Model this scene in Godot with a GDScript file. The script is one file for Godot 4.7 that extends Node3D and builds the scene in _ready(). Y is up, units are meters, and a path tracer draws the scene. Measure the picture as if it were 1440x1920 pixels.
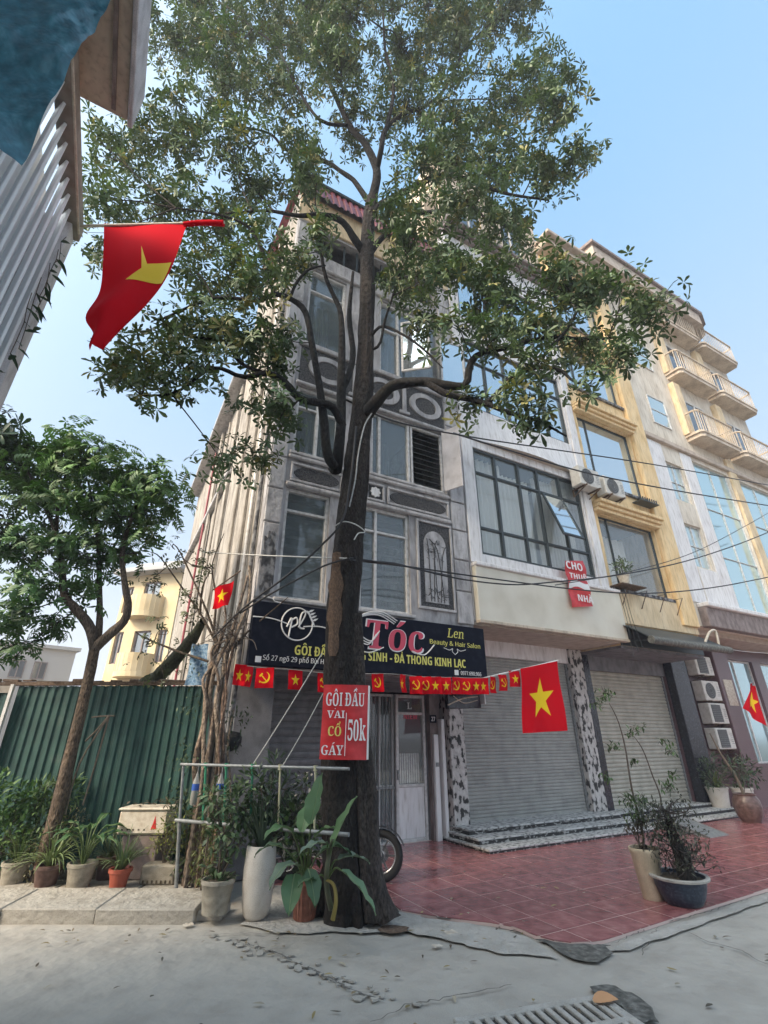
extends Node3D
# A narrow grey house with a hair salon sign behind a big street tree, photographed upwards from the lane.

var rng := RandomNumberGenerator.new()
var M := {}
var taken := {}
var world_built := {}
const ZU := -7.1      # plane of the upper storeys
const ZG := -8.25     # ground floor shutters of the neighbours, set back under the upper storeys
const ZD := -8.55     # ground floor front of the grey house

func _ready() -> void:
	rng.seed = 7
	var cam := Camera3D.new()
	cam.name = "camera"
	cam.position = Vector3(0, 1.72, 0)
	cam.rotation_degrees = Vector3(25.4, -28.8, 0)
	cam.fov = 94.66
	cam.near = 0.05
	cam.far = 2000.0
	add_child(cam)
	cam.current = true
	var we := WorldEnvironment.new()
	we.name = "world_environment"
	var env := Environment.new()
	env.background_mode = Environment.BG_SKY
	var sky := Sky.new()
	sky.sky_material = make_sky()
	env.sky = sky
	env.tonemap_mode = Environment.TONE_MAPPER_LINEAR
	env.tonemap_exposure = 2.35
	env.sdfgi_enabled = true
	env.ssao_enabled = true
	env.ssil_enabled = true
	env.fog_enabled = true
	env.fog_density = 0.0035
	env.fog_light_color = Color(0.93, 0.95, 1.0)
	we.environment = env
	add_child(we)
	var sun := DirectionalLight3D.new()
	sun.name = "sun"
	sun.light_color = Color(1.0, 0.9, 0.76)
	sun.light_energy = 0.6
	sun.light_angular_distance = 14.0
	sun.shadow_enabled = true
	sun.basis = Basis.looking_at(-SUN_DIR, Vector3.UP)
	add_child(sun)
	make_materials()
	setting()
	grey_house()
	white_house()
	yellow_house()
	apartment_house()
	left_house()
	far_houses()
	fence()
	big_tree()
	left_trees()
	root_clump()
	salon_sign()
	poster()
	bunting()
	flags()
	banner()
	cooling_units()
	railing()
	motorbike()
	pots()
	right_pots()
	wires()
	litter()

const SUN_DIR := Vector3(-0.78, 0.60, 0.12)

func make_sky() -> PanoramaSkyMaterial:
	# clear afternoon sky: blue overhead, pale towards the horizon, a bright haze around the sun
	var w := 512
	var h := 256
	var im := Image.create(w, h, false, Image.FORMAT_RGBF)
	var s := SUN_DIR.normalized()
	for y in h:
		var el := (0.5 - (y + 0.5) / h) * PI
		for x in w:
			var a := (x + 0.5) / w * TAU
			var d := Vector3(sin(a) * cos(el), sin(el), -cos(a) * cos(el))
			var t := clampf(sin(maxf(el, 0.0)), 0.0, 1.0)
			var c := Vector3(0.455, 0.47, 0.485).lerp(Vector3(0.13, 0.27, 0.44), pow(t, 0.64))
			var g := maxf(d.dot(s), 0.0)
			c += Vector3(0.95, 0.9, 0.82) * (pow(g, 3.0) * 1.1 + pow(g, 12.0) * 4.0)
			c += Vector3(0.10, 0.09, 0.07) * pow(1.0 - t, 4.0) * (0.5 + 0.5 * d.dot(Vector3(-1, 0, -0.3).normalized()))
			if el < 0.0:
				c = c.lerp(Vector3(0.30, 0.29, 0.27), clampf(-el * 6.0, 0.0, 1.0))
			im.set_pixel(x, y, Color(c.x, c.y, c.z))
	var m := PanoramaSkyMaterial.new()
	m.panorama = ImageTexture.create_from_image(im)
	return m

# ---------------------------------------------------------------- mesh building
class B:
	var v := PackedVector3Array()
	var n := PackedVector3Array()
	var u := PackedVector2Array()
	var c := PackedColorArray()
	var col := Color(1, 1, 1)
	func t3(p, q, r, np, nq, nr, up := Vector2.ZERO, uq := Vector2.ZERO, ur := Vector2.ZERO):   # counter-clockwise from outside; stored clockwise
		v.append(p); v.append(r); v.append(q)
		n.append(np); n.append(nr); n.append(nq)
		u.append(up); u.append(ur); u.append(uq)
		c.append(col); c.append(col); c.append(col)
	func tri(p: Vector3, q: Vector3, r: Vector3):
		var m := (q - p).cross(r - p).normalized()
		t3(p, q, r, m, m, m, Vector2(0, 0), Vector2(1, 0), Vector2(1, 1))
	func quad(p: Vector3, q: Vector3, r: Vector3, s: Vector3):
		var m := (r - p).cross(s - q).normalized()
		t3(p, q, r, m, m, m, Vector2(0, 1), Vector2(1, 1), Vector2(1, 0))
		t3(p, r, s, m, m, m, Vector2(0, 1), Vector2(1, 0), Vector2(0, 0))
	func squad(p, q, r, s, np, nq, nr, ns):
		t3(p, q, r, np, nq, nr, Vector2(0, 1), Vector2(1, 1), Vector2(1, 0))
		t3(p, r, s, np, nr, ns, Vector2(0, 1), Vector2(1, 0), Vector2(0, 0))
	func bb(x0: float, x1: float, y0: float, y1: float, z0: float, z1: float, ch := 0.0):
		box(Vector3((x0 + x1) / 2, (y0 + y1) / 2, (z0 + z1) / 2), Vector3(absf(x1 - x0), absf(y1 - y0), absf(z1 - z0)), Basis(), ch)
	func box(at: Vector3, size: Vector3, bs := Basis(), ch := 0.0):
		var h := size / 2
		var axes := [Vector3.RIGHT, Vector3.UP, Vector3.BACK]
		ch = minf(ch, minf(h.x, minf(h.y, h.z)) * 0.9)
		for a in 3:
			for sg in [-1.0, 1.0]:
				var e1: Vector3 = axes[(a + 1) % 3]
				var e2: Vector3 = axes[(a + 2) % 3]
				var nn: Vector3 = axes[a] * sg
				var o: Vector3 = nn * h[a]
				var s1: float = (h[(a + 1) % 3] - ch) * sg
				var s2: float = h[(a + 2) % 3] - ch
				quad(at + bs * (o - e1 * s1 - e2 * s2), at + bs * (o + e1 * s1 - e2 * s2), at + bs * (o + e1 * s1 + e2 * s2), at + bs * (o - e1 * s1 + e2 * s2))
		if ch > 0.0:
			for a in 3:
				var e0: Vector3 = axes[a]
				var i1 := (a + 1) % 3
				var i2 := (a + 2) % 3
				for s1 in [-1.0, 1.0]:
					for s2 in [-1.0, 1.0]:
						var A: Vector3 = axes[i1] * s1 * h[i1] + axes[i2] * s2 * (h[i2] - ch)
						var C: Vector3 = axes[i1] * s1 * (h[i1] - ch) + axes[i2] * s2 * h[i2]
						var L: Vector3 = e0 * (h[a] - ch) * s1 * s2
						quad(at + bs * (A - L), at + bs * (C - L), at + bs * (C + L), at + bs * (A + L))
			for sx in [-1.0, 1.0]:
				for sy in [-1.0, 1.0]:
					for sz in [-1.0, 1.0]:
						var p := Vector3(sx * h.x, sy * (h.y - ch), sz * (h.z - ch))
						var q := Vector3(sx * (h.x - ch), sy * h.y, sz * (h.z - ch))
						var r := Vector3(sx * (h.x - ch), sy * (h.y - ch), sz * h.z)
						if sx * sy * sz > 0:
							tri(at + bs * p, at + bs * q, at + bs * r)
						else:
							tri(at + bs * p, at + bs * r, at + bs * q)
	func bar(p: Vector3, q: Vector3, w: float, d: float, up := Vector3.BACK):   # square bar from p to q
		var y := (q - p).normalized()
		var x := y.cross(up).normalized()
		var z := x.cross(y)
		box((p + q) / 2, Vector3(w, p.distance_to(q), d), Basis(x, y, z))
	func tube(pts: Array, rad, sides := 8, cap := true):
		var k := pts.size()
		var rings := []
		var nrm := []
		var ref := Vector3(0.31, 0.2, 0.93)
		var x := Vector3.ZERO
		for i in k:
			var d: Vector3 = (pts[mini(i + 1, k - 1)] - pts[maxi(i - 1, 0)]).normalized()
			if i == 0:
				if absf(d.dot(ref)) > 0.95:
					ref = Vector3(0.9, 0.3, 0.1)
				x = ref.cross(d).normalized()
			else:
				x = (x - d * x.dot(d)).normalized()
			var y := d.cross(x)
			var rr: float = rad[i] if rad is Array else rad
			var ring := PackedVector3Array()
			var nn := PackedVector3Array()
			for j in sides + 1:
				var a := TAU * j / sides
				var m := x * cos(a) + y * sin(a)
				ring.append(pts[i] + m * rr)
				nn.append(m)
			rings.append(ring)
			nrm.append(nn)
		for i in k - 1:
			for j in sides:
				squad(rings[i][j], rings[i][j + 1], rings[i + 1][j + 1], rings[i + 1][j], nrm[i][j], nrm[i][j + 1], nrm[i + 1][j + 1], nrm[i + 1][j])
		if cap:
			for e in [0, k - 1]:
				for j in sides:
					if e == 0:
						tri(pts[0], rings[0][j + 1], rings[0][j])
					else:
						tri(pts[e], rings[e][j], rings[e][j + 1])
	func lathe(at: Vector3, prof: Array, seg := 24, xs := 1.0, zs := 1.0, bs := Basis()):   # prof: Vector2(radius, height) from the bottom up on the outside
		var k := prof.size()
		for i in k - 1:
			var e: Vector2 = prof[i + 1] - prof[i]
			var nv := Vector2(e.y, -e.x).normalized()
			var na := nv
			var nb := nv
			if i > 0:
				var f: Vector2 = prof[i] - prof[i - 1]
				var g := Vector2(f.y, -f.x).normalized()
				if g.dot(nv) > 0.6:
					na = (g + nv).normalized()
			if i < k - 2:
				var f: Vector2 = prof[i + 2] - prof[i + 1]
				var g := Vector2(f.y, -f.x).normalized()
				if g.dot(nv) > 0.6:
					nb = (g + nv).normalized()
			for j in seg:
				var a := TAU * j / seg
				var b := TAU * (j + 1) / seg
				var P := func(q: Vector2, w: float): return at + bs * Vector3(q.x * sin(w) * xs, q.y, q.x * cos(w) * zs)
				var N := func(q: Vector2, w: float): return bs * Vector3(q.x * sin(w) / xs, q.y, q.x * cos(w) / zs).normalized()
				squad(P.call(prof[i], a), P.call(prof[i], b), P.call(prof[i + 1], b), P.call(prof[i + 1], a), N.call(na, a), N.call(na, b), N.call(nb, b), N.call(nb, a))
	func plate(poly: PackedVector2Array, tf: Transform3D, thick: float):   # outline in local x, y; front at local z = thick
		if Geometry2D.is_polygon_clockwise(poly):
			poly = poly.duplicate()
			poly.reverse()
		var ix := Geometry2D.triangulate_polygon(poly)
		for i in range(0, ix.size(), 3):
			var a := poly[ix[i]]
			var b := poly[ix[i + 1]]
			var d := poly[ix[i + 2]]
			if (b - a).cross(d - a) < 0:
				var q := b
				b = d
				d = q
			tri(tf * Vector3(a.x, a.y, thick), tf * Vector3(b.x, b.y, thick), tf * Vector3(d.x, d.y, thick))
			tri(tf * Vector3(a.x, a.y, 0), tf * Vector3(d.x, d.y, 0), tf * Vector3(b.x, b.y, 0))
		for i in poly.size():
			var a := poly[i]
			var b := poly[(i + 1) % poly.size()]
			quad(tf * Vector3(a.x, a.y, 0), tf * Vector3(b.x, b.y, 0), tf * Vector3(b.x, b.y, thick), tf * Vector3(a.x, a.y, thick))
	func grid(f: Callable, nu: int, nv: int):   # smooth sheet, f(s, t) with s, t in 0..1
		var p := []
		for i in nu + 1:
			var row := PackedVector3Array()
			for j in nv + 1:
				row.append(f.call(float(i) / nu, float(j) / nv))
			p.append(row)
		var m := []
		for i in nu + 1:
			var row := PackedVector3Array()
			for j in nv + 1:
				var du: Vector3 = p[mini(i + 1, nu)][j] - p[maxi(i - 1, 0)][j]
				var dv: Vector3 = p[i][mini(j + 1, nv)] - p[i][maxi(j - 1, 0)]
				row.append(du.cross(dv).normalized())
			m.append(row)
		for i in nu:
			for j in nv:
				var a := Vector2(float(i) / nu, 1.0 - float(j) / nv)
				var b := Vector2(float(i + 1) / nu, 1.0 - float(j + 1) / nv)
				t3(p[i][j], p[i + 1][j], p[i + 1][j + 1], m[i][j], m[i + 1][j], m[i + 1][j + 1], a, Vector2(b.x, a.y), b)
				t3(p[i][j], p[i + 1][j + 1], p[i][j + 1], m[i][j], m[i + 1][j + 1], m[i][j + 1], a, b, Vector2(a.x, b.y))
	func wall(x0: float, x1: float, y0: float, y1: float, z0: float, z1: float, holes: Array):   # slab facing +z with rectangular holes [x0, x1, y0, y1]
		var xs := [x0, x1]
		var ys := [y0, y1]
		for h in holes:
			for i in 2:
				xs.append(clampf(h[i], x0, x1))
				ys.append(clampf(h[i + 2], y0, y1))
		xs.sort()
		ys.sort()
		var full := func(i: int, j: int) -> bool:
			if i < 0 or j < 0 or i >= xs.size() - 1 or j >= ys.size() - 1:
				return false
			var cx: float = (xs[i] + xs[i + 1]) / 2
			var cy: float = (ys[j] + ys[j + 1]) / 2
			for h in holes:
				if cx > h[0] and cx < h[1] and cy > h[2] and cy < h[3]:
					return false
			return true
		for i in xs.size() - 1:
			for j in ys.size() - 1:
				var a: float = xs[i]
				var b: float = xs[i + 1]
				var d: float = ys[j]
				var e: float = ys[j + 1]
				if b - a < 0.0001 or e - d < 0.0001 or not full.call(i, j):
					continue
				quad(Vector3(a, d, z1), Vector3(b, d, z1), Vector3(b, e, z1), Vector3(a, e, z1))
				quad(Vector3(b, d, z0), Vector3(a, d, z0), Vector3(a, e, z0), Vector3(b, e, z0))
				var il := i - 1
				while il >= 0 and xs[il + 1] - xs[il] < 0.0001: il -= 1
				var ir := i + 1
				while ir < xs.size() - 1 and xs[ir + 1] - xs[ir] < 0.0001: ir += 1
				var jl := j - 1
				while jl >= 0 and ys[jl + 1] - ys[jl] < 0.0001: jl -= 1
				var jr := j + 1
				while jr < ys.size() - 1 and ys[jr + 1] - ys[jr] < 0.0001: jr += 1
				if not full.call(il, j):
					quad(Vector3(a, d, z0), Vector3(a, d, z1), Vector3(a, e, z1), Vector3(a, e, z0))
				if not full.call(ir, j):
					quad(Vector3(b, d, z1), Vector3(b, d, z0), Vector3(b, e, z0), Vector3(b, e, z1))
				if not full.call(i, jl):
					quad(Vector3(a, d, z0), Vector3(b, d, z0), Vector3(b, d, z1), Vector3(a, d, z1))
				if not full.call(i, jr):
					quad(Vector3(a, e, z1), Vector3(b, e, z1), Vector3(b, e, z0), Vector3(a, e, z0))
	func leaf(at: Vector3, dir: Vector3, up: Vector3, len: float, wid: float, droop: float, seg := 3, fold := 0.25, blunt := false):
		var side := dir.cross(up).normalized()
		var p := at
		var d := dir.normalized()
		var prev := []
		for i in seg + 1:
			var t := float(i) / seg
			var w := wid * 0.5 * (sin(PI * pow(clampf(t * 0.92 + 0.06, 0, 1), 0.8)) + 0.02)
			if blunt:
				w = wid * 0.5 * [0.16, 0.62, 1.0, 0.42][mini(i, 3)]
			elif i == seg:
				w = 0.002
			var nu := side.cross(d).normalized()
			var row := [p - side * w + nu * w * fold, p, p + side * w + nu * w * fold, nu]
			if i > 0:
				var lift := side * fold
				squad(prev[0], prev[1], row[1], row[0], (prev[3] + lift).normalized(), prev[3], row[3], (row[3] + lift).normalized())
				squad(prev[1], prev[2], row[2], row[1], prev[3], (prev[3] - lift).normalized(), (row[3] - lift).normalized(), row[3])
			prev = row
			p += d * len / seg
			d = (d + Vector3.DOWN * droop / seg).normalized()
	func mesh() -> ArrayMesh:
		var a := []
		a.resize(Mesh.ARRAY_MAX)
		a[Mesh.ARRAY_VERTEX] = v
		a[Mesh.ARRAY_NORMAL] = n
		a[Mesh.ARRAY_TEX_UV] = u
		a[Mesh.ARRAY_COLOR] = c
		var m := ArrayMesh.new()
		if v.size():
			m.add_surface_from_arrays(Mesh.PRIMITIVE_TRIANGLES, a)
		return m

func numbered(s: String) -> String:
	if not taken.has(s):
		taken[s] = 0
		return s
	taken[s] += 1
	return "%s_%03d" % [s, taken[s]]

func tag(o: Node, label: String, category: String, group := "", kind := "") -> void:
	if label: o.set_meta("label", label)
	if category: o.set_meta("category", category)
	if group: o.set_meta("group", group)
	if kind: o.set_meta("kind", kind)

# A thing whose parts are built in world coordinates; its node stands at its base.
func thing(called: String, label: String, category: String, at: Vector3, group := "") -> Node3D:
	var o := Node3D.new()
	o.name = numbered(called)
	o.position = at
	add_child(o)
	tag(o, label, category, group)
	world_built[o] = true
	return o

# A thing whose parts are built around its own origin.
func local_thing(called: String, label: String, category: String, at: Vector3, turn := 0.0, group := "") -> Node3D:
	var o := thing(called, label, category, at, group)
	o.rotation.y = turn
	world_built.erase(o)
	return o

func part(called: String, b, mat: Material, parent: Node, kind := "") -> MeshInstance3D:
	var o := MeshInstance3D.new()
	o.name = called
	o.mesh = b.mesh() if b is B else b
	o.material_override = null
	if o.mesh and o.mesh.get_surface_count():
		o.set_surface_override_material(0, mat)
	if world_built.has(parent):
		o.position = -parent.position
	parent.add_child(o, true)
	if kind: o.set_meta("kind", kind)
	return o

func single(called: String, b, mat: Material, label: String, category: String, group := "", kind := "") -> MeshInstance3D:
	var o := MeshInstance3D.new()
	o.name = numbered(called)
	o.mesh = b.mesh() if b is B else b
	o.set_surface_override_material(0, mat)
	add_child(o)
	tag(o, label, category, group, kind)
	return o

func struct(called: String, b, mat: Material) -> MeshInstance3D:
	return single(called, b, mat, "", "", "", "structure")

func dup(o: Node3D, at: Vector3, turn: float, label: String) -> Node3D:
	var r: Node3D = o.duplicate()
	r.name = numbered(String(o.name).rstrip("0123456789").trim_suffix("_"))
	add_child(r)
	r.position = at
	r.rotation.y = turn
	r.set_meta("label", label)
	return r

func curve(pts: Array, k := 6) -> Array:   # smooth line through the points
	var out := []
	for i in pts.size() - 1:
		var a: Vector3 = pts[maxi(i - 1, 0)]
		var b: Vector3 = pts[i]
		var d: Vector3 = pts[i + 1]
		var e: Vector3 = pts[mini(i + 2, pts.size() - 1)]
		for j in k:
			out.append(b.cubic_interpolate(d, a, e, float(j) / k))
	out.append(pts[-1])
	return out

func taper(r0: float, r1: float, n: int, p := 1.0) -> Array:
	var a := []
	for i in n:
		a.append(lerpf(r0, r1, pow(float(i) / (n - 1), p)))
	return a

func sag(a: Vector3, b: Vector3, s: float, n := 16) -> Array:
	var out := []
	for i in n + 1:
		var t := float(i) / n
		out.append(a.lerp(b, t) + Vector3.DOWN * s * 4.0 * t * (1.0 - t))
	return out

func R(a := 0.0, b := 1.0) -> float:
	return rng.randf_range(a, b)

func rdir() -> Vector3:
	var z := R(-1, 1)
	var a := R(0, TAU)
	var r := sqrt(1 - z * z)
	return Vector3(r * cos(a), z, r * sin(a))

var fonts := {}
func font(family: String, bold := false, italic := false) -> SystemFont:
	var k := "%s%s%s" % [family, bold, italic]
	if not fonts.has(k):
		var f := SystemFont.new()
		f.font_names = PackedStringArray([family])
		if bold: f.font_weight = 700
		f.font_italic = italic
		fonts[k] = f
	return fonts[k]

# Lettering fitted into a width and a height, standing on the plane z, lower left corner at x, y
func letters(called: String, s: String, f: Font, x0: float, x1: float, y0: float, h: float, mat: Material, parent: Node, tf := Transform3D(), depth := 0.006, slant := 0.0, kind := "") -> MeshInstance3D:
	var t := TextMesh.new()
	var marks := []
	var plain_s := ""
	for ch in s:
		if ACCENTS.has(ch):
			marks.append([plain_s, ACCENTS[ch]])
			plain_s += ACCENTS[ch][0]
		else:
			plain_s += ch
	t.text = plain_s
	t.font = f
	t.font_size = 64
	t.pixel_size = 0.01
	t.depth = 0.02
	t.curve_step = 2.0
	t.horizontal_alignment = HORIZONTAL_ALIGNMENT_LEFT
	var bb := t.get_aabb()
	var sx := (x1 - x0) / maxf(bb.size.x, 0.01)
	var sy := h / maxf(bb.size.y, 0.01)
	var src := t.get_mesh_arrays()
	var vs: PackedVector3Array = src[Mesh.ARRAY_VERTEX]
	var ns: PackedVector3Array = src[Mesh.ARRAY_NORMAL]
	var ix: PackedInt32Array = src[Mesh.ARRAY_INDEX]
	var b := B.new()
	var q := PackedVector3Array()
	for p in vs:
		var l := Vector3(x0 + (p.x - bb.position.x) * sx, y0 + (p.y - bb.position.y) * sy, (p.z - bb.position.z) / 0.02 * depth)
		l.x += (l.y - y0) * slant
		q.append(tf * l)
	for i in range(0, ix.size(), 3):
		b.v.append(q[ix[i]]); b.v.append(q[ix[i + 1]]); b.v.append(q[ix[i + 2]])
		for k in 3:
			b.n.append((tf.basis * ns[ix[i + k]]).normalized())
			b.u.append(Vector2.ZERO)
			b.c.append(Color(1, 1, 1))
	if marks:
		t.text = "H"
		var cap := t.get_aabb().size.y
		for m in marks:
			t.text = m[1][0]
			var cw := t.get_aabb()
			t.text = m[0] + m[1][0]
			var x9 := t.get_aabb().end.x
			var mid := x9 - cw.size.x / 2 - bb.position.x
			t.text = plain_s
			var base := (cap_base(f) - bb.position.y)
			for kind_m in m[1].slice(1):
				for sk in strokes(kind_m, mid, base, cap, cw.size.x):
					var A := Vector3(x0 + sk[0] * sx, y0 + sk[1] * sy, depth / 2)
					var C := Vector3(x0 + sk[2] * sx, y0 + sk[3] * sy, depth / 2)
					A.x += (A.y - y0) * slant
					C.x += (C.y - y0) * slant
					var wd := cap * 0.11 * minf(sx, sy)
					var y := (C - A).normalized()
					var x := y.cross(Vector3.BACK).normalized()
					b.box(tf * ((A + C) / 2), Vector3(wd, A.distance_to(C) + wd * 0.5, depth), tf.basis * Basis(x, y, x.cross(y)))
	return part(called, b, mat, parent, kind)

# letters that the fonts lack: the base letter and the marks to add
const ACCENTS := {"Ộ": ["Ô", "dot"], "Ầ": ["Â", "grave"], "Ư": ["U", "horn"], "Ỡ": ["Õ", "horn"], "Ả": ["A", "hook"], "Ạ": ["A", "dot"], "Ổ": ["Ô", "hook2"], "ố": ["ô", "acute"]}

func cap_base(f: Font) -> float:   # lower edge of a capital in the text mesh's own frame
	var t := TextMesh.new()
	t.font = f
	t.font_size = 64
	t.pixel_size = 0.01
	t.depth = 0.02
	t.text = "H"
	return t.get_aabb().position.y

func strokes(kind: String, x: float, y: float, cap: float, w: float) -> Array:
	match kind:
		"dot": return [[x - cap * 0.05, y - cap * 0.2, x + cap * 0.05, y - cap * 0.2]]
		"grave": return [[x + cap * 0.12, y + cap * 1.36, x + cap * 0.26, y + cap * 1.22]]
		"acute": return [[x + cap * 0.10, y + cap * 1.05, x + cap * 0.22, y + cap * 1.2]]
		"horn": return [[x + w * 0.46, y + cap * 0.92, x + w * 0.62, y + cap * 1.0], [x + w * 0.62, y + cap * 1.0, x + w * 0.62, y + cap * 1.12]]
		"hook": return [[x - cap * 0.06, y + cap * 1.28, x + cap * 0.07, y + cap * 1.28], [x + cap * 0.07, y + cap * 1.28, x + cap * 0.05, y + cap * 1.17], [x + cap * 0.05, y + cap * 1.17, x - cap * 0.01, y + cap * 1.10]]
		"hook2": return [[x + cap * 0.14, y + cap * 1.42, x + cap * 0.27, y + cap * 1.42], [x + cap * 0.27, y + cap * 1.42, x + cap * 0.25, y + cap * 1.31], [x + cap * 0.25, y + cap * 1.31, x + cap * 0.19, y + cap * 1.24]]
	return []

# ---------------------------------------------------------------- materials
func lin(r: float, g: float, b: float) -> Color:
	return Color(r, g, b).linear_to_srgb()

func ramp(stops: Array) -> Gradient:
	var g := Gradient.new()
	var o := PackedFloat32Array()
	var c := PackedColorArray()
	for s in stops:
		o.append(s[0])
		c.append(lin(s[1], s[2], s[3]))
	g.offsets = o
	g.colors = c
	return g

func noise(freq: float, sd: int, oct := 4, type := FastNoiseLite.TYPE_SIMPLEX_SMOOTH) -> FastNoiseLite:
	var f := FastNoiseLite.new()
	f.noise_type = type
	f.seed = sd
	f.frequency = freq
	f.fractal_octaves = oct
	return f

func ntex(freq: float, sd: int, stops: Array, size := 512, oct := 5, type := FastNoiseLite.TYPE_SIMPLEX_SMOOTH) -> NoiseTexture2D:
	var t := NoiseTexture2D.new()
	t.width = size
	t.height = size
	t.seamless = true
	t.generate_mipmaps = false
	t.noise = noise(freq, sd, oct, type)
	t.color_ramp = ramp(stops)
	return t

func ntex_n(freq: float, sd: int, bump := 6.0, size := 512, oct := 4, type := FastNoiseLite.TYPE_SIMPLEX_SMOOTH) -> NoiseTexture2D:
	var t := NoiseTexture2D.new()
	t.width = size
	t.height = size
	t.seamless = true
	t.generate_mipmaps = false
	t.noise = noise(freq, sd, oct, type)
	t.as_normal_map = true
	t.bump_strength = bump
	return t

func plain(c: Color, rough := 0.7, metal := 0.0) -> StandardMaterial3D:
	var m := StandardMaterial3D.new()
	m.albedo_color = c
	m.roughness = rough
	m.metallic = metal
	return m

# a textured surface in world space: coarse colour, fine multiplied grain, fine relief
func surf(tex: Texture2D, metres: Vector3, rough: float, grain: Texture2D = null, grain_m := 0.5, nrm: Texture2D = null, nscale := 0.4) -> StandardMaterial3D:
	var m := StandardMaterial3D.new()
	m.albedo_texture = tex
	m.roughness = rough
	m.uv1_triplanar = true
	m.uv1_world_triplanar = true
	m.uv1_scale = Vector3(1 / metres.x, 1 / metres.y, 1 / metres.z)
	if grain:
		m.detail_enabled = true
		m.detail_blend_mode = BaseMaterial3D.BLEND_MODE_MUL
		m.detail_albedo = grain
		m.detail_uv_layer = BaseMaterial3D.DETAIL_UV_2
		m.uv2_triplanar = true
		m.uv2_world_triplanar = true
		m.uv2_scale = Vector3.ONE / grain_m
	if nrm:
		m.normal_enabled = true
		m.normal_texture = nrm
		m.normal_scale = nscale
	return m

func tinted(c: Color, rough: float, back := Color(0, 0, 0)) -> StandardMaterial3D:   # takes its colour from the vertices
	var m := plain(c, rough)
	m.vertex_color_use_as_albedo = true
	if back != Color(0, 0, 0):
		m.backlight_enabled = true
		m.backlight = back
	return m

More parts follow.
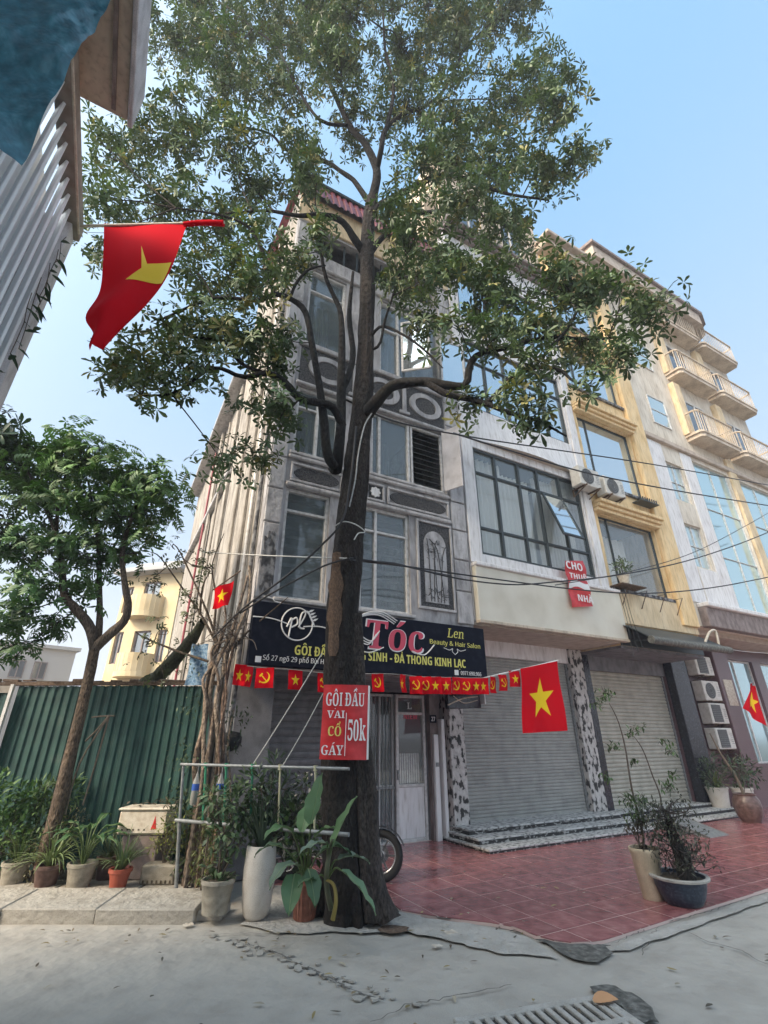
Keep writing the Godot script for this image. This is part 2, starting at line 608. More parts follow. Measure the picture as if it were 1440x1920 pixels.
func make_materials() -> void:
	var grain := ntex(0.06, 11, [[0.0, 0.62, 0.62, 0.62], [0.5, 0.95, 0.95, 0.95], [1.0, 1.0, 1.0, 1.0]], 512, 5)
	var streak := ntex(0.03, 13, [[0.0, 0.66, 0.64, 0.61], [0.36, 0.93, 0.925, 0.92], [0.6, 1.0, 1.0, 1.0], [1.0, 1.0, 1.0, 1.0]], 512, 5)
	var fine_n := ntex_n(0.05, 12, 5.0)
	M.road = surf(ntex(0.012, 1, [[0.0, 0.37, 0.345, 0.30], [0.3, 0.415, 0.39, 0.345], [0.5, 0.445, 0.42, 0.372], [0.75, 0.46, 0.435, 0.385], [1.0, 0.50, 0.475, 0.425]], 1024, 6), Vector3(6.3, 6.3, 6.3), 0.92, ntex(0.11, 14, [[0.0, 0.45, 0.45, 0.45], [0.35, 0.86, 0.86, 0.86], [0.6, 1.0, 1.0, 1.0], [1.0, 1.0, 1.0, 1.0]], 1024, 5), 0.8, fine_n, 0.3)
	M.skirt = surf(ntex(0.015, 2, [[0.0, 0.38, 0.365, 0.325], [0.5, 0.48, 0.46, 0.42], [1.0, 0.55, 0.53, 0.48]], 512, 6), Vector3(2.7, 2.7, 2.7), 0.95, grain, 0.4, fine_n, 0.7)
	M.kerb = surf(ntex(0.014, 3, [[0.0, 0.28, 0.26, 0.22], [0.5, 0.42, 0.395, 0.345], [1.0, 0.50, 0.475, 0.42]], 512, 6), Vector3(2.1, 2.1, 2.1), 0.93, grain, 0.5, fine_n, 0.6)
	M.soil = surf(ntex(0.03, 4, [[0.0, 0.04, 0.03, 0.02], [0.5, 0.10, 0.08, 0.055], [1.0, 0.18, 0.15, 0.11]], 512, 6), Vector3(1.3, 1.3, 1.3), 1.0, grain, 0.2, fine_n, 1.0)
	M.wet = surf(ntex(0.02, 5, [[0.0, 0.06, 0.06, 0.053], [0.5, 0.13, 0.13, 0.115], [1.0, 0.30, 0.295, 0.27]], 512, 5), Vector3(0.9, 0.9, 0.9), 0.7, grain, 0.2, fine_n, 0.7)
	M.crack = plain(lin(0.15, 0.14, 0.125), 1.0)
	M.pit = plain(lin(0.05, 0.048, 0.045), 1.0)
	for i in 5:
		var k: float = [1.0, 0.9, 1.08, 0.95, 1.03][i]
		M["tile%d" % i] = surf(ntex(0.02, 20 + i, [[0.0, 0.24 * k, 0.08 * k, 0.082 * k], [0.38, 0.33 * k, 0.122 * k, 0.124 * k], [0.6, 0.37 * k, 0.145 * k, 0.146 * k], [0.8, 0.42 * k, 0.19 * k, 0.186 * k], [1.0, 0.49 * k, 0.29 * k, 0.275 * k]], 512, 6), Vector3(1.7 + i * 0.2, 1.7, 1.9 + i * 0.17), 0.2, grain, 0.3, fine_n, 0.16)
	M.mortar = plain(lin(0.62, 0.48, 0.44), 0.95)
	# walls
	M.grey = surf(ntex(0.012, 31, [[0.0, 0.20, 0.195, 0.20], [0.35, 0.36, 0.35, 0.36], [0.6, 0.44, 0.43, 0.44], [1.0, 0.52, 0.505, 0.515]], 512, 6), Vector3(2.4, 5.5, 2.4), 0.9, grain, 0.6, fine_n, 0.35)
	M.light_grey = surf(ntex(0.013, 32, [[0.0, 0.26, 0.255, 0.26], [0.45, 0.47, 0.46, 0.47], [1.0, 0.57, 0.56, 0.565]], 512, 6), Vector3(1.8, 4.0, 1.8), 0.85, grain, 0.5, fine_n, 0.3)
	M.rough_grey = surf(ntex(0.05, 33, [[0.0, 0.05, 0.05, 0.055], [0.5, 0.13, 0.13, 0.135], [1.0, 0.24, 0.24, 0.24]], 512, 5), Vector3(1.2, 1.2, 1.2), 1.0, grain, 0.15, ntex_n(0.09, 34, 14.0), 1.5)
	M.soot = surf(ntex(0.02, 35, [[0.0, 0.03, 0.03, 0.035], [0.45, 0.09, 0.09, 0.095], [0.6, 0.25, 0.25, 0.255], [1.0, 0.38, 0.37, 0.37]], 512, 6), Vector3(1.6, 2.6, 1.6), 0.95, grain, 0.4, fine_n, 0.4)
	M.dark_wall = surf(ntex(0.015, 36, [[0.0, 0.12, 0.12, 0.13], [0.5, 0.21, 0.21, 0.225], [1.0, 0.28, 0.28, 0.29]], 512, 6), Vector3(2.0, 3.0, 2.0), 0.8, grain, 0.5)
	M.brown_wall = surf(ntex(0.015, 37, [[0.0, 0.15, 0.12, 0.11], [0.5, 0.26, 0.21, 0.20], [1.0, 0.36, 0.31, 0.29]], 512, 6), Vector3(1.5, 3.0, 1.5), 0.85, grain, 0.4)
	M.side_wall = surf(ntex(0.014, 38, [[0.0, 0.17, 0.15, 0.125], [0.35, 0.31, 0.28, 0.245], [0.65, 0.40, 0.365, 0.32], [1.0, 0.48, 0.44, 0.39]], 512, 6), Vector3(3.4, 9.0, 3.0), 0.95, grain, 0.6, fine_n, 0.4)
	M.white = surf(ntex(0.012, 39, [[0.0, 0.60, 0.58, 0.58], [0.4, 0.77, 0.755, 0.76], [1.0, 0.84, 0.83, 0.83]], 512, 6), Vector3(2.2, 6.0, 2.2), 0.8, grain, 0.7)
	M.cream = surf(ntex(0.010, 40, [[0.0, 0.58, 0.54, 0.44], [0.5, 0.68, 0.64, 0.54], [1.0, 0.74, 0.71, 0.61]], 512, 4), Vector3(5.0, 5.0, 5.0), 0.55)
	M.beige = surf(ntex(0.012, 41, [[0.0, 0.40, 0.33, 0.26], [0.5, 0.58, 0.49, 0.39], [1.0, 0.68, 0.59, 0.48]], 512, 5), Vector3(3.0, 6.0, 3.0), 0.85, grain, 0.8)
	M.yellow = surf(ntex(0.012, 42, [[0.0, 0.66, 0.46, 0.23], [0.45, 0.80, 0.59, 0.32], [1.0, 0.86, 0.67, 0.41]], 512, 5), Vector3(2.6, 6.0, 2.6), 0.75, grain, 0.8)
	M.pale_yellow = surf(ntex(0.012, 43, [[0.0, 0.60, 0.46, 0.28], [0.5, 0.72, 0.57, 0.37], [1.0, 0.80, 0.66, 0.46]], 512, 5), Vector3(3.2, 6.0, 3.2), 0.8, grain, 0.8)
	M.soffit = surf(ntex(0.02, 44, [[0.0, 0.38, 0.31, 0.25], [0.5, 0.50, 0.42, 0.35], [1.0, 0.58, 0.51, 0.44]], 512, 4), Vector3(3.0, 3.0, 3.0), 0.85)
	M.peel = surf(ntex(0.022, 45, [[0.0, 0.03, 0.03, 0.03], [0.37, 0.07, 0.068, 0.065], [0.42, 0.50, 0.48, 0.46], [0.7, 0.62, 0.60, 0.58], [1.0, 0.74, 0.72, 0.70]], 512, 5), Vector3(1.7, 2.6, 1.7), 0.95, grain, 0.3, fine_n, 0.5)
	M.step_top = surf(ntex(0.03, 46, [[0.0, 0.12, 0.125, 0.12], [0.32, 0.24, 0.245, 0.24], [0.45, 0.56, 0.57, 0.56], [1.0, 0.72, 0.73, 0.72]], 512, 6), Vector3(2.2, 2.2, 1.4), 0.85, grain, 0.3)
	M.step_front = surf(ntex(0.03, 47, [[0.0, 0.02, 0.02, 0.02], [0.58, 0.05, 0.05, 0.048], [0.66, 0.35, 0.35, 0.34], [1.0, 0.5, 0.5, 0.49]], 512, 6), Vector3(1.9, 1.0, 1.9), 0.9, grain, 0.3)
	M.granite = surf(ntex(0.09, 48, [[0.0, 0.05, 0.025, 0.03], [0.5, 0.15, 0.085, 0.095], [1.0, 0.30, 0.20, 0.20]], 512, 5), Vector3(1.0, 1.0, 1.0), 0.3, grain, 0.3)
	M.black_stone = surf(ntex(0.03, 49, [[0.0, 0.01, 0.01, 0.014], [0.6, 0.025, 0.025, 0.034], [1.0, 0.09, 0.09, 0.11]], 512, 5), Vector3(1.3, 1.3, 1.3), 0.22)
	for k in ["grey", "light_grey", "white", "beige", "yellow", "pale_yellow", "cream"]:
		if k in ["cream"]: continue
		M[k].detail_albedo = streak
		M[k].uv2_scale = Vector3(0.75, 0.13, 0.75)
	M.apartment = surf(ntex(0.012, 94, [[0.0, 0.56, 0.49, 0.40], [0.5, 0.70, 0.63, 0.53], [1.0, 0.78, 0.72, 0.63]], 512, 5), Vector3(3.2, 6.0, 3.2), 0.8, streak, 0.8)
	M.apartment.uv2_scale = Vector3(0.6, 0.1, 0.6)
	M.interior = plain(lin(0.10, 0.10, 0.10), 0.95)
	M.white_frame = surf(ntex(0.03, 50, [[0.0, 0.42, 0.41, 0.40], [0.5, 0.62, 0.61, 0.60], [1.0, 0.72, 0.71, 0.70]], 256, 4), Vector3(0.9, 0.9, 0.9), 0.5)
	M.dark_frame = plain(lin(0.035, 0.045, 0.048), 0.45)
	M.alu = plain(lin(0.55, 0.56, 0.57), 0.4, 0.6)
	M.shutter = surf(ntex(0.014, 51, [[0.0, 0.27, 0.275, 0.26], [0.5, 0.36, 0.365, 0.345], [1.0, 0.42, 0.425, 0.40]], 512, 5), Vector3(2.5, 2.5, 2.5), 0.5, grain, 0.6)
	M.shutter_cream = surf(ntex(0.014, 52, [[0.0, 0.36, 0.345, 0.29], [0.5, 0.50, 0.48, 0.41], [1.0, 0.58, 0.56, 0.49]], 512, 5), Vector3(2.5, 2.5, 2.5), 0.5, grain, 0.6)
	M.shutter_dark = surf(ntex(0.014, 53, [[0.0, 0.14, 0.14, 0.15], [0.5, 0.21, 0.21, 0.22], [1.0, 0.26, 0.26, 0.27]], 512, 5), Vector3(1.5, 1.5, 1.5), 0.5, grain, 0.5)
	var gl := plain(Color(0.80, 0.86, 0.88, 0.10), 0.03)
	gl.transparency = BaseMaterial3D.TRANSPARENCY_ALPHA
	M.glass = gl
	var gm := plain(lin(0.62, 0.70, 0.74), 0.05, 0.8)
	M.mirror_glass = gm
	M.teal_glass = plain(lin(0.52, 0.70, 0.74), 0.07, 0.65)
	M.pale_glass = plain(lin(0.55, 0.66, 0.68), 0.08, 0.55)
	M.dark_glass = plain(lin(0.16, 0.18, 0.20), 0.05, 0.55)
	var cu := plain(lin(0.82, 0.82, 0.77), 0.9)
	cu.backlight_enabled = true
	cu.backlight = lin(0.3, 0.3, 0.28)
	M.curtain = cu
	M.red_metal = surf(ntex(0.02, 54, [[0.0, 0.17, 0.02, 0.03], [0.5, 0.27, 0.035, 0.05], [1.0, 0.36, 0.08, 0.09]], 512, 5), Vector3(1.8, 1.8, 1.8), 0.45, grain, 0.5)
	M.green_metal = surf(ntex(0.014, 55, [[0.0, 0.014, 0.045, 0.040], [0.4, 0.022, 0.078, 0.068], [0.7, 0.034, 0.105, 0.09], [0.85, 0.06, 0.12, 0.10], [1.0, 0.16, 0.17, 0.14]], 512, 6), Vector3(1.9, 3.4, 1.9), 0.5, grain, 0.5)
	M.rust = surf(ntex(0.03, 56, [[0.0, 0.05, 0.03, 0.02], [0.5, 0.14, 0.09, 0.06], [1.0, 0.26, 0.22, 0.18]], 512, 5), Vector3(0.7, 0.7, 0.7), 0.9, grain, 0.3)
	M.steel = surf(ntex(0.03, 57, [[0.0, 0.13, 0.14, 0.145], [0.5, 0.25, 0.265, 0.27], [1.0, 0.36, 0.37, 0.37]], 256, 4), Vector3(0.6, 0.6, 0.6), 0.55)
	M.steel.metallic = 0.3
	M.green_paint = plain(lin(0.03, 0.22, 0.12), 0.5)
	M.yellow_paint = plain(lin(0.45, 0.43, 0.28), 0.6)
	# bark and leaves
	var bark := ntex(0.03, 61, [[0.0, 0.12, 0.115, 0.11], [0.38, 0.35, 0.33, 0.32], [0.55, 0.85, 0.82, 0.80], [1.0, 1.25, 1.2, 1.15]], 1024, 6)
	var bn := ntex_n(0.035, 62, 12.0, 1024, 5, FastNoiseLite.TYPE_VALUE_CUBIC)
	M.bark = surf(bark, Vector3(0.7, 2.2, 0.7), 0.95, grain, 0.22, bn, 2.2)
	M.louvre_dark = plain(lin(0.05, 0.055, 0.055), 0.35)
	M.bark.vertex_color_use_as_albedo = true
	M.pale_bark = surf(ntex(0.03, 63, [[0.0, 0.10, 0.075, 0.055], [0.5, 0.20, 0.16, 0.12], [1.0, 0.32, 0.27, 0.21]], 512, 6), Vector3(0.3, 1.1, 0.3), 0.95, grain, 0.2, bn, 0.8)
	M.dry_twig = plain(lin(0.10, 0.075, 0.055), 0.95)
	M.leaf = tinted(Color(1, 1, 1), 0.55, lin(0.14, 0.19, 0.05))
	M.leaf_dull = tinted(Color(1, 1, 1), 0.55, lin(0.08, 0.10, 0.03))
	M.dry_leaf = tinted(Color(1, 1, 1), 0.85)
	# cloth, plastic, small things
	var rf := plain(lin(0.60, 0.010, 0.022), 0.75)
	rf.backlight_enabled = true
	rf.backlight = lin(0.35, 0.01, 0.01)
	rf.metallic_specular = 0.1
	M.red_cloth = rf
	M.yellow_cloth = plain(lin(0.85, 0.62, 0.03), 0.75)
	M.star_cloth = M.yellow_cloth.duplicate()
	M.black_board = surf(ntex(0.02, 71, [[0.0, 0.008, 0.010, 0.018], [0.6, 0.012, 0.014, 0.024], [1.0, 0.024, 0.027, 0.038]], 512, 5), Vector3(2.0, 2.0, 2.0), 0.8)
	M.black_board.metallic_specular = 0.2
	M.print_white = plain(lin(0.78, 0.78, 0.78), 0.6)
	M.print_pink = plain(lin(0.62, 0.06, 0.11), 0.5)
	M.print_yellow = plain(lin(0.70, 0.66, 0.16), 0.6)
	M.poster_red = surf(ntex(0.02, 72, [[0.0, 0.46, 0.016, 0.02], [0.6, 0.60, 0.028, 0.032], [1.0, 0.68, 0.06, 0.06]], 256, 4), Vector3(0.7, 0.7, 0.7), 0.4)
	M.tarp = surf(ntex(0.02, 73, [[0.0, 0.008, 0.055, 0.085], [0.45, 0.02, 0.12, 0.17], [0.7, 0.035, 0.17, 0.23], [1.0, 0.14, 0.32, 0.40]], 512, 6), Vector3(0.9, 1.4, 0.9), 0.42, grain, 0.12, ntex_n(0.02, 74, 6.0, 512, 3), 0.6)
	M.slat = plain(lin(0.82, 0.86, 0.88), 0.5)
	M.post = surf(ntex(0.02, 75, [[0.0, 0.24, 0.21, 0.18], [1.0, 0.36, 0.33, 0.29]], 256, 4), Vector3(0.8, 0.8, 0.8), 0.8)
	M.plaster = surf(ntex(0.014, 76, [[0.0, 0.44, 0.43, 0.45], [0.5, 0.60, 0.59, 0.62], [1.0, 0.70, 0.69, 0.72]], 512, 5), Vector3(1.6, 2.5, 1.6), 0.9, grain, 0.5)
	M.black_plastic = plain(lin(0.018, 0.018, 0.02), 0.35)
	M.rubber = plain(lin(0.02, 0.02, 0.02), 0.85)
	M.chrome = plain(lin(0.6, 0.6, 0.6), 0.25, 0.9)
	M.cable = plain(lin(0.02, 0.02, 0.022), 0.6)
	M.pale_cable = plain(lin(0.5, 0.5, 0.48), 0.6)
	M.ac = surf(ntex(0.02, 77, [[0.0, 0.50, 0.48, 0.43], [0.5, 0.63, 0.61, 0.56], [1.0, 0.70, 0.68, 0.64]], 256, 4), Vector3(0.8, 0.8, 0.8), 0.6)
	M.ac_grille = plain(lin(0.09, 0.09, 0.09), 0.7)
	M.terracotta = surf(ntex(0.02, 78, [[0.0, 0.14, 0.055, 0.035], [0.5, 0.25, 0.10, 0.065], [1.0, 0.34, 0.17, 0.12]], 256, 5), Vector3(0.5, 0.5, 0.5), 0.85, grain, 0.2)
	M.red_pot = plain(lin(0.36, 0.085, 0.05), 0.6)
	M.white_pot = surf(ntex(0.014, 79, [[0.0, 0.50, 0.44, 0.37], [0.4, 0.66, 0.62, 0.56], [1.0, 0.76, 0.73, 0.68]], 256, 5), Vector3(0.8, 1.2, 0.8), 0.45, grain, 0.4)
	M.cement_pot = surf(ntex(0.02, 80, [[0.0, 0.20, 0.18, 0.14], [0.5, 0.35, 0.32, 0.26], [1.0, 0.48, 0.45, 0.38]], 256, 5), Vector3(0.6, 0.6, 0.6), 0.9, grain, 0.25, fine_n, 0.5)
	M.cream_pot = surf(ntex(0.016, 81, [[0.0, 0.46, 0.38, 0.26], [0.6, 0.66, 0.56, 0.40], [1.0, 0.74, 0.66, 0.50]], 256, 5), Vector3(0.8, 1.0, 0.8), 0.5, grain, 0.4)
	M.blue_pot = surf(ntex(0.03, 82, [[0.0, 0.012, 0.018, 0.035], [0.55, 0.035, 0.05, 0.08], [0.8, 0.08, 0.10, 0.13], [1.0, 0.22, 0.24, 0.26]], 512, 5), Vector3(0.6, 0.6, 0.6), 0.28, grain, 0.2)
	M.brown_pot = surf(ntex(0.03, 83, [[0.0, 0.05, 0.03, 0.025], [0.5, 0.12, 0.07, 0.06], [1.0, 0.22, 0.15, 0.13]], 256, 5), Vector3(0.6, 0.6, 0.6), 0.35)
	M.foam_box = surf(ntex(0.02, 84, [[0.0, 0.44, 0.36, 0.27], [0.5, 0.66, 0.60, 0.50], [1.0, 0.75, 0.70, 0.61]], 256, 5), Vector3(0.5, 0.5, 0.5), 0.9, grain, 0.3)
	M.blue_mesh = surf(ntex(0.05, 85, [[0.0, 0.03, 0.07, 0.14], [0.45, 0.10, 0.22, 0.38], [0.6, 0.25, 0.38, 0.52], [1.0, 0.50, 0.58, 0.66]], 256, 4), Vector3(0.7, 0.7, 0.7), 0.6)
	var bo := plain(Color(0.85, 0.86, 0.84, 0.35), 0.12)
	bo.transparency = BaseMaterial3D.TRANSPARENCY_ALPHA
	M.bottle = bo
	M.blue_label = plain(lin(0.03, 0.10, 0.42), 0.5)
	M.far_yellow = surf(ntex(0.02, 86, [[0.0, 0.52, 0.40, 0.22], [0.5, 0.62, 0.50, 0.30], [1.0, 0.70, 0.59, 0.40]], 256, 4), Vector3(4, 6, 4), 0.85)
	M.far_red = plain(lin(0.40, 0.13, 0.10), 0.8)
	M.far_grey = plain(lin(0.42, 0.42, 0.42), 0.85)

# ---------------------------------------------------------------- ground
const RT := Vector3(0.8763, 0, 0.4818)    # along the kerb
const HD := Vector3(0.4818, 0, -0.8763)   # across the lane, away from the viewer

func K(l: float, f: float, y := 0.0) -> Vector3:   # along the kerb, across it, height
	return RT * l + HD * f + Vector3(0, y, 0)

func flat(poly: Array, y: float) -> B:   # a thin sheet lying on the ground
	var b := B.new()
	var p := PackedVector2Array()
	for q in poly:
		p.append(Vector2(q.x, -q.z))
	b.plate(p, Transform3D(Basis(Vector3.RIGHT, -PI / 2), Vector3(0, y - 0.003, 0)), 0.003)
	return b

func wavy(poly: Array, y: float, amp: float, sd: int) -> B:   # the same with an uneven edge
	var f := noise(2.3, sd, 3)
	var out := []
	for i in poly.size():
		var a: Vector3 = poly[i]
		var c: Vector3 = poly[(i + 1) % poly.size()]
		var n := maxi(1, int(a.distance_to(c) / 0.07))
		for j in n:
			var q := a.lerp(c, float(j) / n)
			out.append(q + Vector3(f.get_noise_2d(q.x * 1.3, q.z * 1.3), 0, f.get_noise_2d(q.z * 1.3 + 40, q.x * 1.3)) * amp)
	return flat(out, y)

func ribbon(pts: Array, w: float, y: float, sd: int) -> B:   # crack: a jagged narrow strip
	var b := B.new()
	var g := RandomNumberGenerator.new()
	g.seed = sd
	var line := []
	for i in pts.size() - 1:
		var a: Vector3 = pts[i]
		var c: Vector3 = pts[i + 1]
		var n := maxi(2, int(a.distance_to(c) / 0.05))
		for j in n:
			line.append(a.lerp(c, float(j) / n) + Vector3(g.randf_range(-0.02, 0.02), 0, g.randf_range(-0.02, 0.02)))
	line.append(pts[-1])
	for i in line.size() - 1:
		var d: Vector3 = (line[i + 1] - line[i]).normalized()
		var s := Vector3(-d.z, 0, d.x)
		var w0 := w * (0.4 + 0.6 * sin(PI * (i + 0.3) / line.size())) * g.randf_range(0.6, 1.3) * 0.5
		var w1 := w0
		b.quad(line[i] + s * w0 + Vector3(0, y, 0), line[i + 1] + s * w1 + Vector3(0, y, 0), line[i + 1] - s * w1 + Vector3(0, y, 0), line[i] - s * w0 + Vector3(0, y, 0))
	return b

func setting() -> void:
	var g := B.new()
	g.quad(Vector3(-600, -0.06, 600), Vector3(600, -0.06, 600), Vector3(600, -0.06, -600), Vector3(-600, -0.06, -600))
	struct("ground", g, M.soil)
	# the lane: slightly uneven concrete
	var r := B.new()
	var f := noise(0.35, 5, 3)
	var f2 := noise(3.0, 6, 2)
	r.grid(func(s: float, t: float):
		var x := lerpf(-9.0, 22.0, s)
		var z := lerpf(9.0, -9.2, t)
		return Vector3(x, f.get_noise_2d(x, z) * 0.012 + f2.get_noise_2d(x, z) * 0.004 - 0.006, z), 124, 92)
	var road := struct("lane_road", r, M.road)
	# paler cement round the tree and along the tiles
	part("cement_patch", wavy([Vector3(3.4, 0.0, -6.46), Vector3(3.429, 0.0, -5.919), Vector3(3.365, -0.0, -5.311), Vector3(3.679, 0.0, -4.91), Vector3(3.946, -0.0, -4.368), Vector3(3.846, 0.0, -3.889), Vector3(3.442, 0.0, -4.235), Vector3(3.256, -0.0, -4.604), Vector3(3.004, 0.0, -5.037), Vector3(2.362, 0.0, -5.359), Vector3(1.913, 0.0, -5.606), Vector3(1.68, 0.0, -6.009), Vector3(2.413, 0.0, -7.214), Vector3(2.982, 0.0, -7.183)], 0.016, 0.05, 3), M.skirt, road)
	part("cement_patch", wavy([Vector3(4.294, 0.0, -3.817), Vector3(4.937, 0.0, -3.853), Vector3(5.871, 0.0, -3.897), Vector3(7.352, 0.0, -3.944), Vector3(7.129, 0.0, -3.84), Vector3(5.657, 0.0, -3.772), Vector3(4.51, 0.0, -3.712)], 0.016, 0.03, 4), M.skirt, road)
	part("wet_stain", wavy([Vector3(3.95, 0.0, -4.25), Vector3(4.221, -0.0, -4.045), Vector3(4.455, 0.0, -3.889), Vector3(4.337, 0.0, -3.742), Vector3(4.021, 0.0, -3.652), Vector3(3.948, 0.0, -3.808), Vector3(3.91, 0.0, -3.977)], 0.020, 0.11, 5), M.wet, road)
	part("wet_stain", wavy([Vector3(3.633, -0.0, -3.409), Vector3(3.829, 0.0, -3.283), Vector3(3.777, 0.0, -3.073), Vector3(3.654, 0.0, -2.853), Vector3(3.483, 0.0, -2.925), Vector3(3.582, 0.0, -3.098), Vector3(3.527, 0.0, -3.252)], 0.020, 0.11, 6), M.wet, road)
	for c in [[[Vector3(4.519, -0.0, -3.881), Vector3(5.349, 0.0, -3.992), Vector3(6.17, 0.0, -3.956), Vector3(7.494, 0.0, -4.01)], 0.012], [[Vector3(5.396, 0.0, -3.801), Vector3(5.31, -0.0, -3.474), Vector3(5.375, 0.0, -3.236), Vector3(5.257, 0.0, -2.972)], 0.012], [[Vector3(5.28, 0.0, -3.946), Vector3(4.818, -0.0, -3.745), Vector3(4.511, 0.0, -3.584)], 0.010], [[Vector3(3.955, 0.0, -4.594), Vector3(3.727, 0.0, -4.078), Vector3(3.751, 0.0, -3.917)], 0.008], [[Vector3(1.515, -0.0, -5.632), Vector3(1.772, 0.0, -5.153), Vector3(1.918, 0.0, -4.696), Vector3(2.04, 0.0, -4.294), Vector3(2.192, 0.0, -3.987)], 0.02], [[Vector3(1.997, 0.0, -3.778), Vector3(2.287, 0.0, -3.85), Vector3(2.783, 0.0, -3.766), Vector3(3.159, -0.0, -3.727)], 0.012], [[Vector3(1.226, 0.0, -5.893), Vector3(1.599, 0.0, -5.779), Vector3(2.066, 0.0, -5.431)], 0.008]]:
		part("crack", ribbon(c[0], c[1], 0.014, int(c[1] * 5000)), M.crack, road)
	# broken cement chunks along the seam, and the flat round cover near the tree
	for i in 70:
		var t := R()
		var p: Vector3 = [Vector3(1.362, 0.0, -5.833), Vector3(1.613, -0.0, -5.437), Vector3(1.857, 0.0, -4.842), Vector3(2.022, -0.0, -4.352), Vector3(2.218, 0.0, -3.955)][int(t * 4)].lerp([Vector3(1.613, -0.0, -5.437), Vector3(1.857, 0.0, -4.842), Vector3(2.022, -0.0, -4.352), Vector3(2.218, 0.0, -3.955), Vector3(2.379, 0.0, -3.719)][int(t * 4)], fposmod(t * 4, 1.0))
		p += Vector3(R(-0.2, 0.2), 0, R(-0.16, 0.16)) * R(0.2, 1.0)
		var poly := PackedVector2Array()
		var rad := R(0.008, 0.045)
		for k in 6:
			poly.append(Vector2(cos(k * TAU / 6), sin(k * TAU / 6)) * rad * R(0.6, 1.2))
		var b := B.new()
		b.plate(poly, Transform3D(Basis(Vector3.UP, R(0, 6)) * Basis(Vector3.RIGHT, -PI / 2 + R(-0.15, 0.15)), p + Vector3(0, 0.004, 0)), R(0.005, 0.014))
		part("cement_chunk", b, M.road, road)
	for q in [[Vector3(2.919, 0.0, -5.116), 0.15, 0.11], [Vector3(3.599, -0.0, -5.182), 0.13, 0.1]]:
		var poly := []
		for k in 18:
			poly.append(q[0] + RT * cos(k * TAU / 18) * q[1] * R(0.85, 1.1) + HD * sin(k * TAU / 18) * q[2] * R(0.85, 1.1))
		part("cement_cover", flat(poly, 0.026), M.wet if q[1] < 0.14 else M.rust, road)
	# drain grating: rim, ribs between slots
	var gr := thing("drain_grating", "concrete drain grating with two rows of slots sunk in the grey lane", "drain", Vector3(3.282, 0.0, -3.184))
	var o: Vector3 = Vector3(3.533, 0.0, -3.266)
	var ex: Vector3 = (Vector3(2.561, 0.0, -3.482) - o)
	ex.y = 0
	var L := 1.15
	ex = ex.normalized()
	var ez := Vector3(-ex.z, 0, ex.x)
	if ez.z < 0: ez = -ez
	var bs := Basis(ex, Vector3.UP, ex.cross(Vector3.UP))
	var rim := B.new()
	for k in [0.0, 0.30, 0.60]:
		rim.box(o + ex * (L / 2 - 0.05) + ez * k + Vector3(0, 0.012, 0), Vector3(L, 0.03, 0.06 if k != 0.3 else 0.05), bs, 0.006)
	for k in [-0.04, L - 0.06]:
		rim.box(o + ex * k + ez * 0.3 + Vector3(0, 0.0115, 0), Vector3(0.07, 0.029, 0.54), bs, 0.006)
	part("rim", rim, M.skirt, gr)
	var pit := B.new()
	pit.box(o + ex * (L / 2 - 0.05) + ez * 0.3 + Vector3(0, 0.004, 0), Vector3(L - 0.06, 0.006, 0.58), bs)
	part("pit", pit, M.pit, gr)
	for row in 2:
		for k in 14:
			var rib := B.new()
			rib.box(o + ex * (0.035 + k * 0.077) + ez * (0.15 + row * 0.3) + Vector3(0, 0.014, 0), Vector3(0.042, 0.022, 0.25), bs, 0.005)
			part("rib", rib, M.skirt, gr)
	tiles()
	pavement()

func tiles() -> void:
	var line := [Vector3(3.486, 0.0, -6.624), Vector3(3.305, 0.0, -5.987), Vector3(3.254, 0.0, -5.54), Vector3(3.413, -0.0, -5.284), Vector3(3.631, 0.0, -5.022), Vector3(3.848, 0.0, -4.783), Vector3(3.969, 0.0, -4.586), Vector3(4.002, -0.0, -4.308), Vector3(4.06, 0.0, -4.148), Vector3(4.158, -0.0, -4.039), Vector3(4.307, 0.0, -3.97), Vector3(4.495, 0.0, -3.937), Vector3(5.024, 0.0, -3.958), Vector3(5.947, 0.0, -4.002), Vector3(7.591, 0.0, -4.055)]
	var out := PackedVector2Array()
	for p in line:
		out.append(Vector2(p.x, p.z))
	for p in [Vector2(14.0, -2.6), Vector2(20.0, -2.6), Vector2(20.0, -8.6), Vector2(2.2, -8.6), Vector2(2.2, -7.2)]:
		out.append(p)
	var b := B.new()
	var pl := PackedVector2Array()
	for p in out:
		pl.append(Vector2(p.x, -p.y))
	b.plate(pl, Transform3D(Basis(Vector3.RIGHT, -PI / 2), Vector3(0, 0.0, 0)), 0.0312)
	var bed := struct("tiled_forecourt", b, M.mortar)
	var s := 0.42
	var rest := B.new()
	var n := 0
	for i in range(4, 48):
		for j in range(5, 21):
			var x := i * s + 0.13
			var z := -j * s - 0.08
			var gap := 0.0065
			var sq := PackedVector2Array([Vector2(x + gap, z + gap), Vector2(x + s - gap, z + gap), Vector2(x + s - gap, z + s - gap), Vector2(x + gap, z + s - gap)])
			for q in Geometry2D.intersect_polygons(sq, out):
				if q.size() < 3 or absf(area(q)) < 0.002:
					continue
				var w := PackedVector2Array()
				for p in q:
					w.append(Vector2(p.x, -p.y))
				var near: bool = n < 299 and x < 11.2
				var t := B.new() if near else rest
				var lift := R(0.0, 0.002)
				t.plate(w, Transform3D(Basis(Vector3.RIGHT, -PI / 2), Vector3(0, 0.024 + lift, 0)), 0.009)
				if near:
					n += 1
					part("tile", t, M["tile%d" % (rng.randi() % 5)], bed)
	part("far_tiles", rest, M.tile0, bed, "stuff")

func area(q: PackedVector2Array) -> float:
	var a := 0.0
	for i in q.size():
		a += q[i].cross(q[(i + 1) % q.size()])
	return a / 2

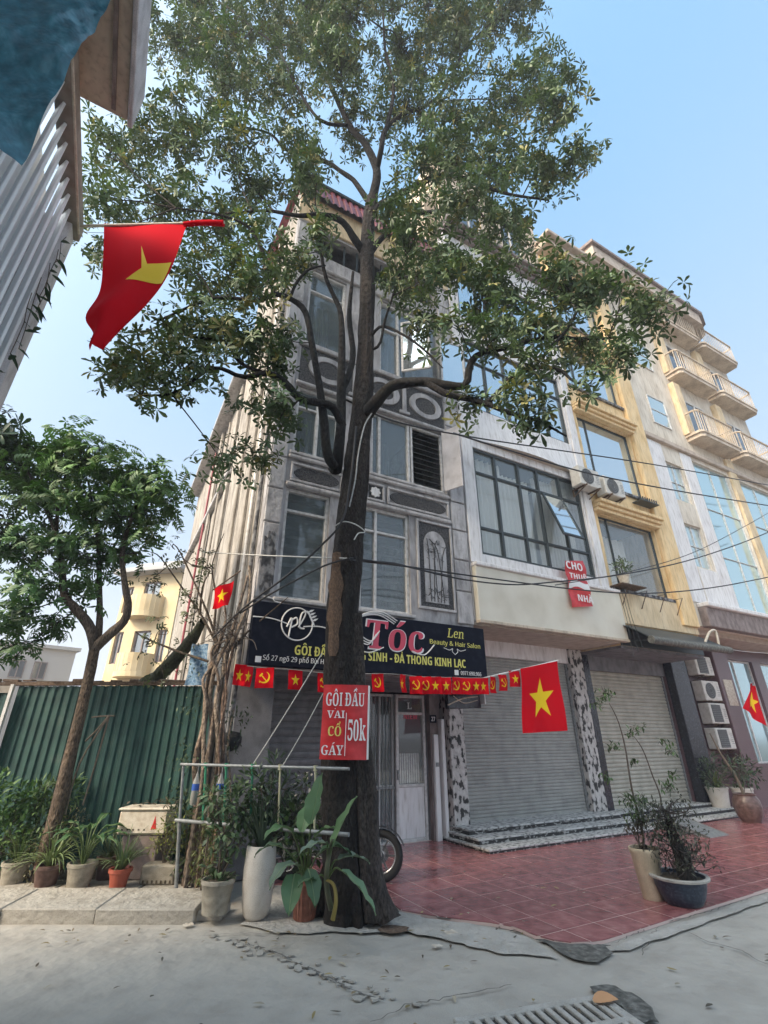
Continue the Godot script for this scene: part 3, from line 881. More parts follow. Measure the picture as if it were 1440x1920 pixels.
func pavement() -> void:
	# raised pavement on the left, its kerb stones, and soil behind them
	var bs := Basis(RT, Vector3.UP, -HD)
	var b := B.new()
	b.box(K(-7.2, 7.7, 0.035), Vector3(10.5, 0.15, 2.1), bs)
	var pv := struct("raised_pavement", b, M.soil)
	var x := -1.93
	for i in 9:
		var w: float = [1.02, 0.98, 1.1, 1.0, 1.0, 1.0, 1.0, 1.0, 1.0][i]
		var k := B.new()
		k.box(K(x - w / 2, 6.42 + 0.02 * sin(i * 2.1), 0.06), Vector3(w - 0.008, 0.15, 0.62), bs * Basis(Vector3.UP, R(-0.005, 0.005)) * Basis(Vector3.RIGHT, 0.05), 0.011)
		part("kerb_stone", k, M.kerb, pv)
		var s := B.new()
		s.box(K(x - w / 2 + 0.1, 6.98, 0.06), Vector3(w - 0.02, 0.122, 0.48), bs * Basis(Vector3.UP, R(-0.02, 0.02)), 0.012)
		part("paving_slab", s, M.kerb, pv)
		x -= w
	var e := B.new()
	e.box(Vector3(1.451, -0.0, -6.363) + Vector3(0.0, 0.03, -0.12), Vector3(0.34, 0.10, 0.34), bs, 0.02)
	part("loose_kerb_stone", e, M.skirt, pv)

# ---------------------------------------------------------------- houses
# a window: frame (part) with panes (sub-parts); fractions give the mullions
func window(root: Node, x0: float, x1: float, y0: float, y1: float, z: float, fm: Material, gm: Material, vs := [], hs := [], w := 0.05, d := 0.07, called := "window") -> MeshInstance3D:
	var b := B.new()
	b.bb(x0, x0 + w, y0, y1, z - d / 2, z + d / 2, 0.006)
	b.bb(x1 - w, x1, y0, y1, z - d / 2, z + d / 2, 0.006)
	b.bb(x0 + w, x1 - w, y0, y0 + w, z - d / 2 + 0.001, z + d / 2 - 0.001, 0.006)
	b.bb(x0 + w, x1 - w, y1 - w, y1, z - d / 2 + 0.001, z + d / 2 - 0.001, 0.006)
	var xs := [x0 + w]
	for v in vs:
		var x := lerpf(x0, x1, v)
		b.bb(x - w / 2, x + w / 2, y0 + w, y1 - w, z - d / 2 + 0.002, z + d / 2 - 0.002, 0.005)
		xs.append(x - w / 2); xs.append(x + w / 2)
	xs.append(x1 - w)
	var ys := [y0 + w]
	for h in hs:
		var y := lerpf(y0, y1, h)
		for k in range(0, xs.size(), 2):
			b.bb(xs[k], xs[k + 1], y - w * 0.4, y + w * 0.4, z - d / 2 + 0.004, z + d / 2 - 0.004, 0.005)
		ys.append(y - w * 0.4); ys.append(y + w * 0.4)
	ys.append(y1 - w)
	var o := part(called, b, fm, root)
	if gm:
		for i in range(0, xs.size(), 2):
			for j in range(0, ys.size(), 2):
				var g := B.new()
				var tx := R(-0.006, 0.006)
				var ty := R(-0.006, 0.006)
				g.box(Vector3((xs[i] + xs[i + 1]) / 2, (ys[j] + ys[j + 1]) / 2, z - 0.008), Vector3(xs[i + 1] - xs[i] - 0.003, ys[j + 1] - ys[j] - 0.003, 0.008), Basis.from_euler(Vector3(tx, ty, 0) * 0.6))
				part("pane", g, gm, o)
	return o

# roller shutter: one sheet of curled slats
func roller(root: Node, x0: float, x1: float, y0: float, y1: float, z: float, pitch: float, deep: float, mat: Material) -> void:
	var b := B.new()
	var y := y0
	while y < y1:
		var h := pitch
		var p := [Vector2(0, 0), Vector2(deep * 0.8, pitch * 0.12), Vector2(deep, pitch * 0.45), Vector2(deep * 0.75, pitch * 0.78), Vector2(0, pitch * 0.92), Vector2(0, pitch)]
		for k in p.size() - 1:
			b.quad(Vector3(x0, y + p[k].y, z + p[k].x), Vector3(x1, y + p[k].y, z + p[k].x), Vector3(x1, y + p[k + 1].y, z + p[k + 1].x), Vector3(x0, y + p[k + 1].y, z + p[k + 1].x))
		y += h
	var o := part("roller_shutter", b, mat, root)
	var e := B.new()
	e.bb(x0, x1, y0 - 0.07, y0, z - 0.01, z + deep + 0.012, 0.006)
	part("bottom_rail", e, mat, o)
	var g := B.new()
	g.bb(x0 - 0.05, x0 + 0.012, y0 - 0.07, y1, z - 0.03, z + 0.06, 0.004)
	g.bb(x1 - 0.012, x1 + 0.05, y0 - 0.07, y1, z - 0.03, z + 0.06, 0.004)
	part("guide_rail", g, M.steel, o)

func ellipse(cx: float, cy: float, rx: float, ry: float, n := 28, wob := 0.0, k := 8) -> PackedVector2Array:
	var p := PackedVector2Array()
	for i in n:
		var a := TAU * i / n
		var w := 1.0 + wob * cos(a * k)
		p.append(Vector2(cx + cos(a) * rx * w, cy + sin(a) * ry * w))
	return p

func ring(b: B, outer: PackedVector2Array, inner: PackedVector2Array, z0: float, z1: float) -> void:
	var n := outer.size()
	for i in n:
		var j := (i + 1) % n
		var o0 := outer[i]; var o1 := outer[j]; var i0 := inner[i]; var i1 := inner[j]
		b.quad(Vector3(i0.x, i0.y, z1), Vector3(o0.x, o0.y, z1), Vector3(o1.x, o1.y, z1), Vector3(i1.x, i1.y, z1))
		b.quad(Vector3(o0.x, o0.y, z1), Vector3(o0.x, o0.y, z0), Vector3(o1.x, o1.y, z0), Vector3(o1.x, o1.y, z1))
		b.quad(Vector3(i0.x, i0.y, z0), Vector3(i0.x, i0.y, z1), Vector3(i1.x, i1.y, z1), Vector3(i1.x, i1.y, z0))

func border(b: B, x0: float, x1: float, y0: float, y1: float, w: float, z0: float, z1: float) -> void:
	b.bb(x0, x1, y0, y0 + w, z0, z1, 0.008)
	b.bb(x0, x1, y1 - w, y1, z0, z1, 0.008)
	b.bb(x0, x0 + w, y0 + w, y1 - w, z0, z1 - 0.001, 0.008)
	b.bb(x1 - w, x1, y0 + w, y1 - w, z0, z1 - 0.001, 0.008)

func shell(root: Node, x0: float, x1: float, y0: float, y1: float, zf: float, zb: float, mat: Material, floors: Array, side_mat: Material = null) -> void:
	# side walls, back, roof and floors behind a front wall that is built apart
	var t := 0.18
	var s := B.new()
	s.bb(x0, x0 + t, y0, y1, zb, zf)
	part("side_wall", s, side_mat if side_mat else mat, root)
	var s2 := B.new()
	s2.bb(x1 - t, x1, y0, y1, zb, zf)
	part("side_wall", s2, mat, root)
	var k := B.new()
	k.bb(x0 + t, x1 - t, y0, y1, zb, zb + t)
	part("back_wall", k, mat, root)
	var rf := B.new()
	rf.bb(x0 + t, x1 - t, y1 - 0.2, y1 - 0.002, zb + t, zf)
	part("roof", rf, mat, root)
	for y in floors:
		var f := B.new()
		f.bb(x0 + t, x1 - t, y - 0.1, y + 0.1, zb + t, zf - 0.003)
		part("floor", f, M.interior, root)
	var m := B.new()
	m.bb(x0 + t, x1 - t, y0, y1 - 0.2, zf - 3.2, zf - 3.1)
	part("inner_wall", m, M.interior, root)

func grey_house() -> void:
	var h := thing("narrow_house", "narrow soot-stained grey house with moulded panels and a red metal roof edge", "house", Vector3(3.75, 0, -8))
	var x0 := 1.65
	var x1 := 5.84
	var zf := ZU
	var win := [[1.99, 2.80, 3.66, 5.62], [3.42, 4.46, 3.66, 5.62], [2.02, 2.92, 6.34, 7.86], [3.62, 5.42, 6.34, 7.86], [2.04, 2.92, 8.98, 11.2], [3.80, 5.50, 8.98, 11.2], [2.1, 5.4, 11.75, 12.55]]
	var b := B.new()
	b.wall(x0, x1, 2.62, 14.1, zf - 0.2, zf, win)
	part("front_wall", b, M.grey, h)
	shell(h, x0, x1, 2.62, 14.1, zf - 0.2, -11.2, M.grey, [2.72, 6.2, 8.88, 11.6], M.side_wall)
	# rear block, lower, with an eave
	var rb := B.new()
	rb.bb(x0 + 0.05, x1, 0, 11.0, -19.6, -11.2)
	part("rear_block", rb, M.side_wall, h)
	var rv := B.new()
	rv.bb(x0 - 0.35, x1, 11.0, 11.12, -19.7, -11.21, 0.02)
	rv.bb(x0 - 0.10, x0 + 0.05, 7.9, 8.02, -19.5, -11.25, 0.02)
	part("rear_eave", rv, M.light_grey, h)
	# pipes and ribs running down the side wall
	for k in 5:
		var z: float = [-7.35, -7.9, -9.6, -12.6, -15.0][k]
		var p := B.new()
		p.tube([Vector3(x0 - 0.05, 0.2, z), Vector3(x0 - 0.05, 9.5 + R(0, 3), z)], [0.035, 0.035], 8)
		part("drain_pipe", p, [M.soot, M.white_frame, M.side_wall, M.post, M.red_metal][k], h)
	for k in 3:
		var p := B.new()
		p.bb(x0 - 0.06, x0 - 0.002, 0.0, 10.9 if k else 13.9, [-8.7, -11.5, -14.2][k] - 0.16, [-8.7, -11.5, -14.2][k] + 0.16, 0.01)
		part("side_pilaster", p, M.side_wall, h)
	# ground floor, set back
	var g := B.new()
	g.wall(x0, 5.9, 0, 2.62, ZD - 0.2, ZD, [[2.45, 4.0, 0.05, 2.45], [4.2, 5.64, 0.0, 2.5]])
	part("shop_front_wall", g, M.dark_wall, h)
	var gs := B.new()
	gs.bb(x0, x0 + 0.18, 0, 2.62, -11.2, ZD - 0.2)
	gs.bb(x1 - 0.1, x1 + 0.06, 0, 2.62, -11.2, ZD - 0.2)
	gs.bb(x0 + 0.18, x1 - 0.1, 0, 2.62, -11.2, -11.0)
	gs.bb(x0 + 0.18, x1 - 0.1, 0.0, 0.04, -11.0, ZD - 0.2)
	part("shop_room", gs, M.interior, h)
	var sf := B.new()
	sf.bb(x0, x1, 2.56, 2.62, ZD, zf - 0.2)
	part("overhang_soffit", sf, M.dark_wall, h)
	var cp := B.new()
	cp.bb(x0 + 0.01, x0 + 0.62, 0, 2.56, ZD, ZD + 0.9, 0.01)
	part("corner_pier", cp, M.dark_wall, h)
	roller(h, 2.5, 3.95, 0.12, 2.45, ZD - 0.06, 0.115, 0.02, M.shutter_dark)
	# aluminium door with glazed upper half, grille beside it
	var dr := window(h, 4.95, 5.62, 0.02, 2.46, ZD - 0.02, M.white_frame, null, [], [0.36, 0.86], 0.06, 0.07, "door")
	for q in [[0.36 * 2.44 + 0.05, 0.86 * 2.44, M.glass], [0.86 * 2.44 + 0.04, 2.40, M.glass]]:
		var pn := B.new()
		pn.bb(5.01, 5.56, q[0], q[1], ZD - 0.03, ZD - 0.024)
		part("pane", pn, q[2], dr)
	var lo := B.new()
	lo.bb(5.01, 5.56, 0.08, 0.87, ZD - 0.035, ZD - 0.005, 0.008)
	part("lower_panel", lo, M.white, dr)
	var pb := B.new()
	for k in 11:
		pb.bb(5.02 + k * 0.05, 5.055 + k * 0.05, 0.92, 1.42, ZD - 0.16, ZD - 0.15)
	part("inner_grille", pb, M.white_frame, dr)
	var hd := B.new()
	hd.bb(4.965, 4.99, 1.0, 1.16, ZD + 0.015, ZD + 0.05, 0.005)
	part("door_handle", hd, M.steel, dr)
	var gl := window(h, 4.24, 4.93, 0.02, 2.46, ZD - 0.06, M.white_frame, M.glass, [0.55], [0.36], 0.045, 0.06, "side_light")
	var bars := B.new()
	for k in 9:
		bars.tube([Vector3(4.29 + k * 0.075, 0.06, ZD + 0.01), Vector3(4.29 + k * 0.075, 2.42, ZD + 0.01)], 0.008, 6)
	bars.bb(4.26, 4.92, 0.86, 0.90, ZD - 0.01, ZD + 0.005)
	part("bars", bars, M.steel, gl)
	# door notice, lettered glass
	letters("door_lettering", "L", font("Droid Serif", true, true), 5.23, 5.33, 2.2, 0.12, M.print_white, dr, Transform3D(Basis(), Vector3(0, 0, ZD - 0.02)), 0.003)
	letters("door_lettering", "NIEM", font("Droid Sans", true), 5.15, 5.45, 2.02, 0.10, M.print_pink, dr, Transform3D(Basis(), Vector3(0, 0, ZD - 0.02)), 0.003)
	# wall strip with two white pipes right of the door
	var ws := B.new()
	ws.bb(5.66, 5.9, 0, 2.62, ZD, ZD + 0.12)
	part("door_pier", ws, M.brown_wall, h)
	for k in 2:
		var p := B.new()
		p.bb([5.69, 5.83][k], [5.80, 5.91][k], 0.02, [1.75, 2.02][k], ZD + 0.121, ZD + [0.19, 0.26][k], 0.012)
		part("white_cable_duct", p, M.print_white, h)
	var so := B.new()
	so.bb(5.71, 5.78, 1.20, 1.27, ZD + 0.191, ZD + 0.205, 0.004)
	so.bb(5.73, 5.76, 1.215, 1.255, ZD + 0.205, ZD + 0.210)
	part("wall_socket", so, M.steel, h)
	# corner blocks up both edges
	for side in 2:
		for k in 15:
			var y := 3.62 + k * 0.64
			if y > 12.6: break
			var q := B.new()
			var xa: float = [x0 + 0.003, 5.47][side]
			var xb: float = [1.93, x1 - 0.003][side]
			q.bb(xa, xb, y, y + 0.615, zf + 0.001, zf + R(0.040, 0.05), 0.014)
			part("corner_block", q, M.light_grey if (k * 7 + side * 3) % 5 or k > 12 else M.grey, h)
			if side == 0 and k in [0, 1]:
				q = null
	var st := B.new()
	st.bb(1.68, 1.92, 3.66, 4.7, zf + 0.05, zf + 0.054)
	part("soot_stain", wavy_plate(1.69, 1.91, 3.66, 4.72, zf + 0.051), M.soot, h)
	# first floor windows with louvre slats behind the glass
	for q in [[1.99, 2.80, 3.66, 5.62, [], [0.79], 9], [3.42, 4.46, 3.66, 5.62, [0.32], [0.76], 9], [2.02, 2.92, 6.34, 7.86, [0.5], [0.7], 0], [3.62, 4.55, 6.34, 7.86, [0.22], [], 0], [2.04, 2.92, 8.98, 11.2, [], [0.72], 0], [3.80, 5.50, 8.98, 11.2, [0.3], [0.62], 0]]:
		var w := window(h, q[0], q[1], q[2], q[3], zf - 0.09, M.white_frame, M.glass, q[4], q[5], 0.055, 0.09)
		if q[6]:
			var cnt := int((q[3] - q[2]) / 0.17)
			for k in cnt:
				var s := B.new()
				var y: float = q[2] + 0.12 + k * 0.17
				s.box(Vector3((q[0] + q[1]) / 2, y, zf - 0.24), Vector3(q[1] - q[0] - 0.1, 0.10, 0.012), Basis(Vector3.RIGHT, -0.6))
				part("louvre_slat", s, M.louvre_dark, w)
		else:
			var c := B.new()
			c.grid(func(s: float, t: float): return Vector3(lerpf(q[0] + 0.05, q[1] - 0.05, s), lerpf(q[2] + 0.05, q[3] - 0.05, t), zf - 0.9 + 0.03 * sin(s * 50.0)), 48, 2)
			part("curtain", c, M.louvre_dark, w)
		var sill := B.new()
		sill.bb(q[0] - 0.06, q[1] + 0.06, q[2] - 0.06, q[2] - 0.001, zf + 0.001, zf + 0.07, 0.012)
		part("sill", sill, M.light_grey, w)
	# dark louvred opening with its open white leaf, second floor
	var lv := B.new()
	border(lv, 4.58, 5.40, 6.36, 7.84, 0.05, zf - 0.12, zf - 0.05)
	var lvo := part("louvred_opening", lv, M.white_frame, h)
	for k in 11:
		var s := B.new()
		s.box(Vector3(4.99, 6.47 + k * 0.125, zf - 0.12), Vector3(0.70, 0.10, 0.010), Basis(Vector3.RIGHT, -0.75))
		part("louvre_slat", s, M.rubber, lvo)
	var ol := B.new()
	ol.box(Vector3(5.43, 7.1, zf + 0.24), Vector3(0.035, 1.50, 0.44), Basis(Vector3.UP, 0.42), 0.006)
	part("open_shutter_leaf", ol, M.plaster, lvo)
	# open glass leaves of the third floor
	for q in [[4.35, 0.9], [5.45, 0.35]]:
		var fr := B.new()
		var bs := Basis(Vector3.UP, -q[1] + 0.2)
		var at := Vector3(q[0], 9.9, zf + 0.06)
		for e in [[0.0, 0.04], [0.62, 0.04]]:
			fr.box(at + bs * Vector3(e[0] - 0.31 * 0, 0, 0), Vector3(0.045, 1.5, 0.045), bs)
		for e in [-0.73, 0.73]:
			fr.box(at + bs * Vector3(0.31, e, 0), Vector3(0.58, 0.045, 0.043), bs)
		var fo := part("open_casement", fr, M.white_frame, h)
		var gp := B.new()
		gp.box(at + bs * Vector3(0.31, 0, 0), Vector3(0.57, 1.41, 0.008), bs)
		part("pane", gp, M.mirror_glass, fo)
	# moulded bands
	for y in [5.66, 6.22, 7.90, 8.90, 11.28]:
		var mo := B.new()
		mo.bb(1.95, 5.45, y - 0.035, y + 0.035, zf + 0.001, zf + 0.075, 0.02)
		var moo := part("moulding", mo, M.light_grey, h)
		var mc := B.new()
		mc.bb(1.95, 5.45, y + 0.036, y + 0.06, zf + 0.001, zf + 0.045, 0.008)
		part("moulding_cap", mc, M.light_grey, moo)
	for q in [[2.02, 3.02, 5.74, 6.12], [3.50, 3.90, 5.74, 6.12], [3.96, 5.42, 5.74, 6.12]]:
		var f := B.new()
		border(f, q[0], q[1], q[2], q[3], 0.045, zf + 0.001, zf + 0.05)
		var fo := part("panel_frame", f, M.light_grey, h)
		var p := B.new()
		if q[1] - q[0] < 0.5:
			p.bb(q[0] + 0.046, q[1] - 0.046, q[2] + 0.046, q[3] - 0.046, zf + 0.001, zf + 0.012)
			var r := B.new()
			var e := ellipse((q[0] + q[1]) / 2, (q[2] + q[3]) / 2, 0.10, 0.10, 40, 0.14, 8)
			r.plate(e, Transform3D(Basis(), Vector3(0, 0, zf + 0.013)), 0.03)
			part("rosette", r, M.white, fo)
		else:
			var c := 0.1
			var e := PackedVector2Array([Vector2(q[0] + 0.07, q[2] + 0.07 + c), Vector2(q[0] + 0.12, q[2] + 0.12), Vector2(q[0] + 0.07 + c * 1.6, q[2] + 0.07), Vector2(q[1] - 0.07 - c * 1.6, q[2] + 0.07), Vector2(q[1] - 0.12, q[2] + 0.12), Vector2(q[1] - 0.07, q[2] + 0.07 + c), Vector2(q[1] - 0.07, q[3] - 0.07 - c), Vector2(q[1] - 0.12, q[3] - 0.12), Vector2(q[1] - 0.07 - c * 1.6, q[3] - 0.07), Vector2(q[0] + 0.07 + c * 1.6, q[3] - 0.07), Vector2(q[0] + 0.12, q[3] - 0.12), Vector2(q[0] + 0.07, q[3] - 0.07 - c)])
			p.plate(e, Transform3D(Basis(), Vector3(0, 0, zf + 0.001)), 0.018)
		part("panel_field", p, M.rough_grey, fo)
	# big relief panel with a bamboo under an arch
	var rp := B.new()
	border(rp, 4.60, 5.44, 3.80, 5.58, 0.05, zf + 0.001, zf + 0.05)
	var rpo := part("relief_panel", rp, M.light_grey, h)
	var fld := B.new()
	fld.bb(4.651, 5.389, 3.851, 5.529, zf + 0.001, zf + 0.02)
	part("panel_field", fld, M.rough_grey, rpo)
	var arch := PackedVector2Array()
	arch.append(Vector2(4.76, 3.94)); arch.append(Vector2(5.28, 3.94))
	for k in 13:
		var a := PI * k / 12.0
		arch.append(Vector2(5.02 + cos(a) * 0.26, 5.08 + sin(a) * 0.30))
	var ap := B.new()
	ap.plate(arch, Transform3D(Basis(), Vector3(0, 0, zf + 0.0205)), 0.012)
	part("arch_field", ap, M.light_grey, rpo)
	var bm := B.new()
	for k in 5:
		var xx: float = 4.88 + k * 0.075
		var lean: float = [-0.02, 0.05, -0.06, 0.10, -0.12][k]
		bm.tube(curve([Vector3(xx, 3.96, zf + 0.038), Vector3(xx + lean * 0.4, 4.5, zf + 0.04), Vector3(xx + lean, 4.95 + 0.06 * (k % 3), zf + 0.04), Vector3(xx + lean * 2.4, 5.2, zf + 0.038)], 4), 0.008, 5)
	for k in 60:
		var p := Vector3(R(4.8, 5.24), R(4.0, 4.2) if k % 2 else R(4.7, 5.2), zf + 0.036)
		bm.leaf(p, Vector3(R(-1, 1), R(-0.5, 1.0), 0.1), Vector3.BACK, R(0.06, 0.15), 0.014, 0.1, 2)
	part("bamboo_relief", bm, M.rough_grey, rpo)
	# ovals between the second and third floor
	for q in [[2.60, 8.42, 0.42, 0.33], [3.85, 8.42, 0.42, 0.33], [4.95, 8.42, 0.42, 0.33]]:
		var f := B.new()
		ring(f, ellipse(q[0], q[1], q[2], q[3]), ellipse(q[0], q[1], q[2] * 0.66, q[3] * 0.66), zf + 0.001, zf + 0.05)
		var fo := part("oval_ring", f, M.grey, h)
		var p := B.new()
		p.plate(ellipse(q[0], q[1], q[2] * 0.6, q[3] * 0.6, 32, 0.06, 10), Transform3D(Basis(), Vector3(0, 0, zf + 0.001)), 0.03)
		part("oval_boss", p, M.rough_grey, fo)
	for q in [[3.2], [4.4]]:
		var f := B.new()
		f.bb(q[0] - 0.05, q[0] + 0.05, 8.08, 8.78, zf + 0.001, zf + 0.045, 0.01)
		f.bb(q[0] - 0.13, q[0] + 0.13, 8.02, 8.10, zf + 0.001, zf + 0.048, 0.01)
		f.bb(q[0] - 0.13, q[0] + 0.13, 8.76, 8.84, zf + 0.001, zf + 0.048, 0.01)
		part("relief_column", f, M.grey, h)
	for q in [[2.0, 5.45, 7.97, 8.86]]:
		var f := B.new()
		f.bb(q[0], q[1], q[2], q[3], zf + 0.0005, zf + 0.006)
		part("band_field", f, M.rough_grey, h)
	# stained terrace wall, cream parapet and the red sheet edge
	var pr := B.new()
	pr.bb(x0 - 0.03, x1 + 0.02, 12.62, 13.55, zf + 0.001, zf + 0.06, 0.01)
	part("parapet", pr, M.pale_yellow, h)
	var tr := B.new()
	for k in 10:
		tr.bb(2.15 + k * 0.34, 2.19 + k * 0.34, 11.75, 12.55, zf - 0.12, zf - 0.08)
	part("terrace_bars", tr, M.dark_frame, h)
	var n := 27
	var wd := (x1 - x0 + 0.30) / n
	for k in n:
		var s := B.new()
		var xa := x0 - 0.15 + k * wd
		var top := Vector3(0, 14.38, zf - 0.1)
		var bot := Vector3(0, 13.46, zf + 0.20)
		var e := 0.035
		var prof := [Vector2(0, 0), Vector2(wd * 0.3, 0), Vector2(wd * 0.42, e), Vector2(wd * 0.88, e), Vector2(wd, 0)]
		for m in 4:
			var nn := Vector3(0, 0.31, 0.95)
			s.quad(bot + Vector3(xa + prof[m].x, 0, 0) + nn * prof[m].y, bot + Vector3(xa + prof[m + 1].x, 0, 0) + nn * prof[m + 1].y, top + Vector3(xa + prof[m + 1].x, 0, 0) + nn * prof[m + 1].y, top + Vector3(xa + prof[m].x, 0, 0) + nn * prof[m].y)
		part("roof_sheet_rib", s, M.red_metal, h)
	var cap := B.new()
	cap.bb(x0 - 0.18, x1 + 0.17, 14.36, 14.46, zf - 0.3, zf - 0.02, 0.01)
	part("roof_cap", cap, M.dark_frame, h)
	var rs := B.new()
	rs.quad(Vector3(x0 - 0.12, 14.34, zf - 0.1), Vector3(x1 + 0.12, 14.34, zf - 0.1), Vector3(x1 + 0.12, 15.2, -11), Vector3(x0 - 0.12, 15.2, -11))
	part("roof_sheet", rs, M.red_metal, h)

func wavy_plate(xa: float, xb: float, ya: float, yb: float, z: float) -> B:
	var b := B.new()
	var p := PackedVector2Array()
	var f := noise(6.0, 9, 3)
	for i in 40:
		var a := TAU * i / 40
		var m := 1.0 + 0.5 * f.get_noise_2d(cos(a), sin(a))
		p.append(Vector2(clampf((xa + xb) / 2 + cos(a) * (xb - xa) * 0.6 * m, xa, xb), clampf((ya + yb) / 2 + sin(a) * (yb - ya) * 0.5 * m, ya, yb)))
	b.plate(p, Transform3D(Basis(), Vector3(0, 0, z)), 0.003)
	return b

func white_house() -> void:
	var h := thing("townhouse", "white townhouse with black framed windows, an open sash and a wide cream fascia", "house", Vector3(8, 0, -8.5))
	var x0 := 5.88
	var x1 := 10.08
	var z := ZU
	var holes := [[6.24, 9.74, 5.14, 7.78], [6.24, 9.74, 8.95, 11.2], [6.24, 9.74, 12.0, 14.2]]
	var b := B.new()
	b.wall(x0, x1, 3.72, 15.2, z - 0.2, z, holes)
	part("front_wall", b, M.white, h)
	shell(h, x0, x1, 3.72, 15.2, z - 0.2, -16.0, M.white, [3.8, 8.4, 11.6])
	var g := B.new()
	g.bb(x0, x0 + 0.12, 0, 3.72, -16, ZG - 0.25)
	g.bb(x1 - 0.1, x1, 0, 3.72, -16, ZG - 0.25)
	g.bb(x0, x1, 3.3, 3.7, ZG - 0.22, ZG)
	g.bb(x0 + 0.12, x1 - 0.1, 0, 3.3, ZG - 0.5, ZG - 0.4)
	part("ground_floor_wall", g, M.white, h)
	# cream fascia box
	var f := B.new()
	f.bb(x0 + 0.02, x1 + 0.16, 3.70, 4.80, z + 0.001, z + 0.14, 0.012)
	var fo := part("fascia", f, M.cream, h)
	var lip := B.new()
	lip.bb(x0 + 0.01, x1 + 0.17, 3.66, 3.72, z + 0.02, z + 0.16, 0.008)
	part("fascia_lip", lip, M.beige, fo)
	var lt := B.new()
	lt.bb(x0 + 0.01, x1 + 0.17, 4.80, 4.88, z + 0.001, z + 0.19, 0.015)
	part("fascia_top", lt, M.white, fo)
	var sf := B.new()
	sf.bb(x0, x1, 3.64, 3.70, ZG, z + 0.0)
	part("overhang_soffit", sf, M.soffit, h)
	# windows
	var w := window(h, 6.24, 9.74, 5.14, 7.78, z - 0.08, M.dark_frame, M.glass, [0.19, 0.40, 0.58, 0.80], [0.24, 0.76], 0.065, 0.09)
	for k in 4:
		var xa: float = [6.30, 7.3, 8.42, 9.1][k]
		var xb: float = [7.35, 8.2, 9.08, 9.7][k]
		var c := B.new()
		c.grid(func(s: float, t: float): return Vector3(lerpf(xa, xb, s), lerpf(5.18, 7.72 if k != 1 else 7.5, t), z - 0.34 - 0.07 * k * 0.3 + (0.035 + 0.02 * (1.0 - t)) * sin(s * 42.0 + k * 2.0 + t * 0.8)), 56, 5)
		part("curtain", c, M.curtain, w)
	var sh := B.new()   # top hung sash standing open
	var hinge := Vector3(8.64, 7.10, z + 0.0)
	var bs := Basis(Vector3.RIGHT, -0.33)
	for e in [-0.32, 0.32]:
		sh.box(hinge + bs * Vector3(e, -0.66, 0), Vector3(0.05, 1.32, 0.045), bs)
	for e in [-0.025, -1.295]:
		sh.box(hinge + bs * Vector3(0, e, 0.0), Vector3(0.59, 0.05, 0.043), bs)
	var so := part("open_sash", sh, M.dark_frame, w)
	var sg := B.new()
	sg.box(hinge + bs * Vector3(0, -0.66, 0), Vector3(0.58, 1.21, 0.008), bs)
	part("pane", sg, M.mirror_glass, so)
	for y in [[8.95, 11.2], [12.0, 14.2]]:
		window(h, 6.24, 9.74, y[0], y[1], z - 0.08, M.dark_frame, M.mirror_glass, [0.2, 0.4, 0.6, 0.8], [0.7], 0.06, 0.09)
	# bulging cornice over the first floor
	var co := B.new()
	co.grid(func(s: float, t: float):
		return Vector3(lerpf(x0 + 0.32, x1 - 0.02, s), lerpf(7.98, 8.72, t), z + 0.003 + 0.20 * (1.0 - t) * sin(PI * s)), 24, 6)
	var cu := B.new()
	for i in 24:
		var a := float(i) / 24
		var c := float(i + 1) / 24
		var p := Vector3(lerpf(x0 + 0.32, x1 - 0.02, a), 7.98, z + 0.003 + 0.20 * sin(PI * a))
		var q := Vector3(lerpf(x0 + 0.32, x1 - 0.02, c), 7.98, z + 0.003 + 0.20 * sin(PI * c))
		cu.quad(Vector3(p.x, 7.98, z), Vector3(q.x, 7.98, z), q, p)
	var coo := part("curved_cornice", co, M.white, h)
	part("cornice_underside", cu, M.soffit, coo)
	var pil := B.new()
	pil.bb(x0 + 0.003, x0 + 0.3, 4.9, 15.1, z + 0.001, z + 0.05, 0.01)
	pil.bb(x1 - 0.28, x1 - 0.003, 4.9, 15.1, z + 0.001, z + 0.05, 0.01)
	part("edge_pilaster", pil, M.white, h)
	# beige upper storey above a brown cornice
	var cn := B.new()
	for k in 3:
		cn.bb(x0 - 0.02, x1 + 0.05, 15.2 + k * 0.13, 15.32 + k * 0.13, z - 0.3, z + 0.12 + k * 0.1, 0.015)
	part("brown_cornice", cn, M.brown_wall, h)
	var up := B.new()
	up.wall(x0 + 0.05, x1, 15.6, 18.6, z - 0.2, z - 0.02, [[6.6, 7.5, 16.1, 17.7], [8.4, 9.3, 16.1, 17.7]])
	part("top_storey_wall", up, M.beige, h)
	var ub := B.new()
	ub.bb(x0 + 0.05, x1, 15.6, 18.6, -14, z - 0.9)
	part("top_storey", ub, M.beige, h)
	for q in [6.6, 8.4]:
		window(h, q, q + 0.9, 16.1, 17.7, z - 0.1, M.white_frame, M.dark_glass, [0.5], [], 0.05, 0.08)
	var tw := B.new()
	tw.bb(x0 + 0.4, x0 + 2.3, 18.6, 20.8, -12, z - 0.6, 0.02)
	part("stair_head", tw, M.beige, h)
	# shutter, peeling columns, steps
	roller(h, 6.35, 9.58, 0.32, 3.3, ZG - 0.12, 0.062, 0.016, M.shutter)
	for q in [[5.95, 6.31, 0.0], [9.62, 10.06, 0.0]]:
		var c := B.new()
		c.bb(q[0], q[1], q[2], 3.64, ZG - 0.28, ZG + 0.06, 0.012)
		part("peeling_column", c, M.peel, h)
	var x2 := 9.95
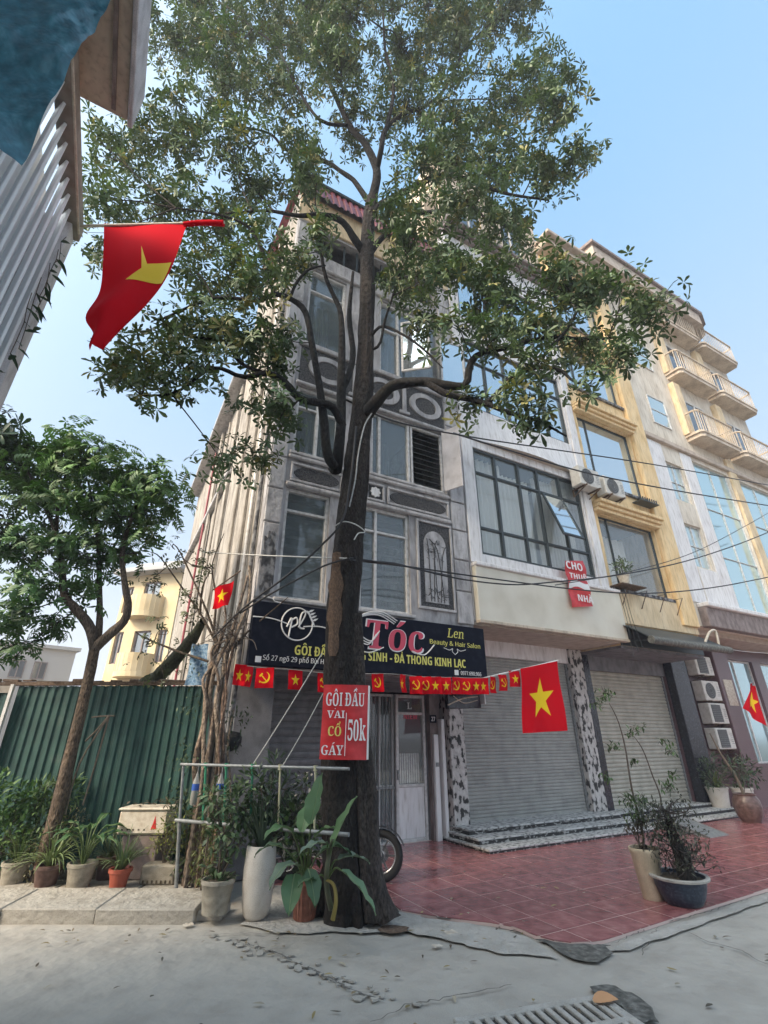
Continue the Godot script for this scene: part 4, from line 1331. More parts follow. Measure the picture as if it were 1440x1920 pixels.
	for k in 3:
		var y := 0.085 * (k + 1) + 0.01
		var zf: float = -7.12 - k * 0.34
		var t := B.new()
		t.bb(5.80 + k * 0.07, x2, y - 0.03, y, ZG - 0.3, zf + 0.012, 0.006)
		part("step_tread", t, M.step_top, h)
		var r := B.new()
		r.bb(5.82 + k * 0.07, x2 - 0.01, 0.0, y - 0.031, ZG - 0.29, zf, 0.004)
		part("step_riser", r, M.step_front, h)

func yellow_house() -> void:
	var h := thing("yellow_house", "yellow painted house with tall mirror windows, a grey awning and a cream shutter", "house", Vector3(11.7, 0, -8.5))
	var x0 := 10.10
	var x1 := 13.36
	var z := ZU
	var rows := [[4.98, 6.98], [7.94, 10.2], [11.25, 13.0], [14.0, 15.9]]
	var holes := []
	for r in rows:
		holes.append([10.26, 12.62, r[0], r[1]])
	var b := B.new()
	b.wall(x0, x1, 3.6, 17.4, z - 0.25, z, holes)
	part("front_wall", b, M.yellow, h)
	shell(h, x0, x1, 3.6, 17.4, z - 0.25, -16.0, M.pale_yellow, [3.7, 7.4, 10.7, 13.5])
	for i in 4:
		var r: Array = rows[i]
		var w := window(h, 10.26, 12.62, r[0], r[1], z - 0.13, M.dark_frame, M.mirror_glass if i else M.glass, [0.2], [], 0.035, 0.06)
		if i == 0:
			var c := B.new()
			c.grid(func(s: float, t: float): return Vector3(lerpf(10.8, 12.4, s), lerpf(5.1, 6.9, t), z - 0.9 + 0.05 * sin(s * 40.0)), 40, 2)
			part("curtain", c, M.curtain, w)
		# stepped hood over the window, running into the right edge
		for k in 3:
			var q := B.new()
			q.bb(x0 + 0.02, 12.72 + k * 0.02, r[1] + 0.02 + k * 0.10, r[1] + 0.115 + k * 0.10, z + 0.001, z + 0.16 + k * 0.07, 0.012)
			part("window_hood", q, M.yellow, h)
		var s := B.new()
		s.bb(x0 + 0.05, 12.66, r[0] - 0.09, r[0] - 0.002, z + 0.001, z + 0.07, 0.01)
		part("sill", s, M.soot, h)
	var e := B.new()
	e.bb(12.68, x1 - 0.003, 4.3, 16.2, z + 0.001, z + 0.13, 0.015)
	part("edge_pilaster", e, M.yellow, h)
	var lo := B.new()
	lo.bb(x0 + 0.003, x1 - 0.002, 4.12, 4.9, z + 0.001, z + 0.05, 0.01)
	part("lower_band", lo, M.pale_yellow, h)
	var cn := B.new()
	cn.bb(x0 - 0.1, x1 + 0.15, 17.0, 17.14, z - 0.3, z + 0.5, 0.02)
	cn.bb(x0 - 0.12, x1 + 0.2, 17.4, 17.55, z - 2.0, z + 0.62, 0.02)
	cn.bb(x0 - 0.05, x1 + 0.1, 17.14, 17.4, z - 0.3, z + 0.42, 0.01)
	part("roof_cornice", cn, M.soffit, h)
	# ground floor
	var g := B.new()
	g.bb(x0 + 0.0, x1, 3.2, 3.6, ZG - 0.22, ZG)
	g.bb(x0, x0 + 0.1, 0, 3.6, -16, ZG - 0.25)
	g.bb(x1 - 0.1, x1, 0, 3.6, -16, ZG - 0.25)
	g.bb(x0 + 0.1, x1 - 0.1, 0, 3.2, ZG - 0.5, ZG - 0.4)
	part("ground_floor_wall", g, M.dark_wall, h)
	var sf := B.new()
	sf.bb(x0, x1, 3.54, 3.6, ZG, z)
	part("overhang_soffit", sf, M.dark_wall, h)
	for q in [[10.08, 10.3]]:
		var c := B.new()
		c.bb(q[0], q[1], 0, 3.54, ZG - 0.25, ZG + 0.04, 0.01)
		part("dark_column", c, M.black_stone, h)
	roller(h, 10.34, 13.30, 0.30, 3.2, ZG - 0.12, 0.085, 0.03, M.shutter_cream)
	for k in 3:
		var y := 0.08 * (k + 1) + 0.01
		var zf: float = -7.25 - k * 0.34
		var t := B.new()
		t.bb(10.0 + k * 0.02, 13.9, y - 0.03, y, ZG - 0.3, zf + 0.012, 0.006)
		part("step_tread", t, M.step_top, h)
		var r := B.new()
		r.bb(10.02 + k * 0.02, 13.89, 0.0, y - 0.031, ZG - 0.29, zf, 0.004)
		part("step_riser", r, M.black_stone, h)
	# awning: sloping dark sheet with a thick rounded front lip
	var a := B.new()
	a.grid(func(s: float, t: float): return Vector3(lerpf(10.12, 13.15, s), 4.10 - 0.34 * t - 0.1 * t * t, z + 0.02 + 0.72 * t), 20, 8)
	a.grid(func(s: float, t: float): return Vector3(lerpf(13.15, 10.12, s), 4.08 - 0.34 * t - 0.1 * t * t, z + 0.02 + 0.70 * t), 20, 8)
	var ao := part("awning", a, M.dark_frame, h)
	var ab := B.new()
	ab.bb(x0 + 0.004, x1 - 0.004, 3.602, 4.06, z + 0.001, z + 0.03)
	part("backing", ab, M.dark_frame, ao)
	var l := B.new()
	l.tube([Vector3(10.12, 3.62, z + 0.74), Vector3(11.6, 3.61, z + 0.75), Vector3(13.17, 3.62, z + 0.74)], 0.085, 14)
	part("awning_lip", l, M.wet, ao)
	for k in 3:
		var q := B.new()
		q.bar(Vector3(10.5 + k * 1.2, 3.75, z + 0.003), Vector3(10.5 + k * 1.2, 3.66, z + 0.7), 0.03, 0.03, Vector3.RIGHT)
		part("awning_arm", q, M.dark_frame, ao)
	# brackets under the first floor sill
	for k in 4:
		var q := B.new()
		var xx := 10.4 + k * 0.72
		q.tube([Vector3(xx, 4.95, z + 0.06), Vector3(xx, 4.95, z + 0.3), Vector3(xx, 4.55, z + 0.06)], 0.012, 5)
		part("bracket", q, M.rust, h)
	var rk := B.new()
	rk.bb(11.9, 12.7, 7.66, 7.69, z + 0.02, z + 0.30)
	for k in 8:
		rk.bb(11.92 + k * 0.1, 11.94 + k * 0.1, 7.69, 7.80, z + 0.26, z + 0.29)
	part("empty_rack", rk, M.dark_frame, h)

func balcony(h: Node, x0: float, x1: float, y: float, z: float) -> void:
	var d := 0.55
	var p := PackedVector2Array([Vector2(x0, 0), Vector2(x0 + 0.02, -d * 0.85), Vector2(x0 + 0.15, -d), Vector2(x1 - 0.15, -d), Vector2(x1 - 0.02, -d * 0.85), Vector2(x1, 0)])
	var b := B.new()
	var tf := Transform3D(Basis(Vector3.RIGHT, -PI / 2), Vector3(0, y, z))
	b.plate(p, tf, 0.14)
	var q := PackedVector2Array()
	var c := Vector2((x0 + x1) / 2, 0)
	for v in p:
		q.append(Vector2(v.x + (0.07 if v.x > c.x else -0.07), v.y * 1.06))
	b.plate(q, Transform3D(tf.basis, Vector3(0, y + 0.141, z)), 0.08)
	var o := part("balcony", b, M.beige, h)
	var w := B.new()
	for k in p.size() - 1:
		var a := p[k]
		var e := p[k + 1]
		var A := Vector3(a.x, y + 0.222, z - a.y)
		var E := Vector3(e.x, y + 0.222, z - e.y)
		w.bar(A + Vector3(0, 0.85, 0), E + Vector3(0, 0.85, 0), 0.06, 0.05, Vector3.UP)
		var n := maxi(1, int(A.distance_to(E) / 0.16))
		for i in n:
			var m := A.lerp(E, float(i) / n)
			w.bar(m, m + Vector3(0, 0.83, 0), 0.022, 0.022)
	part("railing", w, M.beige, o)

func apartment_house() -> void:
	var h := thing("apartment_block", "cream apartment block with jutting balconies and a tall teal glass front", "building", Vector3(18, 0, -9))
	var x0 := 13.40
	var x1 := 18.4
	var z := ZU
	var b := B.new()
	b.wall(x0, x1 + 3.2, 4.4, 17.5, z - 0.25, z, [[16.0, 18.2, 5.1, 10.3], [18.75, 21.4, 5.1, 10.3], [14.3, 15.2, 6.2, 7.6], [14.3, 15.2, 8.4, 9.8]])
	part("front_wall", b, M.apartment, h)
	shell(h, x0, x1 + 3.2, 4.4, 17.5, z - 0.25, -20.0, M.beige, [4.5, 7.8, 10.6, 13.2, 15.8])
	# setback storeys stepping down to the right
	for q in [[16.0, 18.2], [18.75, 21.4]]:
		window(h, q[0], q[1], 5.1, 10.3, z - 0.1, M.white_frame, M.teal_glass, [0.5], [0.33, 0.66], 0.025, 0.07, "glass_front")
	for y in [6.2, 8.4]:
		window(h, 14.3, 15.2, y, y + 1.4, z - 0.1, M.white_frame, M.pale_glass, [0.5], [0.5], 0.03, 0.06)
	var gp := B.new()
	gp.bb(18.25, 18.7, 4.5, 11, z + 0.001, z + 0.10, 0.01)
	part("pier", gp, M.pale_yellow, h)
	var bd := B.new()
	bd.bb(x0 + 0.01, x1 + 3.2, 10.45, 10.62, z + 0.001, z + 0.12, 0.015)
	part("string_course", bd, M.soffit, h)
	# upper storeys: wall panels, balcony doors, balconies
	for row in 3:
		var y: float = [11.1, 13.92, 16.5][row]
		for col in 2:
			var xa: float = [16.15, 18.9][col]
			var xb: float = [18.6, 21.55][col]
			balcony(h, xa, xb, y, z + 0.001)
			var d := window(h, xa + 0.6, xa + 1.9, y + 0.23, minf(y + 2.05, 17.4), z + 0.03, M.white_frame, M.dark_glass, [0.5], [0.2], 0.06, 0.055, "balcony_door")
			var pn := B.new()
			pn.bb(xa - 0.12, xa + 0.30, y + 0.23, minf(y + 2.55, 17.45), z + 0.001, z + 0.2, 0.015)
			part("balcony_pier", pn, M.pale_yellow, h)
	for y in [11.3, 13.9]:
		window(h, 14.3, 15.3, y, y + 1.2, z + 0.02, M.white_frame, M.pale_glass, [], [0.5], 0.04, 0.04)
	# roof eave, deep with a turned-back corner
	var ev := PackedVector2Array([Vector2(11.95, 0.9), Vector2(12.2, -0.75), Vector2(18.9, -0.75), Vector2(19.6, -0.5), Vector2(20.0, 0.3), Vector2(20.0, 8), Vector2(11.95, 8)])
	var e := B.new()
	var tf := Transform3D(Basis(Vector3.RIGHT, -PI / 2), Vector3(0, 17.5, z))
	e.plate(ev, tf, 0.55)
	var eo := part("roof_eave", e, M.soffit, h)
	var ed := B.new()
	var e2 := PackedVector2Array()
	for v in ev:
		e2.append(Vector2(v.x + (0.1 if v.x > 16 else -0.1), v.y - (0.1 if v.y < 1 else 0.0)))
	ed.plate(e2, Transform3D(tf.basis, Vector3(0, 18.051, z)), 0.12)
	part("eave_edge", ed, M.brown_wall, eo)
	# ground floor: canopy, granite, teal shop glass
	var c := B.new()
	c.bb(x0, x1 + 3.2, 4.25, 4.40, ZG - 0.2, z - 0.25)
	part("canopy_soffit", c, M.soffit, h)
	var ce := B.new()
	ce.bb(x0 + 0.3, x1 + 3.2, 4.90, 5.02, z + 0.001, z + 0.32, 0.02)
	part("canopy_edge", ce, M.white, h)
	var cf := B.new()
	cf.bb(x0 + 0.31, x1 + 3.19, 4.36, 4.90, z + 0.001, z + 0.22, 0.02)
	part("canopy_fascia", cf, M.brown_wall, h)
	for k in 3:
		var wp := B.new()
		wp.bb(13.46 + [0.0, 1.82, 0.86][k], 13.46 + [0.80, 2.46, 1.80][k], 5.06, 10.40 if k < 2 else 6.16, z + 0.001, z + 0.03 + 0.002 * k, 0.008)
		part("white_panel", wp, M.white, h)
	var g := B.new()
	g.wall(13.34, 21.6, 0, 4.25, ZG - 0.3, ZG, [[16.2, 18.2, 1.0, 3.9], [18.7, 21.3, 1.0, 3.9]])
	part("granite_wall", g, M.granite, h)
	for q in [[16.2, 18.2], [18.7, 21.3]]:
		window(h, q[0], q[1], 1.0, 3.9, ZG - 0.12, M.white_frame, M.teal_glass, [0.5], [], 0.05, 0.07, "shop_window")
	var bk := B.new()
	bk.bb(13.37, 14.05, 0, 4.0, ZG + 0.001, ZG + 0.24, 0.015)
	part("black_pier", bk, M.black_stone, h)
	var gr := B.new()
	gr.bb(15.35, 16.1, 0, 4.2, ZG + 0.001, ZG + 0.35, 0.015)
	part("granite_pier", gr, M.granite, h)
	var nt := B.new()
	nt.bb(15.5, 15.95, 2.5, 3.2, ZG + 0.352, ZG + 0.362)
	part("paper_notice", nt, M.foam_box, h)
	var gb := B.new()
	gb.bb(13.4, 21.5, 0, 4.25, -20, ZG - 0.7)
	part("ground_floor_core", gb, M.interior, h)

func left_house() -> void:
	var h := thing("balcony_house", "house at the left edge with white vertical louvres, a blue sheet and a beige overhang", "house", Vector3(-5, 0, 0))
	var x := -1.6
	var b := B.new()
	b.bb(-9, x, 0, 4.55, -5.5, 7.5)
	part("lower_wall", b, M.post, h)
	var c := B.new()
	c.bb(-9, x - 0.34, 4.55, 7.8, -5.2, 7.5)
	part("inner_wall", c, M.slat, h)
	var p := B.new()
	p.bb(x - 1.0, x, 4.551, 7.55, -5.5, -5.22, 0.01)
	part("corner_pier", p, M.plaster, h)
	var p2 := B.new()
	p2.bb(x - 1.0, x, 4.551, 7.55, 6.8, 7.5, 0.01)
	part("corner_pier", p2, M.plaster, h)
	var sl := B.new()
	sl.bb(x - 0.9, x + 0.02, 4.552, 4.64, -5.2, 6.8, 0.01)
	part("sill", sl, M.plaster, h)
	var bm := B.new()
	bm.bb(x - 0.12, x + 0.06, 7.56, 7.80, -5.5, 7.5, 0.012)
	part("top_beam", bm, M.post, h)
	for k in 34:
		var s := B.new()
		s.box(Vector3(x - 0.06, 6.10, -5.10 + k * 0.205), Vector3(0.03, 2.90, 0.165), Basis(Vector3.UP, 0.55), 0.006)
		part("louvre_slat", s, M.slat, h)
	var rod := B.new()
	rod.tube([Vector3(x + 0.075, 7.50, -5.3), Vector3(x + 0.075, 7.50, 7.2)], 0.014, 6)
	part("curtain_rod", rod, M.foam_box, h)
	# overhanging slab
	var o := B.new()
	o.bb(-9, -1.1, 7.85, 8.00, -3.867, 7.6, 0.01)
	o.bb(-9, x + 0.04, 7.80, 7.85, -3.867 + 0.1, 7.5)
	var oo := part("overhang_slab", o, M.beige, h)
	var fs := B.new()
	fs.bb(-1.1 + 0.001, -1.1 + 0.05, 7.80, 8.45, -3.867 - 0.03, 7.62, 0.01)
	part("fascia", fs, M.plaster, oo)
	var dr := B.new()
	dr.bb(-1.1 - 0.16, -1.1 - 0.12, 7.825, 7.849, -3.867 + 0.06, 7.4)
	part("drip_groove", dr, M.brown_wall, oo)
	# blue sheet hung outside the louvres, creased, across the balcony
	var t := B.new()
	var f := noise(0.9, 44, 4)
	t.grid(func(s: float, u: float):
		var xx := lerpf(-1.58, -0.892, s)
		return Vector3(xx, lerpf(4.194 + 0.03 * sin(xx * 5.0), 7.78, u), -2.0 + f.get_noise_2d(xx * 1.5, u * 5.0) * 0.10), 60, 50)
	part("blue_sheet", t, M.tarp, h)
	# creeper on the louvres
	var cr := B.new()
	var st := B.new()
	for k in 5:
		var pts := []
		var q := Vector3(x + 0.05, 7.1 - k * 0.3, -5.05 + k * 0.06)
		for m in 5:
			pts.append(q)
			q += Vector3(R(-0.01, 0.03), R(-0.28, -0.12), R(-0.06, 0.10))
			cr.col = Color(0.03, 0.07, 0.025) * R(0.7, 1.3)
			cr.leaf(q, Vector3(0.5, R(-1, 0.1), R(-1, 1)), Vector3.UP, R(0.12, 0.2), 0.05, 0.5)
		st.tube(pts, 0.004, 4)
	var creeper := thing("creeper", "thin creeper hanging down the white louvres at left", "plant", Vector3(x + 0.1, 5, -5.2))
	part("stem", st, M.dry_twig, creeper)
	part("foliage", cr, M.leaf_dull, creeper, "stuff")

func far_houses() -> void:
	# yellow house with arched balconies beyond the fence
	var h := local_thing("villa", "sunlit yellow villa with balconies, beyond the green fence", "house", Vector3(-0.35, 0, -28.6), -0.75)
	var b := B.new()
	b.wall(0.0, 3.5, 0, 9.6, -0.3, 0.0, [[0.15, 0.65, 5.0, 6.6], [1.3, 2.3, 4.6, 6.6], [0.15, 0.65, 7.6, 9.0], [1.3, 2.3, 7.6, 9.2], [2.75, 3.25, 5.0, 6.6]])
	part("front_wall", b, M.far_yellow, h)
	var s := B.new()
	s.bb(0.0, 3.5, 0, 9.6, -8, -0.9)
	part("body", s, M.far_yellow, h)
	for y in [4.3, 7.2]:
		var c := B.new()
		var p := PackedVector2Array()
		for k in 13:
			var a := PI * k / 12
			p.append(Vector2(1.8 + cos(a) * 0.95, -sin(a) * 0.9))
		c.plate(p, Transform3D(Basis(Vector3.RIGHT, -PI / 2), Vector3(0, y, 0.001)), 0.25)
		var o := part("balcony", c, M.far_yellow, h)
		var w := B.new()
		for k in 12:
			var a := PI * (k + 0.5) / 12
			var q := Vector3(1.8 + cos(a) * 0.9, y + 0.68, sin(a) * 0.85 + 0.02)
			w.box(q, Vector3(0.05, 0.85, 0.30), Basis(Vector3.UP, PI / 2 - a + PI / 2))
		part("parapet", w, M.far_yellow, o)
	for q in [[0.15, 0.65, 5.0, 6.6], [1.3, 2.3, 4.6, 6.6], [0.15, 0.65, 7.6, 9.0], [1.3, 2.3, 7.6, 9.2], [2.75, 3.25, 5.0, 6.6]]:
		window(h, q[0], q[1], q[2], q[3], -0.15, M.brown_wall, M.dark_glass, [0.5], [], 0.07, 0.1)
	var r := B.new()
	r.bb(-0.35, 3.85, 9.6, 9.85, -8.4, 0.7, 0.03)
	r.bb(0.0, 3.5, 9.85, 10.5, -8.0, -0.5, 0.03)
	part("roof_slab", r, M.far_grey, h)
	for q in [[-8.5, -33.0, 5.2, 3.2, "small far house with a red tin roof above the fence at left", 0], [-4.4, -36.0, 6.6, 4.5, "grey flat-roofed far block between the slim trees", 1]]:
		var o := local_thing("far_house", q[4], "house", Vector3(q[0], 0, q[1]), 0.3)
		var w := B.new()
		w.bb(-q[3] / 2, q[3] / 2, 0, q[2], -4, 0)
		part("wall", w, M.far_grey if q[5] else M.beige, o)
		var f := B.new()
		if q[5] == 0:
			f.plate(PackedVector2Array([Vector2(-q[3] / 2 - 0.3, q[2]), Vector2(q[3] / 2 + 0.3, q[2]), Vector2(q[3] / 2 + 0.2, q[2] + 0.15), Vector2(0, q[2] + 0.9), Vector2(-q[3] / 2 - 0.2, q[2] + 0.15)]), Transform3D(Basis(), Vector3(0, 0.001, -4.3)), 4.6)
		else:
			f.bb(-q[3] / 2 - 0.2, q[3] / 2 + 0.2, q[2], q[2] + 0.2, -4.2, 0.2)
		part("roof", f, M.far_red if q[5] == 0 else M.far_grey, o)
		for k in 2:
			window(o, -0.9 + k * 1.1, -0.2 + k * 1.1, q[2] - 1.8, q[2] - 0.8, 0.02, M.brown_wall, M.dark_glass, [0.5], [], 0.06, 0.06)

# ---------------------------------------------------------------- green sheet fence
func fence() -> void:
	var fo := thing("corrugated_fence", "tall green corrugated sheet fence closing the plot on the left", "fence", K(-5, 7.75))
	var bs := Basis(RT, Vector3.UP, -HD)
	var pitch := 0.125
	var x := -2.62
	for i in 5:
		var w := 1.0
		var b := B.new()
		var fz := 7.75 - 0.012 * (i % 2)
		if i >= 3: fz -= 0.10
		var top := 2.42 + 0.01 * sin(i * 3.0)
		if i >= 3: top = 2.36
		var n := 8
		for k in n:
			var xa := x - k * pitch
			var pr := [Vector2(0, 0), Vector2(-0.045, 0), Vector2(-0.062, 0.026), Vector2(-0.108, 0.026), Vector2(-0.125, 0)]
			for m in 4 if k < n - 1 else 5:
				if m == 4: pr.append(Vector2(-0.15, -0.004))
				var l0: float = xa + pr[m].x
				var l1: float = xa + pr[m + 1].x
				b.quad(K(l1, fz - pr[m + 1].y, 0.1), K(l0, fz - pr[m].y, 0.1), K(l0, fz - pr[m].y, top + R(-0.008, 0.008)), K(l1, fz - pr[m + 1].y, top))
		part("metal_sheet", b, M.green_metal, fo)
		x -= w
	var pst := B.new()
	pst.box(K(-5.63, 7.60, 1.25), Vector3(0.045, 2.36, 0.045), bs)
	part("post", pst, M.white_frame, fo)
	for i in 3:
		var b := B.new()
		b.box(K(-2.8 - i * 1.9, 7.80, 1.25), Vector3(0.06, 2.3, 0.06), bs)
		part("post", b, M.rust, fo)
	var rl := B.new()
	rl.box(K(-5.2, 7.735, 2.45), Vector3(5.4, 0.05, 0.10), bs * Basis(Vector3.BACK, 0.004))
	part("top_rail", rl, M.rust, fo)
	var wr := B.new()
	wr.box(K(-6.75, 7.60, 2.36), Vector3(2.2, 0.10, 0.03), bs)
	part("top_trim", wr, M.post, fo)
	for k in 18:
		var b := B.new()
		b.box(K(-2.8 - k * 0.27, 7.74, 2.48) + Vector3(0, R(0, 0.02), 0), Vector3(R(0.1, 0.3), R(0.015, 0.05), R(0.05, 0.14)), bs * Basis.from_euler(Vector3(R(-0.2, 0.2), R(-0.4, 0.4), R(-0.1, 0.1))))
		part("scrap_on_top", b, M.rust if k % 3 else M.soil, fo)
	for k in 8:
		var b := B.new()
		b.box(K(-6.05 + k * 0.055, 7.60, 1.70 + 0.02 * sin(k * 2.0)), Vector3(0.03, 0.22, 0.004), bs)
		if k % 3 != 2:
			part("pale_scuff", b, M.plaster, fo)

# ---------------------------------------------------------------- trees
# a stem with uneven thickness and bark colours in its vertices
func bark_tube(pts: Array, rad: Array, sides: int, sd: int, flute := 0.0, base := Color(0.075, 0.06, 0.05), rough := 0.10) -> B:
	var b := B.new()
	var f := noise(2.2, sd, 4)
	var k := pts.size()
	var x := Vector3(0.9, 0.05, 0.43)
	var ps := []
	var cs := []
	for i in k:
		var d: Vector3 = (pts[mini(i + 1, k - 1)] - pts[maxi(i - 1, 0)]).normalized()
		if absf(x.dot(d)) > 0.95: x = Vector3(0.1, 0.9, 0.3)
		x = (x - d * x.dot(d)).normalized()
		var y := d.cross(x)
		var row := PackedVector3Array()
		var crow := []
		for j in sides + 1:
			var a := TAU * (j % sides) / sides
			var m := x * cos(a) + y * sin(a)
			var r: float = rad[i]
			var q: Vector3 = pts[i] + m * r
			var nn := f.get_noise_3d(q.x * 1.6 + cos(a), q.y * 0.35, q.z * 1.6 + sin(a))
			var n2 := f.get_noise_3d(cos(a) * 3.0, q.y * 1.3 + sd, sin(a) * 3.0)
			r *= 1.0 + rough * nn * 1.6 + rough * 0.6 * n2
			if flute > 0.0:
				var h: float = clampf(1.0 - (q.y - 0.0) / flute, 0.0, 1.0)
				r *= 1.0 + h * h * (0.04 + 0.10 * sin(a * 5.0 + 1.0 + f.get_noise_1d(q.y) * 2.0) + 0.07 * sin(a * 9.0))
			row.append(pts[i] + m * r)
			var t := f.get_noise_3d(q.x * 2.0, q.y * 0.8, q.z * 2.0 + 9.0)
			var cc := base * (0.75 + 0.9 * clampf(t + 0.3, 0.0, 1.0))
			cc = cc.lerp(Color(0.14, 0.13, 0.11) * clampf(base.r * 14.0, 0.3, 1.0), clampf((n2 - 0.15) * 1.6, 0.0, 0.45))
			cc.a = 1.0
			crow.append(cc)
		ps.append(row)
		cs.append(crow)
	var ns := []
	for i in k:
		var row := PackedVector3Array()
		for j in sides + 1:
			var jj := j % sides
			var du: Vector3 = ps[i][(jj + 1) % sides] - ps[i][(jj + sides - 1) % sides]
			var dv: Vector3 = ps[mini(i + 1, k - 1)][jj] - ps[maxi(i - 1, 0)][jj]
			row.append(du.cross(dv).normalized())
		ns.append(row)
	for i in k - 1:
		for j in sides:
			var n0 := b.c.size()
			b.squad(ps[i][j], ps[i][j + 1], ps[i + 1][j + 1], ps[i + 1][j], ns[i][j], ns[i][j + 1], ns[i + 1][j + 1], ns[i + 1][j])
			var c0: Color = cs[i][j]; var c1: Color = cs[i][j + 1]; var c2: Color = cs[i + 1][j + 1]; var c3: Color = cs[i + 1][j]
			b.c[n0] = c0; b.c[n0 + 1] = c2; b.c[n0 + 2] = c1
			b.c[n0 + 3] = c0; b.c[n0 + 4] = c3; b.c[n0 + 5] = c2
	return b

func rosette(sd: int, n: int, len: float, wid: float, lift: float) -> ArrayMesh:   # whorl of leaves round a twig end
	var g := RandomNumberGenerator.new()
	g.seed = sd
	var b := B.new()
	for k in n:
		var a := TAU * k / n + g.randf_range(-0.3, 0.3)
		var d := Vector3(cos(a), lift + g.randf_range(-0.25, 0.3), sin(a)).normalized()
		var s := g.randf_range(0.55, 1.25)
		var q := g.randf_range(0.75, 1.2)
		b.col = Color(q, q * g.randf_range(0.92, 1.1), q * 0.95)
		b.leaf(d * 0.012, d, Vector3.UP, len * s, wid * g.randf_range(0.85, 1.2), g.randf_range(0.1, 0.9), 3, 0.2, true)
	return b.mesh()

func frond(sd: int, pairs: int, len: float, leaflet: float) -> ArrayMesh:   # pinnate leaf
	var g := RandomNumberGenerator.new()
	g.seed = sd
	var b := B.new()
	var p := Vector3.ZERO
	var d := Vector3(0.25, 0.45, 1).normalized()
	for k in pairs:
		p += d * len / pairs
		d = (d + Vector3.DOWN * 0.16).normalized()
		for s in [-1.0, 1.0]:
			var q := g.randf_range(0.75, 1.25)
			b.col = Color(q, q, q * 0.9)
			var dir: Vector3 = (d * 0.55 + Vector3(d.z, 0.1, -d.x).normalized() * s + Vector3(0, -0.25, 0)).normalized()
			b.leaf(p, dir, Vector3.UP, leaflet * g.randf_range(0.7, 1.1), leaflet * 0.38, 0.6, 2, 0.2)
	b.leaf(p, d, Vector3.UP, leaflet, leaflet * 0.3, 0.5, 2, 0.2)
	return b.mesh()

func scatter(called: String, root: Node3D, mesh: ArrayMesh, mat: Material, spots: Array, cols: Array) -> void:
	var mm := MultiMesh.new()
	mm.transform_format = MultiMesh.TRANSFORM_3D
	mm.use_colors = true
	mm.mesh = mesh
	mm.instance_count = spots.size()
	for i in spots.size():
		var t: Transform3D = spots[i]
		t.origin -= root.position
		mm.set_instance_transform(i, t)
		mm.set_instance_color(i, cols[i])
	var o := MultiMeshInstance3D.new()
	o.name = called
	o.multimesh = mm
	o.material_override = mat
	root.add_child(o, true)
	o.set_meta("kind", "stuff")

# foliage: every clump hangs on a twig from the nearest limb, sub-twigs end in whorls
func crown(root: Node3D, clumps: Array, skel: Array, meshes: Array, mat: Material, per_m2: float, tint: Callable, size: float, twig_mat: Material, spread := 1.0) -> void:
	var spots := []
	var cols := []
	for m in meshes:
		spots.append([])
		cols.append([])
	var tw := B.new()
	tw.col = Color(0.06, 0.05, 0.042)
	for cl in clumps:
		var c: Vector3 = cl[0]
		var rad: float = cl[1]
		var best: Vector3 = skel[0]
		for p in skel:
			if p.distance_squared_to(c) < best.distance_squared_to(c): best = p
		var mid := best.lerp(c, 0.55) + rdir() * rad * 0.15
		tw.tube(curve([best, mid, c + rdir() * rad * 0.1], 4), taper(clampf(0.016 * rad + 0.006, 0.008, 0.03), 0.006, 9), 5, false)
		var n := int(per_m2 * rad * rad * 3.1 / 6.0) + 2
		for k in n:
			var d := rdir()
			var s := c + d * Vector3(rad, rad * 0.85, rad) * pow(R(), 0.45) * spread
			var from := c.lerp(best, R(0.0, 0.5))
			if k % 2 == 0:
				tw.tube(curve([from, from.lerp(s, 0.5) + rdir() * 0.06, s], 3), taper(0.007, 0.003, 7), 4, false)
			var tone := R(0.65, 1.35)
			for m in rng.randi_range(4, 8):
				var p := s + rdir() * R(0.03, 0.34) * (0.6 + 0.4 * size)
				var up := (rdir() * 0.75 + Vector3(0, 0.75, 0) + (p - c).normalized() * 0.6).normalized()
				var x := up.cross(rdir()).normalized()
				var bs := Basis(x, up, x.cross(up)).scaled(Vector3.ONE * R(0.7, 1.2) * size)
				var w: int = rng.randi() % meshes.size()
				spots[w].append(Transform3D(bs, p))
				var t: Color = tint.call(p, tone * R(0.8, 1.2))
				cols[w].append(t)
	part("twigs", tw, twig_mat, root, "stuff")
	for i in meshes.size():
		scatter("foliage", root, meshes[i], mat, spots[i], cols[i])

func resample(pts: Array, rad: Array, step: float) -> Array:   # [points, radii] at even spacing
	var c := curve(pts, 8)
	var rr := []
	for i in pts.size() - 1:
		for j in 8:
			rr.append(lerpf(rad[i], rad[i + 1], j / 8.0))
	rr.append(rad[-1])
	var op := [c[0]]
	var orr := [rr[0]]
	for i in range(1, c.size()):
		if op[-1].distance_to(c[i]) >= step or i == c.size() - 1:
			op.append(c[i])
			orr.append(rr[i])
	return [op, orr]

